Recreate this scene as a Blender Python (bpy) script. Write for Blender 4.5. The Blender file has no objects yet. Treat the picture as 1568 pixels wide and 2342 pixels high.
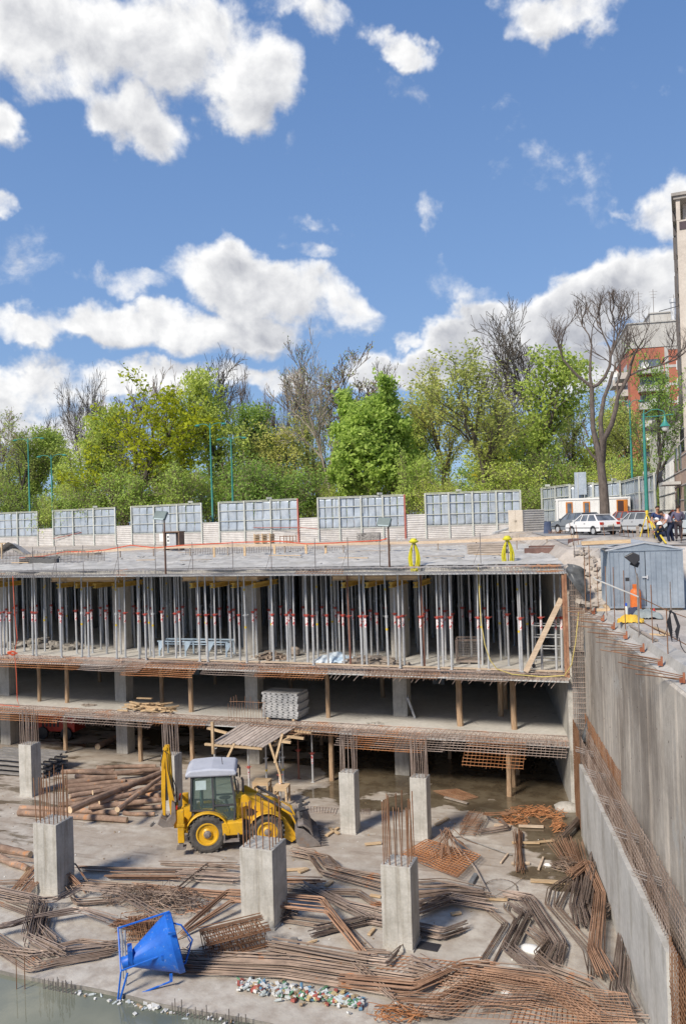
import bpy, math, random
from mathutils import Vector, Matrix, noise as mnoise
PI = math.pi
rad = math.radians
sc = bpy.context.scene
# ---------------------------------------------------------------- camera
HC = 12.5                      # eye height above the pit floor
YAW, PITCH, ROLL, FPX = rad(19.8), math.atan(19/1900), -math.atan(.031), 1900.0
RC = Matrix.Rotation(YAW, 3, 'Z') @ Matrix.Rotation(PI/2+PITCH, 3, 'X') @ Matrix.Rotation(ROLL, 3, 'Z')
cam_d = bpy.data.cameras.new("camera")
cam = bpy.data.objects.new("camera", cam_d)
sc.collection.objects.link(cam)
sc.camera = cam
cam.matrix_world = Matrix.Translation((0, 0, HC)) @ RC.to_4x4()
cam_d.sensor_fit = 'VERTICAL'; cam_d.sensor_height = 24
cam_d.lens = 24*FPX/2342
cam_d.clip_start = .1; cam_d.clip_end = 6000
# ---------------------------------------------------------------- light and sky
SUN_AZ, SUN_EL = rad(248), rad(40)
S = Vector((math.cos(SUN_AZ)*math.cos(SUN_EL), math.sin(SUN_AZ)*math.cos(SUN_EL), math.sin(SUN_EL)))
sl = bpy.data.lights.new("sun", 'SUN'); sl.energy = 3.1; sl.angle = rad(12); sl.color = (1, .91, .78)
so = bpy.data.objects.new("sun", sl); sc.collection.objects.link(so)
so.rotation_euler = S.to_track_quat('Z', 'Y').to_euler(); so.location = (0, 0, 60)
vs = sc.view_settings
vs.view_transform = 'Standard'; vs.look = 'None'; vs.exposure = 0.76; vs.gamma = 1
try: vs.use_curve_mapping = False
except Exception: pass
sc.cycles.max_bounces = 8; sc.cycles.diffuse_bounces = 4; sc.cycles.transparent_max_bounces = 8
world = bpy.data.worlds.new("World"); sc.world = world; world.use_nodes = True

def ndir(px, py):
    return (RC @ Vector(((px-784)/FPX, -(py-1171)/FPX, -1))).normalized()
def ray(px, py):
    return RC @ Vector(((px-784)/FPX, -(py-1171)/FPX, -1))
def az(px, py, z=0.0):
    d = ray(px, py); t = (z-HC)/d.z; return Vector((0, 0, HC)) + d*t
def ad(px, py, D):
    return Vector((0, 0, HC)) + ray(px, py)*D
def onY(px, py, Y):
    d = ray(px, py); return Vector((0, 0, HC)) + d*(Y/d.y)
def gp(px, D, z):
    """point seen at column px, depth D, height z"""
    y = 1190-.031*(px-784)
    p = ad(px, y, D); p.z = z; return p

def build_world():
    nt = world.node_tree; N = nt.nodes; L = nt.links
    for n in list(N): N.remove(n)
    out = N.new('ShaderNodeOutputWorld'); bg = N.new('ShaderNodeBackground')
    L.new(bg.outputs[0], out.inputs[0]); bg.inputs[1].default_value = 0.105
    sky = N.new('ShaderNodeTexSky'); sky.sky_type = 'NISHITA'; sky.sun_disc = False
    sky.sun_elevation = SUN_EL; sky.sun_rotation = math.atan2(S.x, S.y); sky.altitude = 500
    sky.air_density = 1.0; sky.dust_density = .35; sky.ozone_density = 2.2
    tc = N.new('ShaderNodeTexCoord')
    fw = -(RC.col[2]); rt = RC.col[0]; up = RC.col[1]
    def dot(v):
        n = N.new('ShaderNodeVectorMath'); n.operation = 'DOT_PRODUCT'; L.new(tc.outputs['Generated'], n.inputs[0]); n.inputs[1].default_value = v; return n.outputs['Value']
    def ma(op, a, b=None, c=None):
        n = N.new('ShaderNodeMath'); n.operation = op
        for i, q in enumerate((a, b, c)):
            if q is None: continue
            if isinstance(q, (int, float)): n.inputs[i].default_value = q
            else: L.new(q, n.inputs[i])
        return n.outputs[0]
    den = ma('ADD', dot(fw), 1.02)
    U = ma('DIVIDE', ma('MULTIPLY', dot(rt), 2), den); V = ma('DIVIDE', ma('MULTIPLY', dot(up), 2), den)
    cx = N.new('ShaderNodeCombineXYZ'); L.new(U, cx.inputs[0]); L.new(V, cx.inputs[1])
    P = cx.outputs[0]
    def uv(px, py):
        d = ndir(px, py); return 2*d.dot(rt)/(d.dot(fw)+1.02), 2*d.dot(up)/(d.dot(fw)+1.02)
    def noise(vec, scale, detail, rough, dist=0.0, off=(0, 0, 0)):
        m = N.new('ShaderNodeMapping'); m.inputs['Location'].default_value = off; L.new(vec, m.inputs[0])
        n = N.new('ShaderNodeTexNoise'); n.inputs['Scale'].default_value = scale; n.inputs['Detail'].default_value = detail
        n.inputs['Roughness'].default_value = rough; n.inputs['Distortion'].default_value = dist
        L.new(m.outputs[0], n.inputs['Vector']); return n
    # warp the coordinates a little so that the ellipses do not show
    w = noise(P, 9, 5, .6)
    sb = N.new('ShaderNodeVectorMath'); sb.operation = 'SUBTRACT'; L.new(w.outputs['Color'], sb.inputs[0]); sb.inputs[1].default_value = (.5, .5, .5)
    scl = N.new('ShaderNodeVectorMath'); scl.operation = 'SCALE'; L.new(sb.outputs[0], scl.inputs[0]); scl.inputs['Scale'].default_value = .11
    ad_ = N.new('ShaderNodeVectorMath'); ad_.operation = 'ADD'; L.new(P, ad_.inputs[0]); L.new(scl.outputs[0], ad_.inputs[1])
    PW = ad_.outputs[0]
    # clouds: centre px, py, radius px, py, rotation (deg, ccw), strength
    E = [(120, 90, 330, 190, 0, 1.1), (420, 90, 250, 190, 0, 1), (570, 190, 170, 150, 15, 1.1), (330, 270, 180, 120, -10, 1), (-40, 270, 130, 90, 0, .95), (620, 20, 90, 60, 0, .5),
         (750, 45, 95, 75, -25, .62), (925, 95, 105, 68, -20, .92), (1290, 10, 210, 90, 0, .95), (1180, 50, 70, 70, 0, .5), (-30, 485, 80, 55, 0, .8),
         (590, 655, 280, 112, -13, 1.1), (370, 748, 380, 92, -4, 1.2), (300, 630, 150, 52, -10, .7), (60, 735, 220, 60, -3, .9), (740, 690, 170, 75, -25, .8), (540, 765, 180, 62, 0, 1.0), (715, 565, 90, 42, -15, .42),
         (975, 480, 62, 48, 30, .55), (720, 475, 70, 34, 0, .4), (915, 770, 52, 28, 0, .75), (1120, 645, 80, 40, 20, .42),
         (40, 880, 250, 105, -8, 1.1), (100, 980, 260, 60, 0, 1.0), (270, 890, 150, 60, 0, 1.0), (430, 870, 200, 50, 0, .95), (600, 880, 160, 45, 0, .9), (920, 850, 150, 70, -5, 1.1),
         (1080, 760, 170, 100, 25, 1.2), (1300, 720, 280, 120, 12, 1.25), (1500, 680, 200, 150, 0, 1.2), (1250, 850, 330, 90, 0, 1.0), (1540, 480, 130, 115, 20, .95), (1425, 480, 50, 26, 0, .4),
         (2300, 500, 420, 300, 0, 1), (-900, 300, 500, 300, 0, 1), (700, -900, 700, 300, 10, 1), (2200, -700, 500, 260, 0, 1), (-700, -800, 400, 300, 0, 1), (784, -4200, 2600, 1500, 0, 1.3), (-5200, 300, 2600, 1500, 0, 1.3), (6800, 300, 2600, 1500, 0, 1.2)]  # unseen clouds out of frame; the huge last ones added to lift fill light
    def chain(PV, EE):
        acc = None
        for (x, y, rx, ry, rot, st) in EE:
            u, v = uv(x, y); u2, v2 = uv(x+rx, y); u3, v3 = uv(x, y-ry)
            m = N.new('ShaderNodeMapping'); m.vector_type = 'TEXTURE'
            m.inputs['Location'].default_value = (u, v, 0)
            m.inputs['Rotation'].default_value = (0, 0, rad(rot))
            m.inputs['Scale'].default_value = (math.hypot(u2-u, v2-v)*1.04, math.hypot(u3-u, v3-v)*1.02, 1)
            L.new(PV, m.inputs[0])
            g = N.new('ShaderNodeTexGradient'); g.gradient_type = 'SPHERICAL'; L.new(m.outputs[0], g.inputs[0])
            o = ma('MULTIPLY', ma('SMOOTH_MIN', ma('MULTIPLY', g.outputs['Fac'], 1.9), 1.0, .35), st)
            acc = o if acc is None else ma('SMOOTH_MAX', acc, o, .12)
        return acc
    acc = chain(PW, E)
    up_ = N.new('ShaderNodeVectorMath'); up_.operation = 'ADD'; L.new(PW, up_.inputs[0]); up_.inputs[1].default_value = (-.008, .034, 0)
    accu = chain(up_.outputs[0], E[:34])      # what lies above: flat bases are greyer than tops
    n1 = noise(P, 12, 10, .58, .15)
    n2 = noise(P, 12, 10, .58, .15, off=(-.010, .014, 0))       # the same field stepped towards the light
    big = noise(P, 5.5, 4, .5, .1, off=(3, 1, 0))
    d0 = ma('ADD', acc, ma('MULTIPLY', ma('SUBTRACT', n1.outputs['Fac'], .5), 2.6))
    d0 = ma('ADD', d0, ma('MULTIPLY', ma('SUBTRACT', big.outputs['Fac'], .5), .5))
    def mr(v, a, b, c=0., d=1., smooth=True):
        n = N.new('ShaderNodeMapRange'); n.interpolation_type = 'SMOOTHSTEP' if smooth else 'LINEAR'
        L.new(v, n.inputs['Value']); n.inputs['From Min'].default_value = a; n.inputs['From Max'].default_value = b
        n.inputs['To Min'].default_value = c; n.inputs['To Max'].default_value = d; return n.outputs[0]
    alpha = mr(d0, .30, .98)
    relief = ma('SUBTRACT', n1.outputs['Fac'], n2.outputs['Fac'])
    # thick cores seen from below are greyer, rims brighter
    core = mr(d0, .6, 1.5)
    base_ = mr(ma('SUBTRACT', accu, acc), -.12, .38)
    shade = ma('ADD', ma('MULTIPLY', core, ma('ADD', ma('MULTIPLY', mr(big.outputs['Fac'], .34, .62), .70), .22)), ma('ADD', ma('MULTIPLY', base_, .50), ma('MULTIPLY', relief, -3.2)))
    shade = ma('MAXIMUM', ma('MINIMUM', shade, 1), 0)
    cm = N.new('ShaderNodeMix'); cm.data_type = 'RGBA'
    L.new(shade, cm.inputs[0]); cm.inputs[6].default_value = (5.7, 5.7, 5.7, 1); cm.inputs[7].default_value = (2.7, 2.8, 3.1, 1)
    el = N.new('ShaderNodeSeparateXYZ'); L.new(tc.outputs['Generated'], el.inputs[0])
    gr = N.new('ShaderNodeValToRGB'); L.new(mr(el.outputs[2], 0, 1, 0, 1, False), gr.inputs[0])
    ce = gr.color_ramp.elements; ce[0].position = 0; ce[0].color = (.155, .25, .40, 1); ce[1].position = .62; ce[1].color = (.056, .122, .28, 1)
    e2 = ce.new(.27); e2.color = (.108, .192, .36, 1)
    gs = N.new('ShaderNodeVectorMath'); gs.operation = 'SCALE'; L.new(gr.outputs[0], gs.inputs[0]); gs.inputs['Scale'].default_value = 10
    tint = N.new('ShaderNodeMix'); tint.data_type = 'RGBA'; tint.inputs[0].default_value = .85
    L.new(sky.outputs[0], tint.inputs[6]); L.new(gs.outputs[0], tint.inputs[7])
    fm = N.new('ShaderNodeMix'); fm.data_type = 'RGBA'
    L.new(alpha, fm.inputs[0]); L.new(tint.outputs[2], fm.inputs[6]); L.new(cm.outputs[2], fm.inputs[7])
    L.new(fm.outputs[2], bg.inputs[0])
build_world()

# ---------------------------------------------------------------- helpers
COL = sc.collection
def tag(o, label=None, cat=None, group=None, kind=None):
    if label: o['label'] = label
    if cat: o['category'] = cat
    if group: o['group'] = group
    if kind: o['kind'] = kind
    return o
def thing(name, label, cat, loc=(0, 0, 0), rz=0.0, group=None):
    o = bpy.data.objects.new(name, None); COL.objects.link(o); o.empty_display_size = .3
    o.location = loc; o.rotation_euler = (0, 0, rz)
    return tag(o, label, cat, group)
def kids(o): return [c for c in COL.objects if c.parent == o]
def copy_tree(o, parent=None, ch=None):
    c = o.copy(); COL.objects.link(c); c.parent = parent
    for k in (ch if ch is not None else kids(o)): copy_tree(k, c)
    return c
class MB:
    def __init__(s): s.v = []; s.f = []
    def add(s, vs, fs):
        b = len(s.v); s.v.extend([tuple(q) for q in vs]); s.f.extend([tuple(i+b for i in q) for q in fs]); return s
    def box(s, c, d, rz=0.0, M=None):
        x, y, z = d[0]/2, d[1]/2, d[2]/2
        vs = [Vector((a*x, b*y, e*z)) for a, b, e in ((-1,-1,-1),(1,-1,-1),(1,1,-1),(-1,1,-1),(-1,-1,1),(1,-1,1),(1,1,1),(-1,1,1))]
        if M is None: M = Matrix.Rotation(rz, 3, 'Z')
        c = Vector(c); vs = [M @ v + c for v in vs]
        return s.add(vs, [(0,3,2,1),(4,5,6,7),(0,1,5,4),(1,2,6,5),(2,3,7,6),(3,0,4,7)])
    def bbox(s, a, b):
        return s.box([(a[i]+b[i])/2 for i in range(3)], [abs(b[i]-a[i]) for i in range(3)])
    def bar(s, p, q, w, h, up=(0, 0, 1)):
        p = Vector(p); q = Vector(q); d = q-p; l = d.length
        if l < 1e-6: return s
        X = d/l; Z = Vector(up); Y = Z.cross(X)
        if Y.length < 1e-3: Z = Vector((0, 1, 0)); Y = Z.cross(X)
        Y.normalize(); Z = X.cross(Y)
        M = Matrix((X, Y, Z)).transposed()
        return s.box((p+q)/2, (l, w, h), M=M)
    def tube(s, pts, r, n=6, cap=True):
        pts = [Vector(p) for p in pts]; m = len(pts)
        rs = r if isinstance(r, (list, tuple)) else [r]*m
        b = len(s.v); ref = None
        for i, p in enumerate(pts):
            t = (pts[min(i+1, m-1)]-pts[max(i-1, 0)])
            if t.length < 1e-9: t = Vector((0, 0, 1))
            t.normalize()
            if ref is None:
                ref = Vector((0, 0, 1)) if abs(t.z) < .9 else Vector((1, 0, 0))
            u = (ref - t*ref.dot(t))
            if u.length < 1e-4: u = t.orthogonal()
            u.normalize(); w = t.cross(u); ref = u
            for k in range(n):
                a = 2*PI*k/n
                s.v.append(tuple(p + (u*math.cos(a)+w*math.sin(a))*rs[i]))
        for i in range(m-1):
            for k in range(n):
                a = b+i*n+k; c = b+i*n+(k+1) % n
                s.f.append((a, c, c+n, a+n))
        if cap:
            s.f.append(tuple(b+k for k in reversed(range(n)))); s.f.append(tuple(b+(m-1)*n+k for k in range(n)))
        return s
    def cyl(s, p, q, r, n=12): return s.tube([p, q], r, n)
    def prism(s, prof, a, b, axis='y'):
        """closed 2d profile extruded: axis y -> profile in (x,z)"""
        n = len(prof); vs = []
        for t in (a, b):
            for (u, w) in prof:
                vs.append((u, t, w) if axis == 'y' else ((t, u, w) if axis == 'x' else (u, w, t)))
        fs = [tuple(range(n)), tuple(reversed(range(n, 2*n)))]
        for i in range(n): j = (i+1) % n; fs.append((i, i+n, j+n, j))
        return s.add(vs, fs)
    def lathe(s, c, prof, n=16, axis='z', cap=True):
        b = len(s.v); c = Vector(c)
        for (r, h) in prof:
            for k in range(n):
                a = 2*PI*k/n; x, y = r*math.cos(a), r*math.sin(a)
                s.v.append(tuple(c + (Vector((x, y, h)) if axis == 'z' else (Vector((x, h, y)) if axis == 'y' else Vector((h, x, y))))))
        m = len(prof)
        for i in range(m-1):
            for k in range(n):
                a = b+i*n+k; e = b+i*n+(k+1) % n; s.f.append((a, e, e+n, a+n))
        if cap: s.f.append(tuple(b+k for k in reversed(range(n)))); s.f.append(tuple(b+(m-1)*n+k for k in range(n)))
        return s
    def grid(s, fn, nu, nv):
        b = len(s.v)
        for j in range(nv+1):
            for i in range(nu+1): s.v.append(tuple(fn(i/nu, j/nv)))
        for j in range(nv):
            for i in range(nu):
                a = b+j*(nu+1)+i; s.f.append((a, a+1, a+nu+2, a+nu+1))
        return s
    def build(s, name, mat, parent=None, world=False, smooth=False, bevel=0.0, kind=None):
        me = bpy.data.meshes.new(name)
        off = Vector((0, 0, 0)); o = bpy.data.objects.new(name, me); COL.objects.link(o)
        if parent is not None:
            o.parent = parent
            if world:
                p = parent
                while p is not None: off += p.location; p = p.parent
        elif s.v:
            xs = [q[0] for q in s.v]; ys = [q[1] for q in s.v]; zs = [q[2] for q in s.v]
            off = Vector(((min(xs)+max(xs))/2, (min(ys)+max(ys))/2, min(zs))); o.location = off
        me.from_pydata([(q[0]-off.x, q[1]-off.y, q[2]-off.z) for q in s.v], [], s.f)
        me.materials.append(mat)
        if smooth:
            me.polygons.foreach_set('use_smooth', [True]*len(me.polygons))
            try: me.set_sharp_from_angle(angle=rad(40))
            except Exception: pass
        if bevel > 0:
            md = o.modifiers.new('edge', 'BEVEL'); md.width = bevel; md.segments = 2; md.limit_method = 'ANGLE'
        me.update()
        if kind: o['kind'] = kind
        return o
def struct(name, mb, mat, smooth=False): return tag(mb.build(name, mat, smooth=smooth), kind='structure')

MATS = {}
def mat(name, c1, rough=.85, metal=0., c2=None, var=.14, scale=1.5, bump=.15, bscale=25., rnd=.08, streak=None, streakcol=None, spots=None, spec=.4, stretch=(1, 1, 1), ramp=(.35, .65), stops=None):
    if name in MATS: return MATS[name]
    m = bpy.data.materials.new(name); m.use_nodes = True; nt = m.node_tree; N = nt.nodes; L = nt.links
    b = N['Principled BSDF']; b.inputs['Roughness'].default_value = rough; b.inputs['Metallic'].default_value = metal
    b.inputs['Specular IOR Level'].default_value = spec
    tc = N.new('ShaderNodeTexCoord'); src = tc.outputs['Object']
    mp = N.new('ShaderNodeMapping'); mp.inputs['Scale'].default_value = stretch; L.new(src, mp.inputs[0])
    def nz(vec, s, d=5, r=.6):
        n = N.new('ShaderNodeTexNoise'); n.inputs['Scale'].default_value = s; n.inputs['Detail'].default_value = d; n.inputs['Roughness'].default_value = r
        L.new(vec, n.inputs['Vector']); return n.outputs['Fac']
    def rp(fac, a, b2, ca, cb):
        r = N.new('ShaderNodeValToRGB'); r.color_ramp.elements[0].position = a; r.color_ramp.elements[1].position = b2
        r.color_ramp.elements[0].color = (*ca, 1); r.color_ramp.elements[1].color = (*cb, 1); L.new(fac, r.inputs[0]); return r.outputs[0]
    def mix(fac, a, b2, mode='MIX'):
        x = N.new('ShaderNodeMix'); x.data_type = 'RGBA'; x.blend_type = mode
        for idx, q in ((0, fac), (6, a), (7, b2)):
            if isinstance(q, (int, float)): x.inputs[idx].default_value = q
            elif isinstance(q, tuple): x.inputs[idx].default_value = (*q, 1)
            else: L.new(q, x.inputs[idx])
        return x.outputs[2]
    if c2 is None: lo = tuple(c*(1-var) for c in c1); hi = tuple(min(1, c*(1+var)) for c in c1)
    else: lo, hi = c1, c2
    col = rp(nz(mp.outputs[0], scale), ramp[0], ramp[1], lo, hi)
    fine = rp(nz(src, scale*9, 3), .3, .7, (1-var*.8,)*3, (1+var*.5,)*3)
    col = mix(1.0, col, fine, 'MULTIPLY')
    if streak:
        ms = N.new('ShaderNodeMapping'); ms.inputs['Scale'].default_value = streak; L.new(src, ms.inputs[0])
        f = nz(ms.outputs[0], 1., 6, .65)
        fr = rp(f, .5, .68, (0, 0, 0), (1, 1, 1))
        col = mix(fr, col, mix(1., col, streakcol or (.62, .6, .57), 'MULTIPLY'))
    if spots:
        f = nz(src, spots[0], 6, .7); fr = rp(f, spots[1], spots[1]+.06, (0, 0, 0), (1, 1, 1)); col = mix(fr, col, spots[2])
    if rnd:
        oi = N.new('ShaderNodeObjectInfo'); mr = N.new('ShaderNodeMapRange'); L.new(oi.outputs['Random'], mr.inputs[0])
        mr.inputs[3].default_value = 1-rnd; mr.inputs[4].default_value = 1+rnd
        hv = N.new('ShaderNodeHueSaturation'); L.new(mr.outputs[0], hv.inputs['Value']); L.new(col, hv.inputs['Color']); col = hv.outputs[0]
    L.new(col, b.inputs['Base Color'])
    if bump:
        bn = N.new('ShaderNodeBump'); bn.inputs['Strength'].default_value = min(1, bump); bn.inputs['Distance'].default_value = .03
        L.new(nz(src, bscale, 4), bn.inputs['Height']); L.new(bn.outputs[0], b.inputs['Normal'])
    MATS[name] = m; return m
ORD = ['first', 'second', 'third', 'fourth', 'fifth', 'sixth', 'seventh', 'eighth', 'ninth', 'tenth', 'eleventh', 'twelfth', 'thirteenth', 'fourteenth', 'fifteenth', 'sixteenth', 'seventeenth', 'eighteenth', 'nineteenth']
def ordn(i):
    if i < 19: return ORD[i]
    t = ['twent', 'thirt', 'fort', 'fift', 'sixt', 'sevent', 'eight', 'ninet'][(i+1)//10-2]
    return t+'ieth' if (i+1) % 10 == 0 else t+'y-'+ORD[(i+1) % 10-1]
random.seed(7)
# ================================================================ the setting
def xw(Y, off=0.0): return -3.12+off+(35.8-Y)*.2      # the inner face of the right-hand side wall line
def sst(a, b, x):
    t = max(0, min(1, (x-a)/(b-a))); return t*t*(3-2*t)
def nz(x, y, z=0, s=1.0): return mnoise.noise(Vector((x*s, y*s, z*s)))

C_BEIGE = mat('concrete_old', (.36, .34, .305), c2=(.48, .455, .415), scale=1.2, bump=.25, streak=(6, 6, .5), streakcol=(.74, .72, .69), rnd=.05)
C_GREY = mat('concrete_grey', (.36, .345, .31), c2=(.50, .48, .44), scale=1.6, bump=.3, streak=(7, 7, .35), streakcol=(.70, .67, .62), spots=(14, .67, (.15, .14, .125)), rnd=.09)
C_DARK = mat('concrete_inner', (.34, .325, .30), c2=(.42, .40, .37), scale=.8, bump=.2, rnd=0)
RUST = mat('rebar_rust', (.17, .075, .035), c2=(.30, .17, .10), rough=.8, scale=1.2, var=.25, bump=0, rnd=.18)
RUSTO = mat('rebar_orange', (.30, .12, .045), c2=(.45, .21, .095), rough=.85, scale=1.0, var=.25, bump=0, rnd=.12)
STEELB = mat('rebar_grey', (.17, .15, .14), c2=(.29, .255, .235), rough=.6, metal=.2, scale=.9, var=.3, bump=0, rnd=.15)
MIXB = mat('rebar_mixed', (.21, .15, .12), c2=(.36, .29, .25), rough=.7, metal=.1, scale=.7, var=.3, bump=0, rnd=.16)
WOODN = mat('timber_new', (.44, .30, .17), c2=(.58, .44, .28), rough=.8, scale=3, stretch=(1, 8, 8), var=.12, bump=.15, rnd=.15)
WOODG = mat('timber_grey', (.24, .20, .165), c2=(.40, .34, .29), rough=.85, scale=2, stretch=(1, 9, 9), var=.15, bump=.2, rnd=.15)
GALV = mat('galvanised', (.43, .44, .45), c2=(.57, .58, .59), rough=.45, metal=.3, scale=3, var=.1, bump=.05, rnd=.14)
BLACKM = mat('black_plastic', (.03, .03, .035), rough=.45, bump=0)

def floor_mat():
    m = bpy.data.materials.new('pit_floor'); m.use_nodes = True; nt = m.node_tree; N = nt.nodes; L = nt.links; b = N['Principled BSDF']
    tc = N.new('ShaderNodeTexCoord'); g = N.new('ShaderNodeNewGeometry'); P = g.outputs['Position']
    sep = N.new('ShaderNodeSeparateXYZ'); L.new(P, sep.inputs[0])
    def nzn(s, d=7, r=.6, st=(1, 1, 1), off=(0, 0, 0)):
        mp = N.new('ShaderNodeMapping'); mp.inputs['Scale'].default_value = st; mp.inputs['Location'].default_value = off; L.new(P, mp.inputs[0])
        n = N.new('ShaderNodeTexNoise'); n.inputs['Scale'].default_value = s; n.inputs['Detail'].default_value = d; n.inputs['Roughness'].default_value = r; L.new(mp.outputs[0], n.inputs['Vector']); return n.outputs['Fac']
    def ma(op, a, c):
        n = N.new('ShaderNodeMath'); n.operation = op
        for i, q in enumerate((a, c)):
            if isinstance(q, (int, float)): n.inputs[i].default_value = q
            else: L.new(q, n.inputs[i])
        return n.outputs[0]
    def mr(v, a, c, lo=0., hi=1.):
        n = N.new('ShaderNodeMapRange'); n.interpolation_type = 'SMOOTHSTEP'; L.new(v, n.inputs[0]); n.inputs[1].default_value = a; n.inputs[2].default_value = c; n.inputs[3].default_value = lo; n.inputs[4].default_value = hi; return n.outputs[0]
    def mix(f, a, c, mode='MIX'):
        x = N.new('ShaderNodeMix'); x.data_type = 'RGBA'; x.blend_type = mode
        for i, q in ((0, f), (6, a), (7, c)):
            if isinstance(q, (int, float)): x.inputs[i].default_value = q
            elif isinstance(q, tuple): x.inputs[i].default_value = (*q, 1)
            else: L.new(q, x.inputs[i])
        return x.outputs[2]
    col = mix(mr(nzn(.35), .38, .62), (.42, .385, .335), (.50, .465, .41))
    col = mix(mr(nzn(2.2, 8), .35, .72), col, (.33, .285, .24))
    col = mix(ma('MULTIPLY', mr(nzn(9, 5, .7), .55, .75), .45), col, (.22, .19, .16))
    # dried mud tracked over the yard in front of the building
    Y = sep.outputs[1]; X = sep.outputs[0]
    mud = ma('MULTIPLY', mr(Y, 24.5, 29.5), mr(nzn(.5, 8, .62, (1, 1.8, 1)), .36, .60))
    col = mix(ma('MULTIPLY', mud, .75), col, (.31, .255, .205))
    trk = ma('MULTIPLY', mr(nzn(1.1, 6, .6, (.35, 2.4, 1), (4, 0, 0)), .56, .64), mr(Y, 24, 27))
    col = mix(ma('MULTIPLY', trk, .6), col, (.22, .18, .145))
    # wet ground under the slab edge, on the right, and a tongue reaching forward by the wall
    wY = mr(Y, 31.5, 35.5); wX = mr(X, -17.5, -13.5)
    w1 = ma('ADD', ma('MULTIPLY', wY, wX), ma('MULTIPLY', mr(Y, 26.5, 29), mr(X, -6.2, -3.6)))
    w1 = ma('ADD', w1, ma('MULTIPLY', mr(Y, 37, 41), .75))
    wn = nzn(.42, 7, .55, (1, 1.3, 1), (7, 2, 0))
    wet = mr(ma('ADD', ma('MULTIPLY', w1, .42), wn), .80, .86)
    p2 = ma('MULTIPLY', mr(nzn(.6, 6, .55, (.7, 2, 1), (1, 9, 0)), .53, .60), ma('MULTIPLY', mr(Y, 24, 26), mr(X, -20, -24)))
    wet = ma('MAXIMUM', wet, ma('MULTIPLY', p2, .8))
    wc = mix(mr(nzn(1.3), .4, .6), (.105, .08, .052), (.155, .125, .085))
    col = mix(wet, col, wc)
    L.new(col, b.inputs['Base Color'])
    L.new(mr(wet, 0, 1, .88, .12), b.inputs['Roughness'])
    bn = N.new('ShaderNodeBump'); bn.inputs['Distance'].default_value = .04; L.new(mr(wet, 0, 1, .45, .03), bn.inputs['Strength']); L.new(nzn(5, 6), bn.inputs['Height']); L.new(bn.outputs[0], b.inputs['Normal'])
    return m
# pit floor: the slab stops at the edge of the flooded part
PE = [Vector((-95+i*1.2, 18.9+.05*math.sin(i*1.7)+.03*math.sin(i*.6), 0)) for i in range(81)]
mb = MB(); pts = PE + [Vector((4, PE[-1].y, 0)), Vector((xw(66), 66, 0)), Vector((-95, 66, 0)), Vector((-95, PE[0].y, 0))]
mb.add(pts, [tuple(range(len(pts)))])
struct('pit_floor', mb, floor_mat())
mb = MB()
for a, b in zip(PE[:-1], PE[1:]):
    mb.add([a+Vector((0, 0, -.004)), b+Vector((0, 0, -.004)), b+Vector((0, 0, -1.4)), a+Vector((0, 0, -1.4))], [(0, 1, 2, 3)])
struct('floor_edge', mb, mat('edge_concrete', (.16, .15, .135), c2=(.30, .28, .25), scale=2, bump=.4, rnd=0))
def water_mat():
    m = bpy.data.materials.new('pit_water'); m.use_nodes = True; nt = m.node_tree; N = nt.nodes; L = nt.links; b = N['Principled BSDF']
    b.inputs['Base Color'].default_value = (.16, .19, .145, 1); b.inputs['Roughness'].default_value = .04; b.inputs['IOR'].default_value = 1.33; b.inputs['Specular IOR Level'].default_value = 1.0
    g = N.new('ShaderNodeNewGeometry'); n = N.new('ShaderNodeTexNoise'); n.inputs['Scale'].default_value = 1.6; n.inputs['Detail'].default_value = 3; L.new(g.outputs['Position'], n.inputs['Vector'])
    n2 = N.new('ShaderNodeTexNoise'); n2.inputs['Scale'].default_value = .4; n2.inputs['Detail'].default_value = 4; L.new(g.outputs['Position'], n2.inputs['Vector'])
    r = N.new('ShaderNodeValToRGB'); r.color_ramp.elements[0].position = .35; r.color_ramp.elements[1].position = .65; r.color_ramp.elements[0].color = (.12, .135, .105, 1); r.color_ramp.elements[1].color = (.20, .205, .155, 1); L.new(n2.outputs[0], r.inputs[0]); L.new(r.outputs[0], b.inputs['Base Color'])
    bn = N.new('ShaderNodeBump'); bn.inputs['Strength'].default_value = .05; bn.inputs['Distance'].default_value = .05; L.new(n.outputs[0], bn.inputs['Height']); L.new(bn.outputs[0], b.inputs['Normal'])
    return m
mb = MB(); mb.add([(-95, -40, -.11), (12, -40, -.11), (12, 18.99, -.11), (-95, 18.99, -.11)], [(0, 1, 2, 3)])
struct('water', mb, water_mat())
mb = MB(); mb.add([(-95, -40, -1.4), (12, -40, -1.4), (12, 34, -1.4), (-95, 34, -1.4)], [(0, 1, 2, 3)])
struct('pit_bottom', mb, C_DARK)

# street level ground beyond the pit, one sheet to the horizon
DIRT = mat('ground_dirt', (.36, .315, .27), c2=(.49, .44, .39), scale=.6, bump=.5, bscale=6, rnd=0, spots=(.9, .6, (.25, .22, .19)))
ASPH = mat('street_asphalt', (.23, .225, .22), c2=(.34, .33, .32), scale=.5, bump=.15, rnd=0)
def zg(x, y):
    z = 10.5+.6*sst(-17, -9, x)*(1-.5*sst(73, 80, y))
    if y < 72: z += .10*nz(x, y, 3, .7)+.05*nz(x, y, 9, 2.1)
    return z
xs = [-3000, -900, -300, -140, -100] + [-90+i*1.5 for i in range(74)] + [24, 30, 60, 140, 400, 1200, 3000]
ys = [65.45 + (0, .02, 1, 1.6, 2.3, 3, 4, 5, 6, 7.5, 9, 11, 13, 16, 19, 24, 30, 45, 80, 150, 400, 1200, 3900)[j] for j in range(23)]
mb = MB(); nx = len(xs)
for j, y in enumerate(ys):
    for x in xs: mb.v.append((x, y, 9.0 if j == 0 else (zg(x, y) if y < 120 and abs(x) < 150 else 10.5)))
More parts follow.
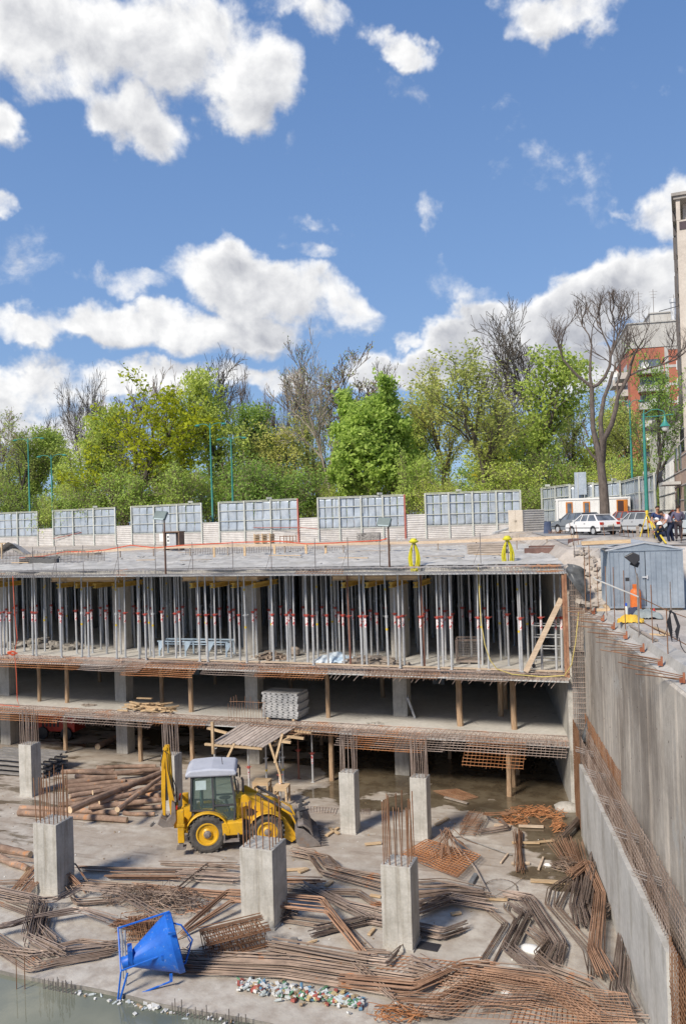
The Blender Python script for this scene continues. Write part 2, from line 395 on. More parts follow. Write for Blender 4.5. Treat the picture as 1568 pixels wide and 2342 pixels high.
for j in range(len(ys)-1):
    for i in range(nx-1): a = j*nx+i; mb.f.append((a, a+1, a+1+nx, a+nx))
# right-hand side: terrace behind the retaining wall, bank and street
ys2 = [-60, -20, 0, 8, 14, 17, 20, 22, 24, 26, 28, 30, 31.5, 33, 34, 35, 36, 36.8, 37.6, 38.4, 39.2, 40, 42, 45, 48, 52, 56, 60, 63, 66]
us = [-.03, 0, .5, 1, 1.6, 2.2, 3, 4, 5, 7, 9, 12, 16, 22, 40, 100, 500, 3000]
def zr(x, y):
    b = sst(35.2, 38.6, y+.35*nz(x, y, 1, .9)); z = 8.85+(10.9+.17*sst(42, 52, y)-8.85)*b+.16*nz(x, y, 5, 1.3)*(b*(1-b)*4+.12)
    return z
b0 = len(mb.v)
for y in ys2:
    for u in us:
        x = xw(y, .6)+.55+u if y < 36 else xw(y, -.05)+u
        mb.v.append((x, y, zr(x, y)-(2.2 if u < 0 else (.5*sst(36, 38, y) if u < .4 else 0)) if y < 65.2 else zg(x, y)))
for j in range(len(ys2)-1):
    for i in range(len(us)-1): a = b0+j*len(us)+i; mb.f.append((a, a+1, a+1+len(us), a+len(us)))
# behind the camera and far left
mb.add([(-3000, -3000, 8.8), (3000, -3000, 8.8), (3000, -60, 8.8), (-3000, -60, 8.8)], [(0, 1, 2, 3)])
mb.add([(-3000, -60, 8.8), (-95, -60, 8.8), (-95, 66, 10.4), (-3000, 66, 10.4)], [(0, 1, 2, 3)])
mb.add([(-95, -60, -1.4), (-95, 66, -1.4), (-95, 66, 10.4), (-95, -60, 8.8)], [(0, 1, 2, 3)])
mb.add([(-95, -60, -1.4), (12, -60, -1.4), (20, -60, 8.8), (-95, -60, 8.8)], [(3, 2, 1, 0)])
struct('ground', mb, DIRT)
# paved street where the cars stand
mb = MB(); mb.grid(lambda u, v: (lambda x, y: (x, y, zg(x, max(y, 72))+.03))(-9.5+u*34, 72+v*26), 20, 10)
struct('street', mb, ASPH)
mb = MB(); mb.grid(lambda u, v: (lambda y: (lambda x: (x, y, 10.93+.17*sst(42, 52, y)))(xw(y, .9)+u*24))(40.2+v*26), 18, 30)
struct('street', mb, ASPH)

# ================================================================ the concrete frame of the new building
bld = thing('concrete_building', 'unfinished grey concrete parking structure of three open storeys behind the excavator', 'building', (-20, 36, 0))
def slab(z0, z1, yf, m, name='slab', x1=None):
    b = MB(); v = []
    P4 = [(-92, yf), (xw(yf, .0), yf), (xw(65.5), 65.5), (-92, 65.5)]
    for z in (z0, z1): v += [(p[0], p[1], z) for p in P4]
    b.add(v, [(3, 2, 1, 0), (4, 5, 6, 7), (0, 1, 5, 4), (1, 2, 6, 5), (2, 3, 7, 6), (3, 0, 4, 7)])
    return b.build(name, m, bld, world=True)
SLABM = mat('slab_top', (.46, .44, .40), c2=(.56, .54, .50), scale=.5, bump=.2, rnd=0, spots=(1.1, .64, (.25, .235, .215)))
slab(10.08, 10.34, 36.2, SLABM); slab(5.46, 5.74, 36.6, SLABM); slab(2.60, 2.87, 37.2, SLABM)
for k in range(-3, 5):
    for r in range(4):
        X = -35.4+8*k; Y = 39.35+8*r
        if X > xw(Y)-1: continue
        b = MB(); w = .72
        for z0, z1 in ((0, 2.6), (2.87, 5.46), (5.74, 10.08)): b.bbox((X-w/2, Y-w/2, z0), (X+w/2, Y+w/2, z1))
        b.build('column', C_BEIGE, bld, world=True, bevel=.015)
b = MB()
b.add([(xw(36.4), 36.4, 0), (xw(65.5), 65.5, 0), (xw(65.5), 65.5, 10.08), (xw(36.4), 36.4, 10.08), (xw(36.4)+.3, 36.4, 0), (xw(65.5)+.3, 65.5, 0), (xw(65.5)+.3, 65.5, 10.08), (xw(36.4)+.3, 36.4, 10.08)],
      [(0, 1, 2, 3), (7, 6, 5, 4), (0, 3, 7, 4), (3, 2, 6, 7)])
b.build('side_wall', C_GREY, bld, world=True)
b = MB(); b.bbox((-92, 65.5, 0), (xw(65.5)+.3, 65.9, 10.33)); b.build('back_wall', C_DARK, bld, world=True)
# thin formwork board under the unpoured front strip of the deck and of the floors
FORM = mat('form_edge', (.42, .42, .41), c2=(.56, .56, .55), scale=3, rnd=0)
for z, y0, y1 in ((10.02, 35.2, 36.2), (5.41, 35.9, 36.6), (2.55, 36.4, 37.2)):
    b = MB(); b.bbox((-60, y0, z), (xw(y0), y1, z+.045)); b.build('edge_board', FORM, bld, world=True)

def wire_sheet(mb, p0, U, V, lu, lv, su, sv, r, wob=.01, n=3, sag=0.0, seed=1):
    rnd = random.Random(seed); p0 = Vector(p0); U = Vector(U).normalized(); V = Vector(V).normalized(); W = U.cross(V)
    def P(a, c): return p0+U*a+V*c+W*(sag*math.sin(PI*min(1, a/lu))*c/lv+wob*2*nz(a+seed*7, c, seed, 1.3))
    k = 0
    while k*su <= lu+1e-6:
        e = rnd.uniform(-.5, .5)*sv*.6; m = 4
        mb.tube([P(k*su+rnd.uniform(-wob, wob), t*(lv+e)/m) for t in range(m+1)], r, n, False); k += 1
    k = 0
    while k*sv <= lv+1e-6:
        e = rnd.uniform(-.5, .5)*su; m = max(4, int(lu/1.2))
        mb.tube([P(e+t*lu/m, k*sv+rnd.uniform(-wob, wob)) for t in range(m+1)], r, n, False); k += 1
def edge_cage(z0, z1, ya, yb, x0, x1, m, seed, name='edge_rebar', zig=True, st=.17):
    rnd = random.Random(seed); b = MB(); x = x0
    while x < x1:
        j = rnd.uniform(-.04, .04)
        b.tube([(x+j, yb, z1+.02), (x+j, ya+.03*rnd.random(), z1+rnd.uniform(-.01, .02)), (x+j, ya+.02*rnd.random(), z0+.03), (x+j+rnd.uniform(-.04, .04), yb, z0+.02)], .011, 3, False); x += st*rnd.uniform(.8, 1.2)
    for k in range(5):
        y = ya+.05+(yb-ya)*k/5
        for z in (z1+.025, z0+.04):
            b.tube([(x0+(x1-x0)*t/40, y+rnd.uniform(-.02, .02), z+rnd.uniform(-.012, .012)) for t in range(41)], .012, 3, False)
    if zig:
        for y in (ya+.12, ya+.5):
            n = int((x1-x0)/.22); b.tube([(x0+t*.22+rnd.uniform(-.02, .02), y+(.09 if t % 2 else -.02), (z1+.09 if t % 2 else z1-.04)) for t in range(n)], .012, 3, False)
    b.build(name, m, bld, world=True)
DKREBAR = mat('rebar_deck', (.17, .165, .17), c2=(.30, .29, .29), rough=.7, scale=.5, var=.3, bump=0, rnd=0, spots=(.35, .60, (.36, .17, .08)))
FLREBAR = mat('rebar_floor', (.24, .17, .135), c2=(.40, .31, .26), rough=.8, scale=.5, var=.3, bump=0, rnd=0, spots=(.4, .56, (.38, .17, .08)))
edge_cage(10.07, 10.32, 35.05, 36.2, -44, xw(35.3), DKREBAR, 3, st=.11)
edge_cage(5.46, 5.70, 35.85, 36.7, -46, xw(36), FLREBAR, 4)
edge_cage(2.60, 2.83, 36.35, 37.3, -48, xw(36.5), FLREBAR, 5)
# loose rusty mesh sheets hanging out of the floor edges
def hang(x0, x1, y, z, out, drop, m, seed, s=.15):
    b = MB(); wire_sheet(b, (x0, y, z), (1, 0, 0), (0, -out, -drop), x1-x0, math.hypot(out, drop), s, s, .012, .015, 3, 0, seed); b.build('rebar_mesh', m, bld, world=True)
hang(-36.5, -32, 35.5, 10.22, .25, .20, RUSTO, 21); hang(-33.5, -27.5, 35.3, 10.2, .2, .16, MIXB, 22); hang(-15, -12.7, 35.2, 10.28, .3, .16, RUST, 23)
for a in ((-40, -33.5, .6, .36, RUSTO), (-33.8, -27.5, .5, .42, RUSTO), (-27.2, -23.6, .9, .34, MIXB), (-24.6, -20.6, 1.0, .50, RUSTO), (-20.2, -16.9, .7, .36, MIXB), (-17.4, -13.9, .8, .40, RUSTO), (-12, -8.6, .5, .28, RUST), (-8.2, -5.6, .4, .22, MIXB)):
    hang(a[0], a[1], 35.95, 5.66, a[2], a[3], a[4], int(-a[0]*7))
for a in ((-42, -36, .7, .35, RUSTO), (-36.4, -29, .8, .42, RUSTO), (-29.5, -23.5, .7, .40, MIXB), (-23.8, -20.5, .4, .28, RUSTO), (-18.2, -13.5, .6, .30, RUST), (-13.4, -8.4, 1.3, .40, MIXB), (-12.8, -9.3, 1.5, .48, RUSTO), (-8.6, -3.3, 1.0, .44, MIXB), (-7.6, -5.0, 1.3, .95, RUSTO)):
    hang(a[0], a[1], 36.4, 2.80, a[2], a[3], a[4], int(-a[0]*11), .17)
# bent-down starter bars sticking out of the two floor edges
rnd = random.Random(5)
for z, y, x0, x1, m in ((5.6, 35.9, -15.8, -3.3, 0), (5.6, 35.9, -26, -20, 0), (2.75, 36.4, -13, -3.3, 0), (2.75, 36.4, -30, -20, 0)):
    x = x0
    while x < x1:
        if z > 5 or rnd.random() < .33:
            l = rnd.uniform(.35, .62); b = MB(); b.tube([(x, y+.2, z), (x-.02, y-.1, z), (x-.22*rnd.uniform(.6, 1.4), y-.1-l*.7, z-l*.55)], .013, 4); b.build('starter_bar', MIXB, bld, world=True)
        x += rnd.uniform(.2, .36)
# the tall wall-end cage with hanging membrane, where the building meets the bank
b = MB()
for k in range(7): b.tube([(xw(35.4, .10+.07*k), 35.3+.03*k, 0.2), (xw(35.4, .10+.07*k)+.02, 35.3, 10.1)], .014, 4)
for k in range(46): z = .3+k*.21; b.tube([(xw(35.4, .06), 35.27, z), (xw(35.4, .62), 35.3, z+.02), (xw(36.2, .62), 36.1, z)], .012, 3)
b.build('wall_end_rebar', MIXB, bld, world=True)
b = MB(); b.bbox((xw(35.7, .12), 35.75, 0), (xw(35.7, .65), 36.35, 10.0)); b.build('wall_end', mat('wall_end_concrete', (.20, .19, .18), c2=(.31, .30, .28), scale=3, bump=.6, bscale=9, rnd=0), bld, world=True)
b = MB(); b.box((xw(35.4)-.02, 35.12, 7.9), (.09, .1, 4.25)); b.box((xw(35.4)-.14, 35.3, 7.9), (.1, .14, 4.25)); b.build('form_board', mat('board_brown', (.22, .10, .06), c2=(.36, .2, .12), scale=3, rnd=0), bld, world=True)
b = MB()
def memb(u, v):
    x = xw(35.2, .02)+.75*u+.05*math.sin(9*v+u*3); s = math.sin(PI*u); z = 10.45-.25*u*u-1.25*v*(.4+.6*u)+.06*nz(u*3, v*4, 2); y = 35.0-.16*s-.1*v+.12*nz(u*2, v*3, 8)
    return (x, y, z)
b.grid(memb, 14, 14); o = b.build('black_membrane', mat('membrane', (.06, .065, .07), c2=(.13, .135, .14), rough=.4, scale=4, rnd=0), bld, world=True, smooth=True)
b = MB()
b.tube([(xw(35, .62), 35.1, 9.4), (xw(35, .72), 35.0, 8.3), (xw(35, .60), 35.05, 7.1), (xw(35, .78), 35, 5.9), (xw(35, .74), 34.9, 4.3), (xw(35, .45), 34.8, 3.35), (xw(35, .18), 34.8, 3.15)], [.07, .09, .07, .10, .12, .13, .07], 8)
b.build('black_membrane', MATS['membrane'], bld, world=True, smooth=True)
# glimpse under the deck: yellow formwork girders round each front column
YB = mat('girder_yellow', (.50, .30, .055), c2=(.62, .42, .10), scale=3, rnd=.1)
for i, k in enumerate((0, 1, 2, 3)):
    X = -35.4+8*k; t = thing('formwork_girders', 'yellow timber formwork girders under the deck at the %s concrete column from the left' % ordn(i), 'formwork', (X, 38.4, 9.5), 0, 'yellow girders under the deck')
    b = MB()
    for j, y in enumerate((-1.9, -.9, .1)):
        b.box((.1*j-.3, y, .40), (4.2-.5*j, .09, .05)); b.box((.1*j-.3, y, .22), (4.2-.5*j, .09, .05)); b.box((.1*j-.3, y, .31), (4.1-.5*j, .04, .14))
    b.build('girder', WOODN, t)
    b = MB()
    for j in range(4):
        b.box((-1.75+1.15*j, -.9, .09), (.2, 2.6, .05)); b.box((-1.75+1.15*j, -.9, -.1), (.2, 2.6, .05)); b.box((-1.75+1.15*j, -.9, 0), (.09, 2.5, .15))
    b.build('girder', YB, t)

# ================================================================ retaining wall, terrace edge and the thin wall in front of it
rw = thing('retaining_wall', 'tall streaky grey brown retaining wall along the right side of the pit', 'wall', (0, 25, 0))
def wall_mat():
    m = mat('big_wall', (.19, .165, .14), c2=(.40, .365, .32), scale=.38, bump=.5, bscale=8, rnd=0, stretch=(1, 1, .5), streak=(2.2, 2.2, .09), streakcol=(1.7, 1.66, 1.6), spots=(.30, .58, (.36, .345, .32)), ramp=(.38, .62))
    return m
WM = wall_mat()
def strip(mb, ya, yb, f, n=1):
    for i in range(n):
        y0 = ya+(yb-ya)*i/n; y1 = ya+(yb-ya)*(i+1)/n
        a = f(y0); c = f(y1); k = len(a); mb.add(a+c, [(j, j+1, k+j+1, k+j) for j in range(k-1)])
mb = MB(); strip(mb, 36.1, -30, lambda y: [(xw(y, .60), y, 0), (xw(y, .60), y, 8.42), (xw(y, .66), y, 8.48)], 30); mb.build('wall_face', WM, rw, world=True)
mb = MB(); strip(mb, 36.0, -30, lambda y: [(xw(y, .663), y, 8.484), (xw(y, .92), y, 8.60+.03*nz(y, 0, 0, 2)), (xw(y, .99), y, 8.83), (xw(y, 1.35), y, 8.885), (xw(y, 1.5), y, 8.7)], 90); mb.build('coping', mat('coping_concrete', (.34, .325, .30), c2=(.45, .43, .40), scale=1.2, bump=.5, bscale=12, rnd=0), rw, world=True)
JM = mat('joint_dark', (.10, .09, .08), rnd=0)
for i in range(14):
    y = 35.0-2.4*i
    for z in (1.6, 3.4, 5.2, 7.0):
        for dy in (.6, 1.8):
            b = MB(); b.cyl((xw(y-dy, .61), y-dy, z), (xw(y-dy, .594), y-dy, z), .028, 8); b.build('tie_hole', JM, rw, world=True) if i < 9 else None
for i in range(7):        # the anchor plates with bars leaning out over the pit
    Y = 33.6-2.15*i-(.3 if i > 3 else 0); b = MB(); x = xw(Y, .80); z = 8.60; rnd = random.Random(i)
    b.box((x, Y, z+.08), (.05, .16, .22)); b.box((x-.05, Y, z+.02), (.1, .1, .1)); b.build('anchor_plate', mat('anchor_rust', (.20, .06, .03), c2=(.33, .13, .07), scale=6, rnd=.1), rw, world=True)
    b = MB()
    for k in range(4):
        dx = -.85-.25*k*.8; b.tube([(x, Y-.04+.03*k, z+.02+.03*k), (x+dx+rnd.uniform(-.1, .1), Y+1.15+rnd.uniform(-.35, .55), z+.02+.1*k-.18)], .012, 4)
    b.build('anchor_bars', RUST, rw, world=True)
lw = thing('low_wall', 'thin smooth light grey concrete wall standing below the tall retaining wall', 'wall', (-1.5, 27, 0))
mb = MB()
def lwf(y): t = (33.4-y)/14; h = 2.78+.1*t; return [(xw(y), y, 0), (xw(y), y, h), (xw(y, .24), y, h-.01), (xw(y, .24), y, 0)]
strip(mb, 33.4, 19.4, lwf, 20); a = lwf(33.4); c = lwf(19.4); mb.add(a, [(0, 1, 2, 3)]); mb.add(c, [(3, 2, 1, 0)])
mb.build('wall_panel', mat('wall_smooth', (.40, .39, .37), c2=(.50, .49, .465), scale=.7, bump=.25, rnd=0, streak=(1.6, 1.6, .35), streakcol=(.72, .70, .66), spots=(7, .69, (.24, .22, .20))), lw, world=True)
def vmesh(y0, y1, off, z0, z1, m, name, seed, s=.16, lean=0.0):
    b = MB(); p0 = (xw(y0, off), y0, z0); d = Vector((xw(y1, off)-xw(y0, off), y1-y0, 0)); wire_sheet(b, p0, d, (lean, 0, 1), d.length, z1-z0, s, s, .011, .02, 3, 0, seed); return b
vmesh(34.9, 19.6, .14, 2.7, 3.75, MIXB, 'wall_rebar', 31).build('wall_rebar', MIXB, lw, world=True)
vmesh(35.2, 14.5, .46, .3, 3.9, RUST, 'wall_rebar', 32).build('wall_rebar', MIXB, lw, world=True)
vmesh(35.3, 27.5, .54, .3, 4.3, RUSTO, 'wall_rebar', 33, .14).build('wall_rebar', RUST, lw, world=True)
vmesh(19.3, 14.0, .05, .1, 3.3, RUST, 'wall_rebar', 34, .13).build('wall_rebar', RUST, lw, world=True)
vmesh(35.5, 33.5, .05, .1, 4.0, RUSTO, 'wall_rebar', 35, .10).build('wall_rebar', RUST, lw, world=True)
b = MB(); rnd = random.Random(77)
for i in range(5):
    Y = 32.5-2.7*i; z = 3.3
    for k in range(4): b.tube([(xw(Y, .58), Y, z+.06*k), (xw(Y, -.25), Y+.35+rnd.uniform(-.1, .1), z+.06*k+.08)], .012, 4)
b.build('tie_bars', STEELB, lw, world=True)
# ================================================================ trees
def leaf_mat(name, c1, c2, tr=.35, rnd=.2):
    m = bpy.data.materials.new(name); m.use_nodes = True; nt = m.node_tree; N = nt.nodes; L = nt.links
    N.remove(N['Principled BSDF']); out = N['Material Output']
    tc = N.new('ShaderNodeTexCoord'); n = N.new('ShaderNodeTexNoise'); n.inputs['Scale'].default_value = .55; n.inputs['Detail'].default_value = 6; n.inputs['Roughness'].default_value = .7; L.new(tc.outputs['Object'], n.inputs['Vector'])
    r = N.new('ShaderNodeValToRGB'); r.color_ramp.elements[0].position = .36; r.color_ramp.elements[1].position = .64; r.color_ramp.elements[0].color = (c1[0]*.92, c1[1], c1[2], 1); r.color_ramp.elements[1].color = (c2[0]*.92, c2[1], c2[2], 1); L.new(n.outputs[0], r.inputs[0])
    oi = N.new('ShaderNodeObjectInfo'); mr = N.new('ShaderNodeMapRange'); L.new(oi.outputs['Random'], mr.inputs[0]); mr.inputs[3].default_value = 1-rnd; mr.inputs[4].default_value = 1+rnd
    hv = N.new('ShaderNodeHueSaturation'); L.new(mr.outputs[0], hv.inputs['Value']); L.new(r.outputs[0], hv.inputs['Color'])
    m2 = N.new('ShaderNodeMapRange'); L.new(oi.outputs['Random'], m2.inputs[0]); m2.inputs[3].default_value = .522; m2.inputs[4].default_value = .482; L.new(m2.outputs[0], hv.inputs['Hue'])
    d = N.new('ShaderNodeBsdfDiffuse'); t = N.new('ShaderNodeBsdfTranslucent'); x = N.new('ShaderNodeMixShader'); x.inputs[0].default_value = tr
    L.new(hv.outputs[0], d.inputs[0]); L.new(hv.outputs[0], t.inputs[0]); L.new(d.outputs[0], x.inputs[1]); L.new(t.outputs[0], x.inputs[2]); L.new(x.outputs[0], out.inputs[0])
    return m
LG = leaf_mat('leaf_green', (.38, .45, .085), (.60, .66, .18), .5); LB = leaf_mat('leaf_bright', (.40, .50, .09), (.62, .70, .20), .5)
LY = leaf_mat('leaf_yellow', (.50, .45, .03), (.72, .64, .06), .5); LO = leaf_mat('leaf_olive', (.42, .43, .10), (.62, .61, .20), .5); LD = leaf_mat('leaf_dark', (.32, .40, .11), (.48, .56, .19), .5)
BARK = mat('bark_dark', (.06, .05, .04), c2=(.13, .11, .09), scale=3, bump=.3, stretch=(2, 2, .5), rnd=.15)
BARKP = mat('bark_pale', (.28, .235, .19), c2=(.42, .36, .30), scale=2, bump=.1, rnd=.1)
BARKG = mat('bark_grey', (.09, .072, .062), c2=(.17, .14, .12), scale=4, bump=.4, stretch=(2, 2, .6), rnd=.1)
BARKB = mat('bark_brown', (.17, .13, .095), c2=(.28, .22, .17), scale=3, bump=.1, rnd=.12)
def grow(seed, h, r0, levels, spread=.7, up=.25, first=.25, nchild=(7, 6, 5, 4, 3), ratio=(.6, .62, .62, .6, .6), wig=.12, lean=(0, 0), multi=1, rmin=.018):
    rn = random.Random(seed); B = []; tips = []
    def br(p, d, l, r, lv):
        n = 7 if lv == 0 else (5 if lv < 3 else 3); pts = [p]; rs = [r]; q = p; dd = d.copy()
        for i in range(n):
            dd = (dd + Vector((rn.gauss(0, wig), rn.gauss(0, wig), rn.gauss(0, wig*.6)+up*.12*(lv > 0)))).normalized()
            q = q+dd*(l/n); pts.append(q); rs.append(max(rmin, r*(1-(i+1)/n*(.55 if lv == 0 else .75))))
        B.append((pts, rs, lv))
        if lv >= levels:
            tips.extend(pts[1:]); return
        nc = nchild[min(lv, len(nchild)-1)]
        a0 = rn.uniform(0, 6.28)
        for c in range(nc):
            t = first+(1-first)*(c+rn.uniform(.1, .9))/nc if lv == 0 else .25+.75*(c+rn.random())/nc
            t = min(t, .999); k = int(t*n); f = t*n-k; pp = pts[k].lerp(pts[k+1], f); rr = rs[k]*(1-f)+rs[k+1]*f
            dl = (pts[k+1]-pts[k]).normalized(); a = a0+c*2.4+rn.uniform(-.5, .5)
            o = dl.orthogonal().normalized(); o = Matrix.Rotation(a, 3, dl) @ o
            s = spread*rn.uniform(.75, 1.25)
            nd = (dl*math.cos(s)+o*math.sin(s)+Vector((0, 0, up))).normalized()
            br(pp, nd, l*ratio[min(lv, len(ratio)-1)]*rn.uniform(.7, 1.15)*(1.15-.45*t if lv == 0 else 1), rr*.62, lv+1)
    for k in range(multi):
        a = 2*PI*k/multi+rn.random(); s = .0 if multi == 1 else rn.uniform(.10, .22)
        br(Vector((.15*math.cos(a), .15*math.sin(a), 0))*(multi > 1), Vector((lean[0]+s*math.cos(a), lean[1]+s*math.sin(a), 1)).normalized(), h*(1 if k == 0 else rn.uniform(.75, .95)), r0, 0)
    return B, tips
def wood(B, name='trunk'):
    mb = MB()
    for pts, rs, lv in B: mb.tube(pts, rs, 8 if lv == 0 else (5 if lv == 1 else 3), False)
    return mb
def leaves(seed, pts, n, size, jit):
    rn = random.Random(seed); mb = MB()
    for i in range(n):
        p = rn.choice(pts)+Vector((rn.gauss(0, jit), rn.gauss(0, jit), rn.gauss(0, jit*.8)))
        nrm = Vector((rn.gauss(0, 1), rn.gauss(0, 1), rn.gauss(.55, .8))).normalized(); u = nrm.orthogonal().normalized(); u = Matrix.Rotation(rn.random()*6.28, 3, nrm) @ u; w = nrm.cross(u)
        s = size*rn.uniform(.55, 1.25); b = len(mb.v)
        mb.v += [tuple(p+u*s), tuple(p+w*s*.55+nrm*s*.15), tuple(p-u*s), tuple(p-w*s*.6+nrm*s*.12)]; mb.f.append((b, b+1, b+2, b+3))
    return mb
TT = {}
def template(key, wmat, lmat, B, tips, nleaf=0, size=.2, jit=.35):
    r = thing('tree', None, None); mb = wood(B); o = mb.build('trunk', wmat, r, smooth=True)
    vs = [Vector(v) for v in mb.v]
    if nleaf:
        lm = leaves(len(key), tips, nleaf, size, jit); lm.build('crown', lmat, r); vs += [Vector(v) for v in lm.v[::7]]
    hh = sorted(v.z for v in vs)[int(len(vs)*.995)-1]; A_ = lambda i: sorted(v[i] for v in vs); X_, Y_ = A_(0), A_(1); lo, hi_ = int(len(vs)*.02), int(len(vs)*.98); w = (X_[hi_]-X_[lo]+Y_[hi_]-Y_[lo])/2; cen = Vector(((X_[hi_]+X_[lo])/2, (Y_[hi_]+Y_[lo])/2, 0))
    TT[key] = dict(cen=cen, root=r, h=hh, w=w, used=False, ch=kids(r)); r.hide_render = False
def shell_pts(seed, n, rx, rz, cz, lumps=18):
    """points filling lumpy clumps through an egg-shaped crown"""
    rn = random.Random(seed); C = []
    for i in range(lumps):
        a = rn.uniform(0, 6.28); e = math.asin(rn.uniform(-.75, .98)); q = rn.uniform(.5, .92)
        C.append((Vector((math.cos(a)*math.cos(e)*rx*q, math.sin(a)*math.cos(e)*rx*q, cz+math.sin(e)*rz*q)), rn.uniform(.20, .36)*min(rx, rz)))
    out = []
    for i in range(n):
        c, r = rn.choice(C); d = Vector((rn.gauss(0, 1), rn.gauss(0, 1), rn.gauss(0, 1))).normalized(); out.append(c+d*r*rn.uniform(.55, 1.05))
    return out
B, t = grow(11, 13, .32, 3, .75, .30, .22, (11, 6, 5), (.42, .5, .5)); template('green', BARK, LG, B, t, 5200, .19, .38)
B, t = grow(12, 12, .34, 3, .85, .22, .25, (12, 6, 5), (.55, .5, .5)); template('yellow', BARK, LY, B, t, 4600, .21, .30)
B, t = grow(13, 13, .30, 3, .55, .45, .12, (13, 6, 5), (.34, .5, .5)); template('chestnut', BARK, LB, B, t+shell_pts(5, 700, 3.1, 7.6, 9.0, 60), 13000, .25, .30)
B, t = grow(14, 14, .28, 3, .6, .35, .22, (10, 6, 5), (.5, .52, .5)); template('sparse', BARK, LO, B, t, 4600, .15, .35)
B, t = grow(15, 8, .12, 3, .8, .2, .05, (10, 6, 5), (.5, .5, .5), multi=3); template('bush', BARKB, LB, B, t, 4600, .16, .46)
B, t = grow(16, 8, .12, 3, .8, .2, .05, (10, 6, 5), (.5, .5, .5), multi=3); template('bushg', BARKB, LG, B, t, 4600, .16, .46)
B, t = grow(17, 15, .24, 4, .42, .30, .35, (8, 5, 4, 4), (.42, .55, .6, .6), multi=3, rmin=.03); template('bare_multi', BARKB, None, B, t)
B, t = grow(18, 15, .26, 4, .62, .22, .35, (9, 6, 5, 4), (.46, .58, .6, .6), wig=.16, rmin=.028); template('bare', BARK, None, B, t)
B, t = grow(19, 14, .30, 4, .55, .15, .40, (9, 6, 4, 4), (.50, .55, .6, .55), wig=.14, multi=2, lean=(-.12, 0), rmin=.03); template('plane', BARKP, LO, B, t, 500, .12, .3)
B, t = grow(20, 14, .24, 4, .55, .22, .38, (10, 6, 4, 4), (.42, .55, .55, .55), wig=.13, rmin=.032); template('twiggy', BARKB, LO, B, t, 1400, .10, .3)
def plant(key, px, D, ytop, wpx, label, cat='tree', group=None, rz=None, leafy=None, bark=None, name=None):
    T = TT[key]; base = gp(px, D, 10.45); q = ad(px, ytop, D); h = (q.z-10.45)*(1.10 if key in ('green', 'yellow', 'sparse') else 1.0); w = wpx*D/FPX*(1.12 if key in ('green', 'yellow', 'sparse') else 1)
    if not T['used']: r = T['root']; T['used'] = True; cs = T['ch']
    else: r = copy_tree(T['root'], None, T['ch']); cs = [c for c in COL.objects[-len(T['ch']):]]
    rz = random.uniform(0, 6.28) if rz is None else rz; R_ = Vector((math.cos(YAW), math.sin(YAW), 0)); of = Matrix.Rotation(rz, 3, 'Z') @ (T['cen']*(w/T['w']))
    r.location = base-R_*of.dot(R_); r.scale = (w/T['w'], w/T['w'], h/T['h']); r.rotation_euler = (0, 0, rz)
    r.name = name or {'bush': 'shrub', 'bushg': 'shrub', 'chestnut': 'chestnut_tree', 'bare': 'bare_tree', 'bare_multi': 'bare_tree', 'plane': 'plane_tree'}.get(key, 'tree')
    tag(r, label, cat, group or 'trees beyond the hoarding')
    if leafy:
        for c in cs:
            if c.name.startswith('crown'):
                c.data = c.data.copy(); c.data.materials[0] = leafy
    return r
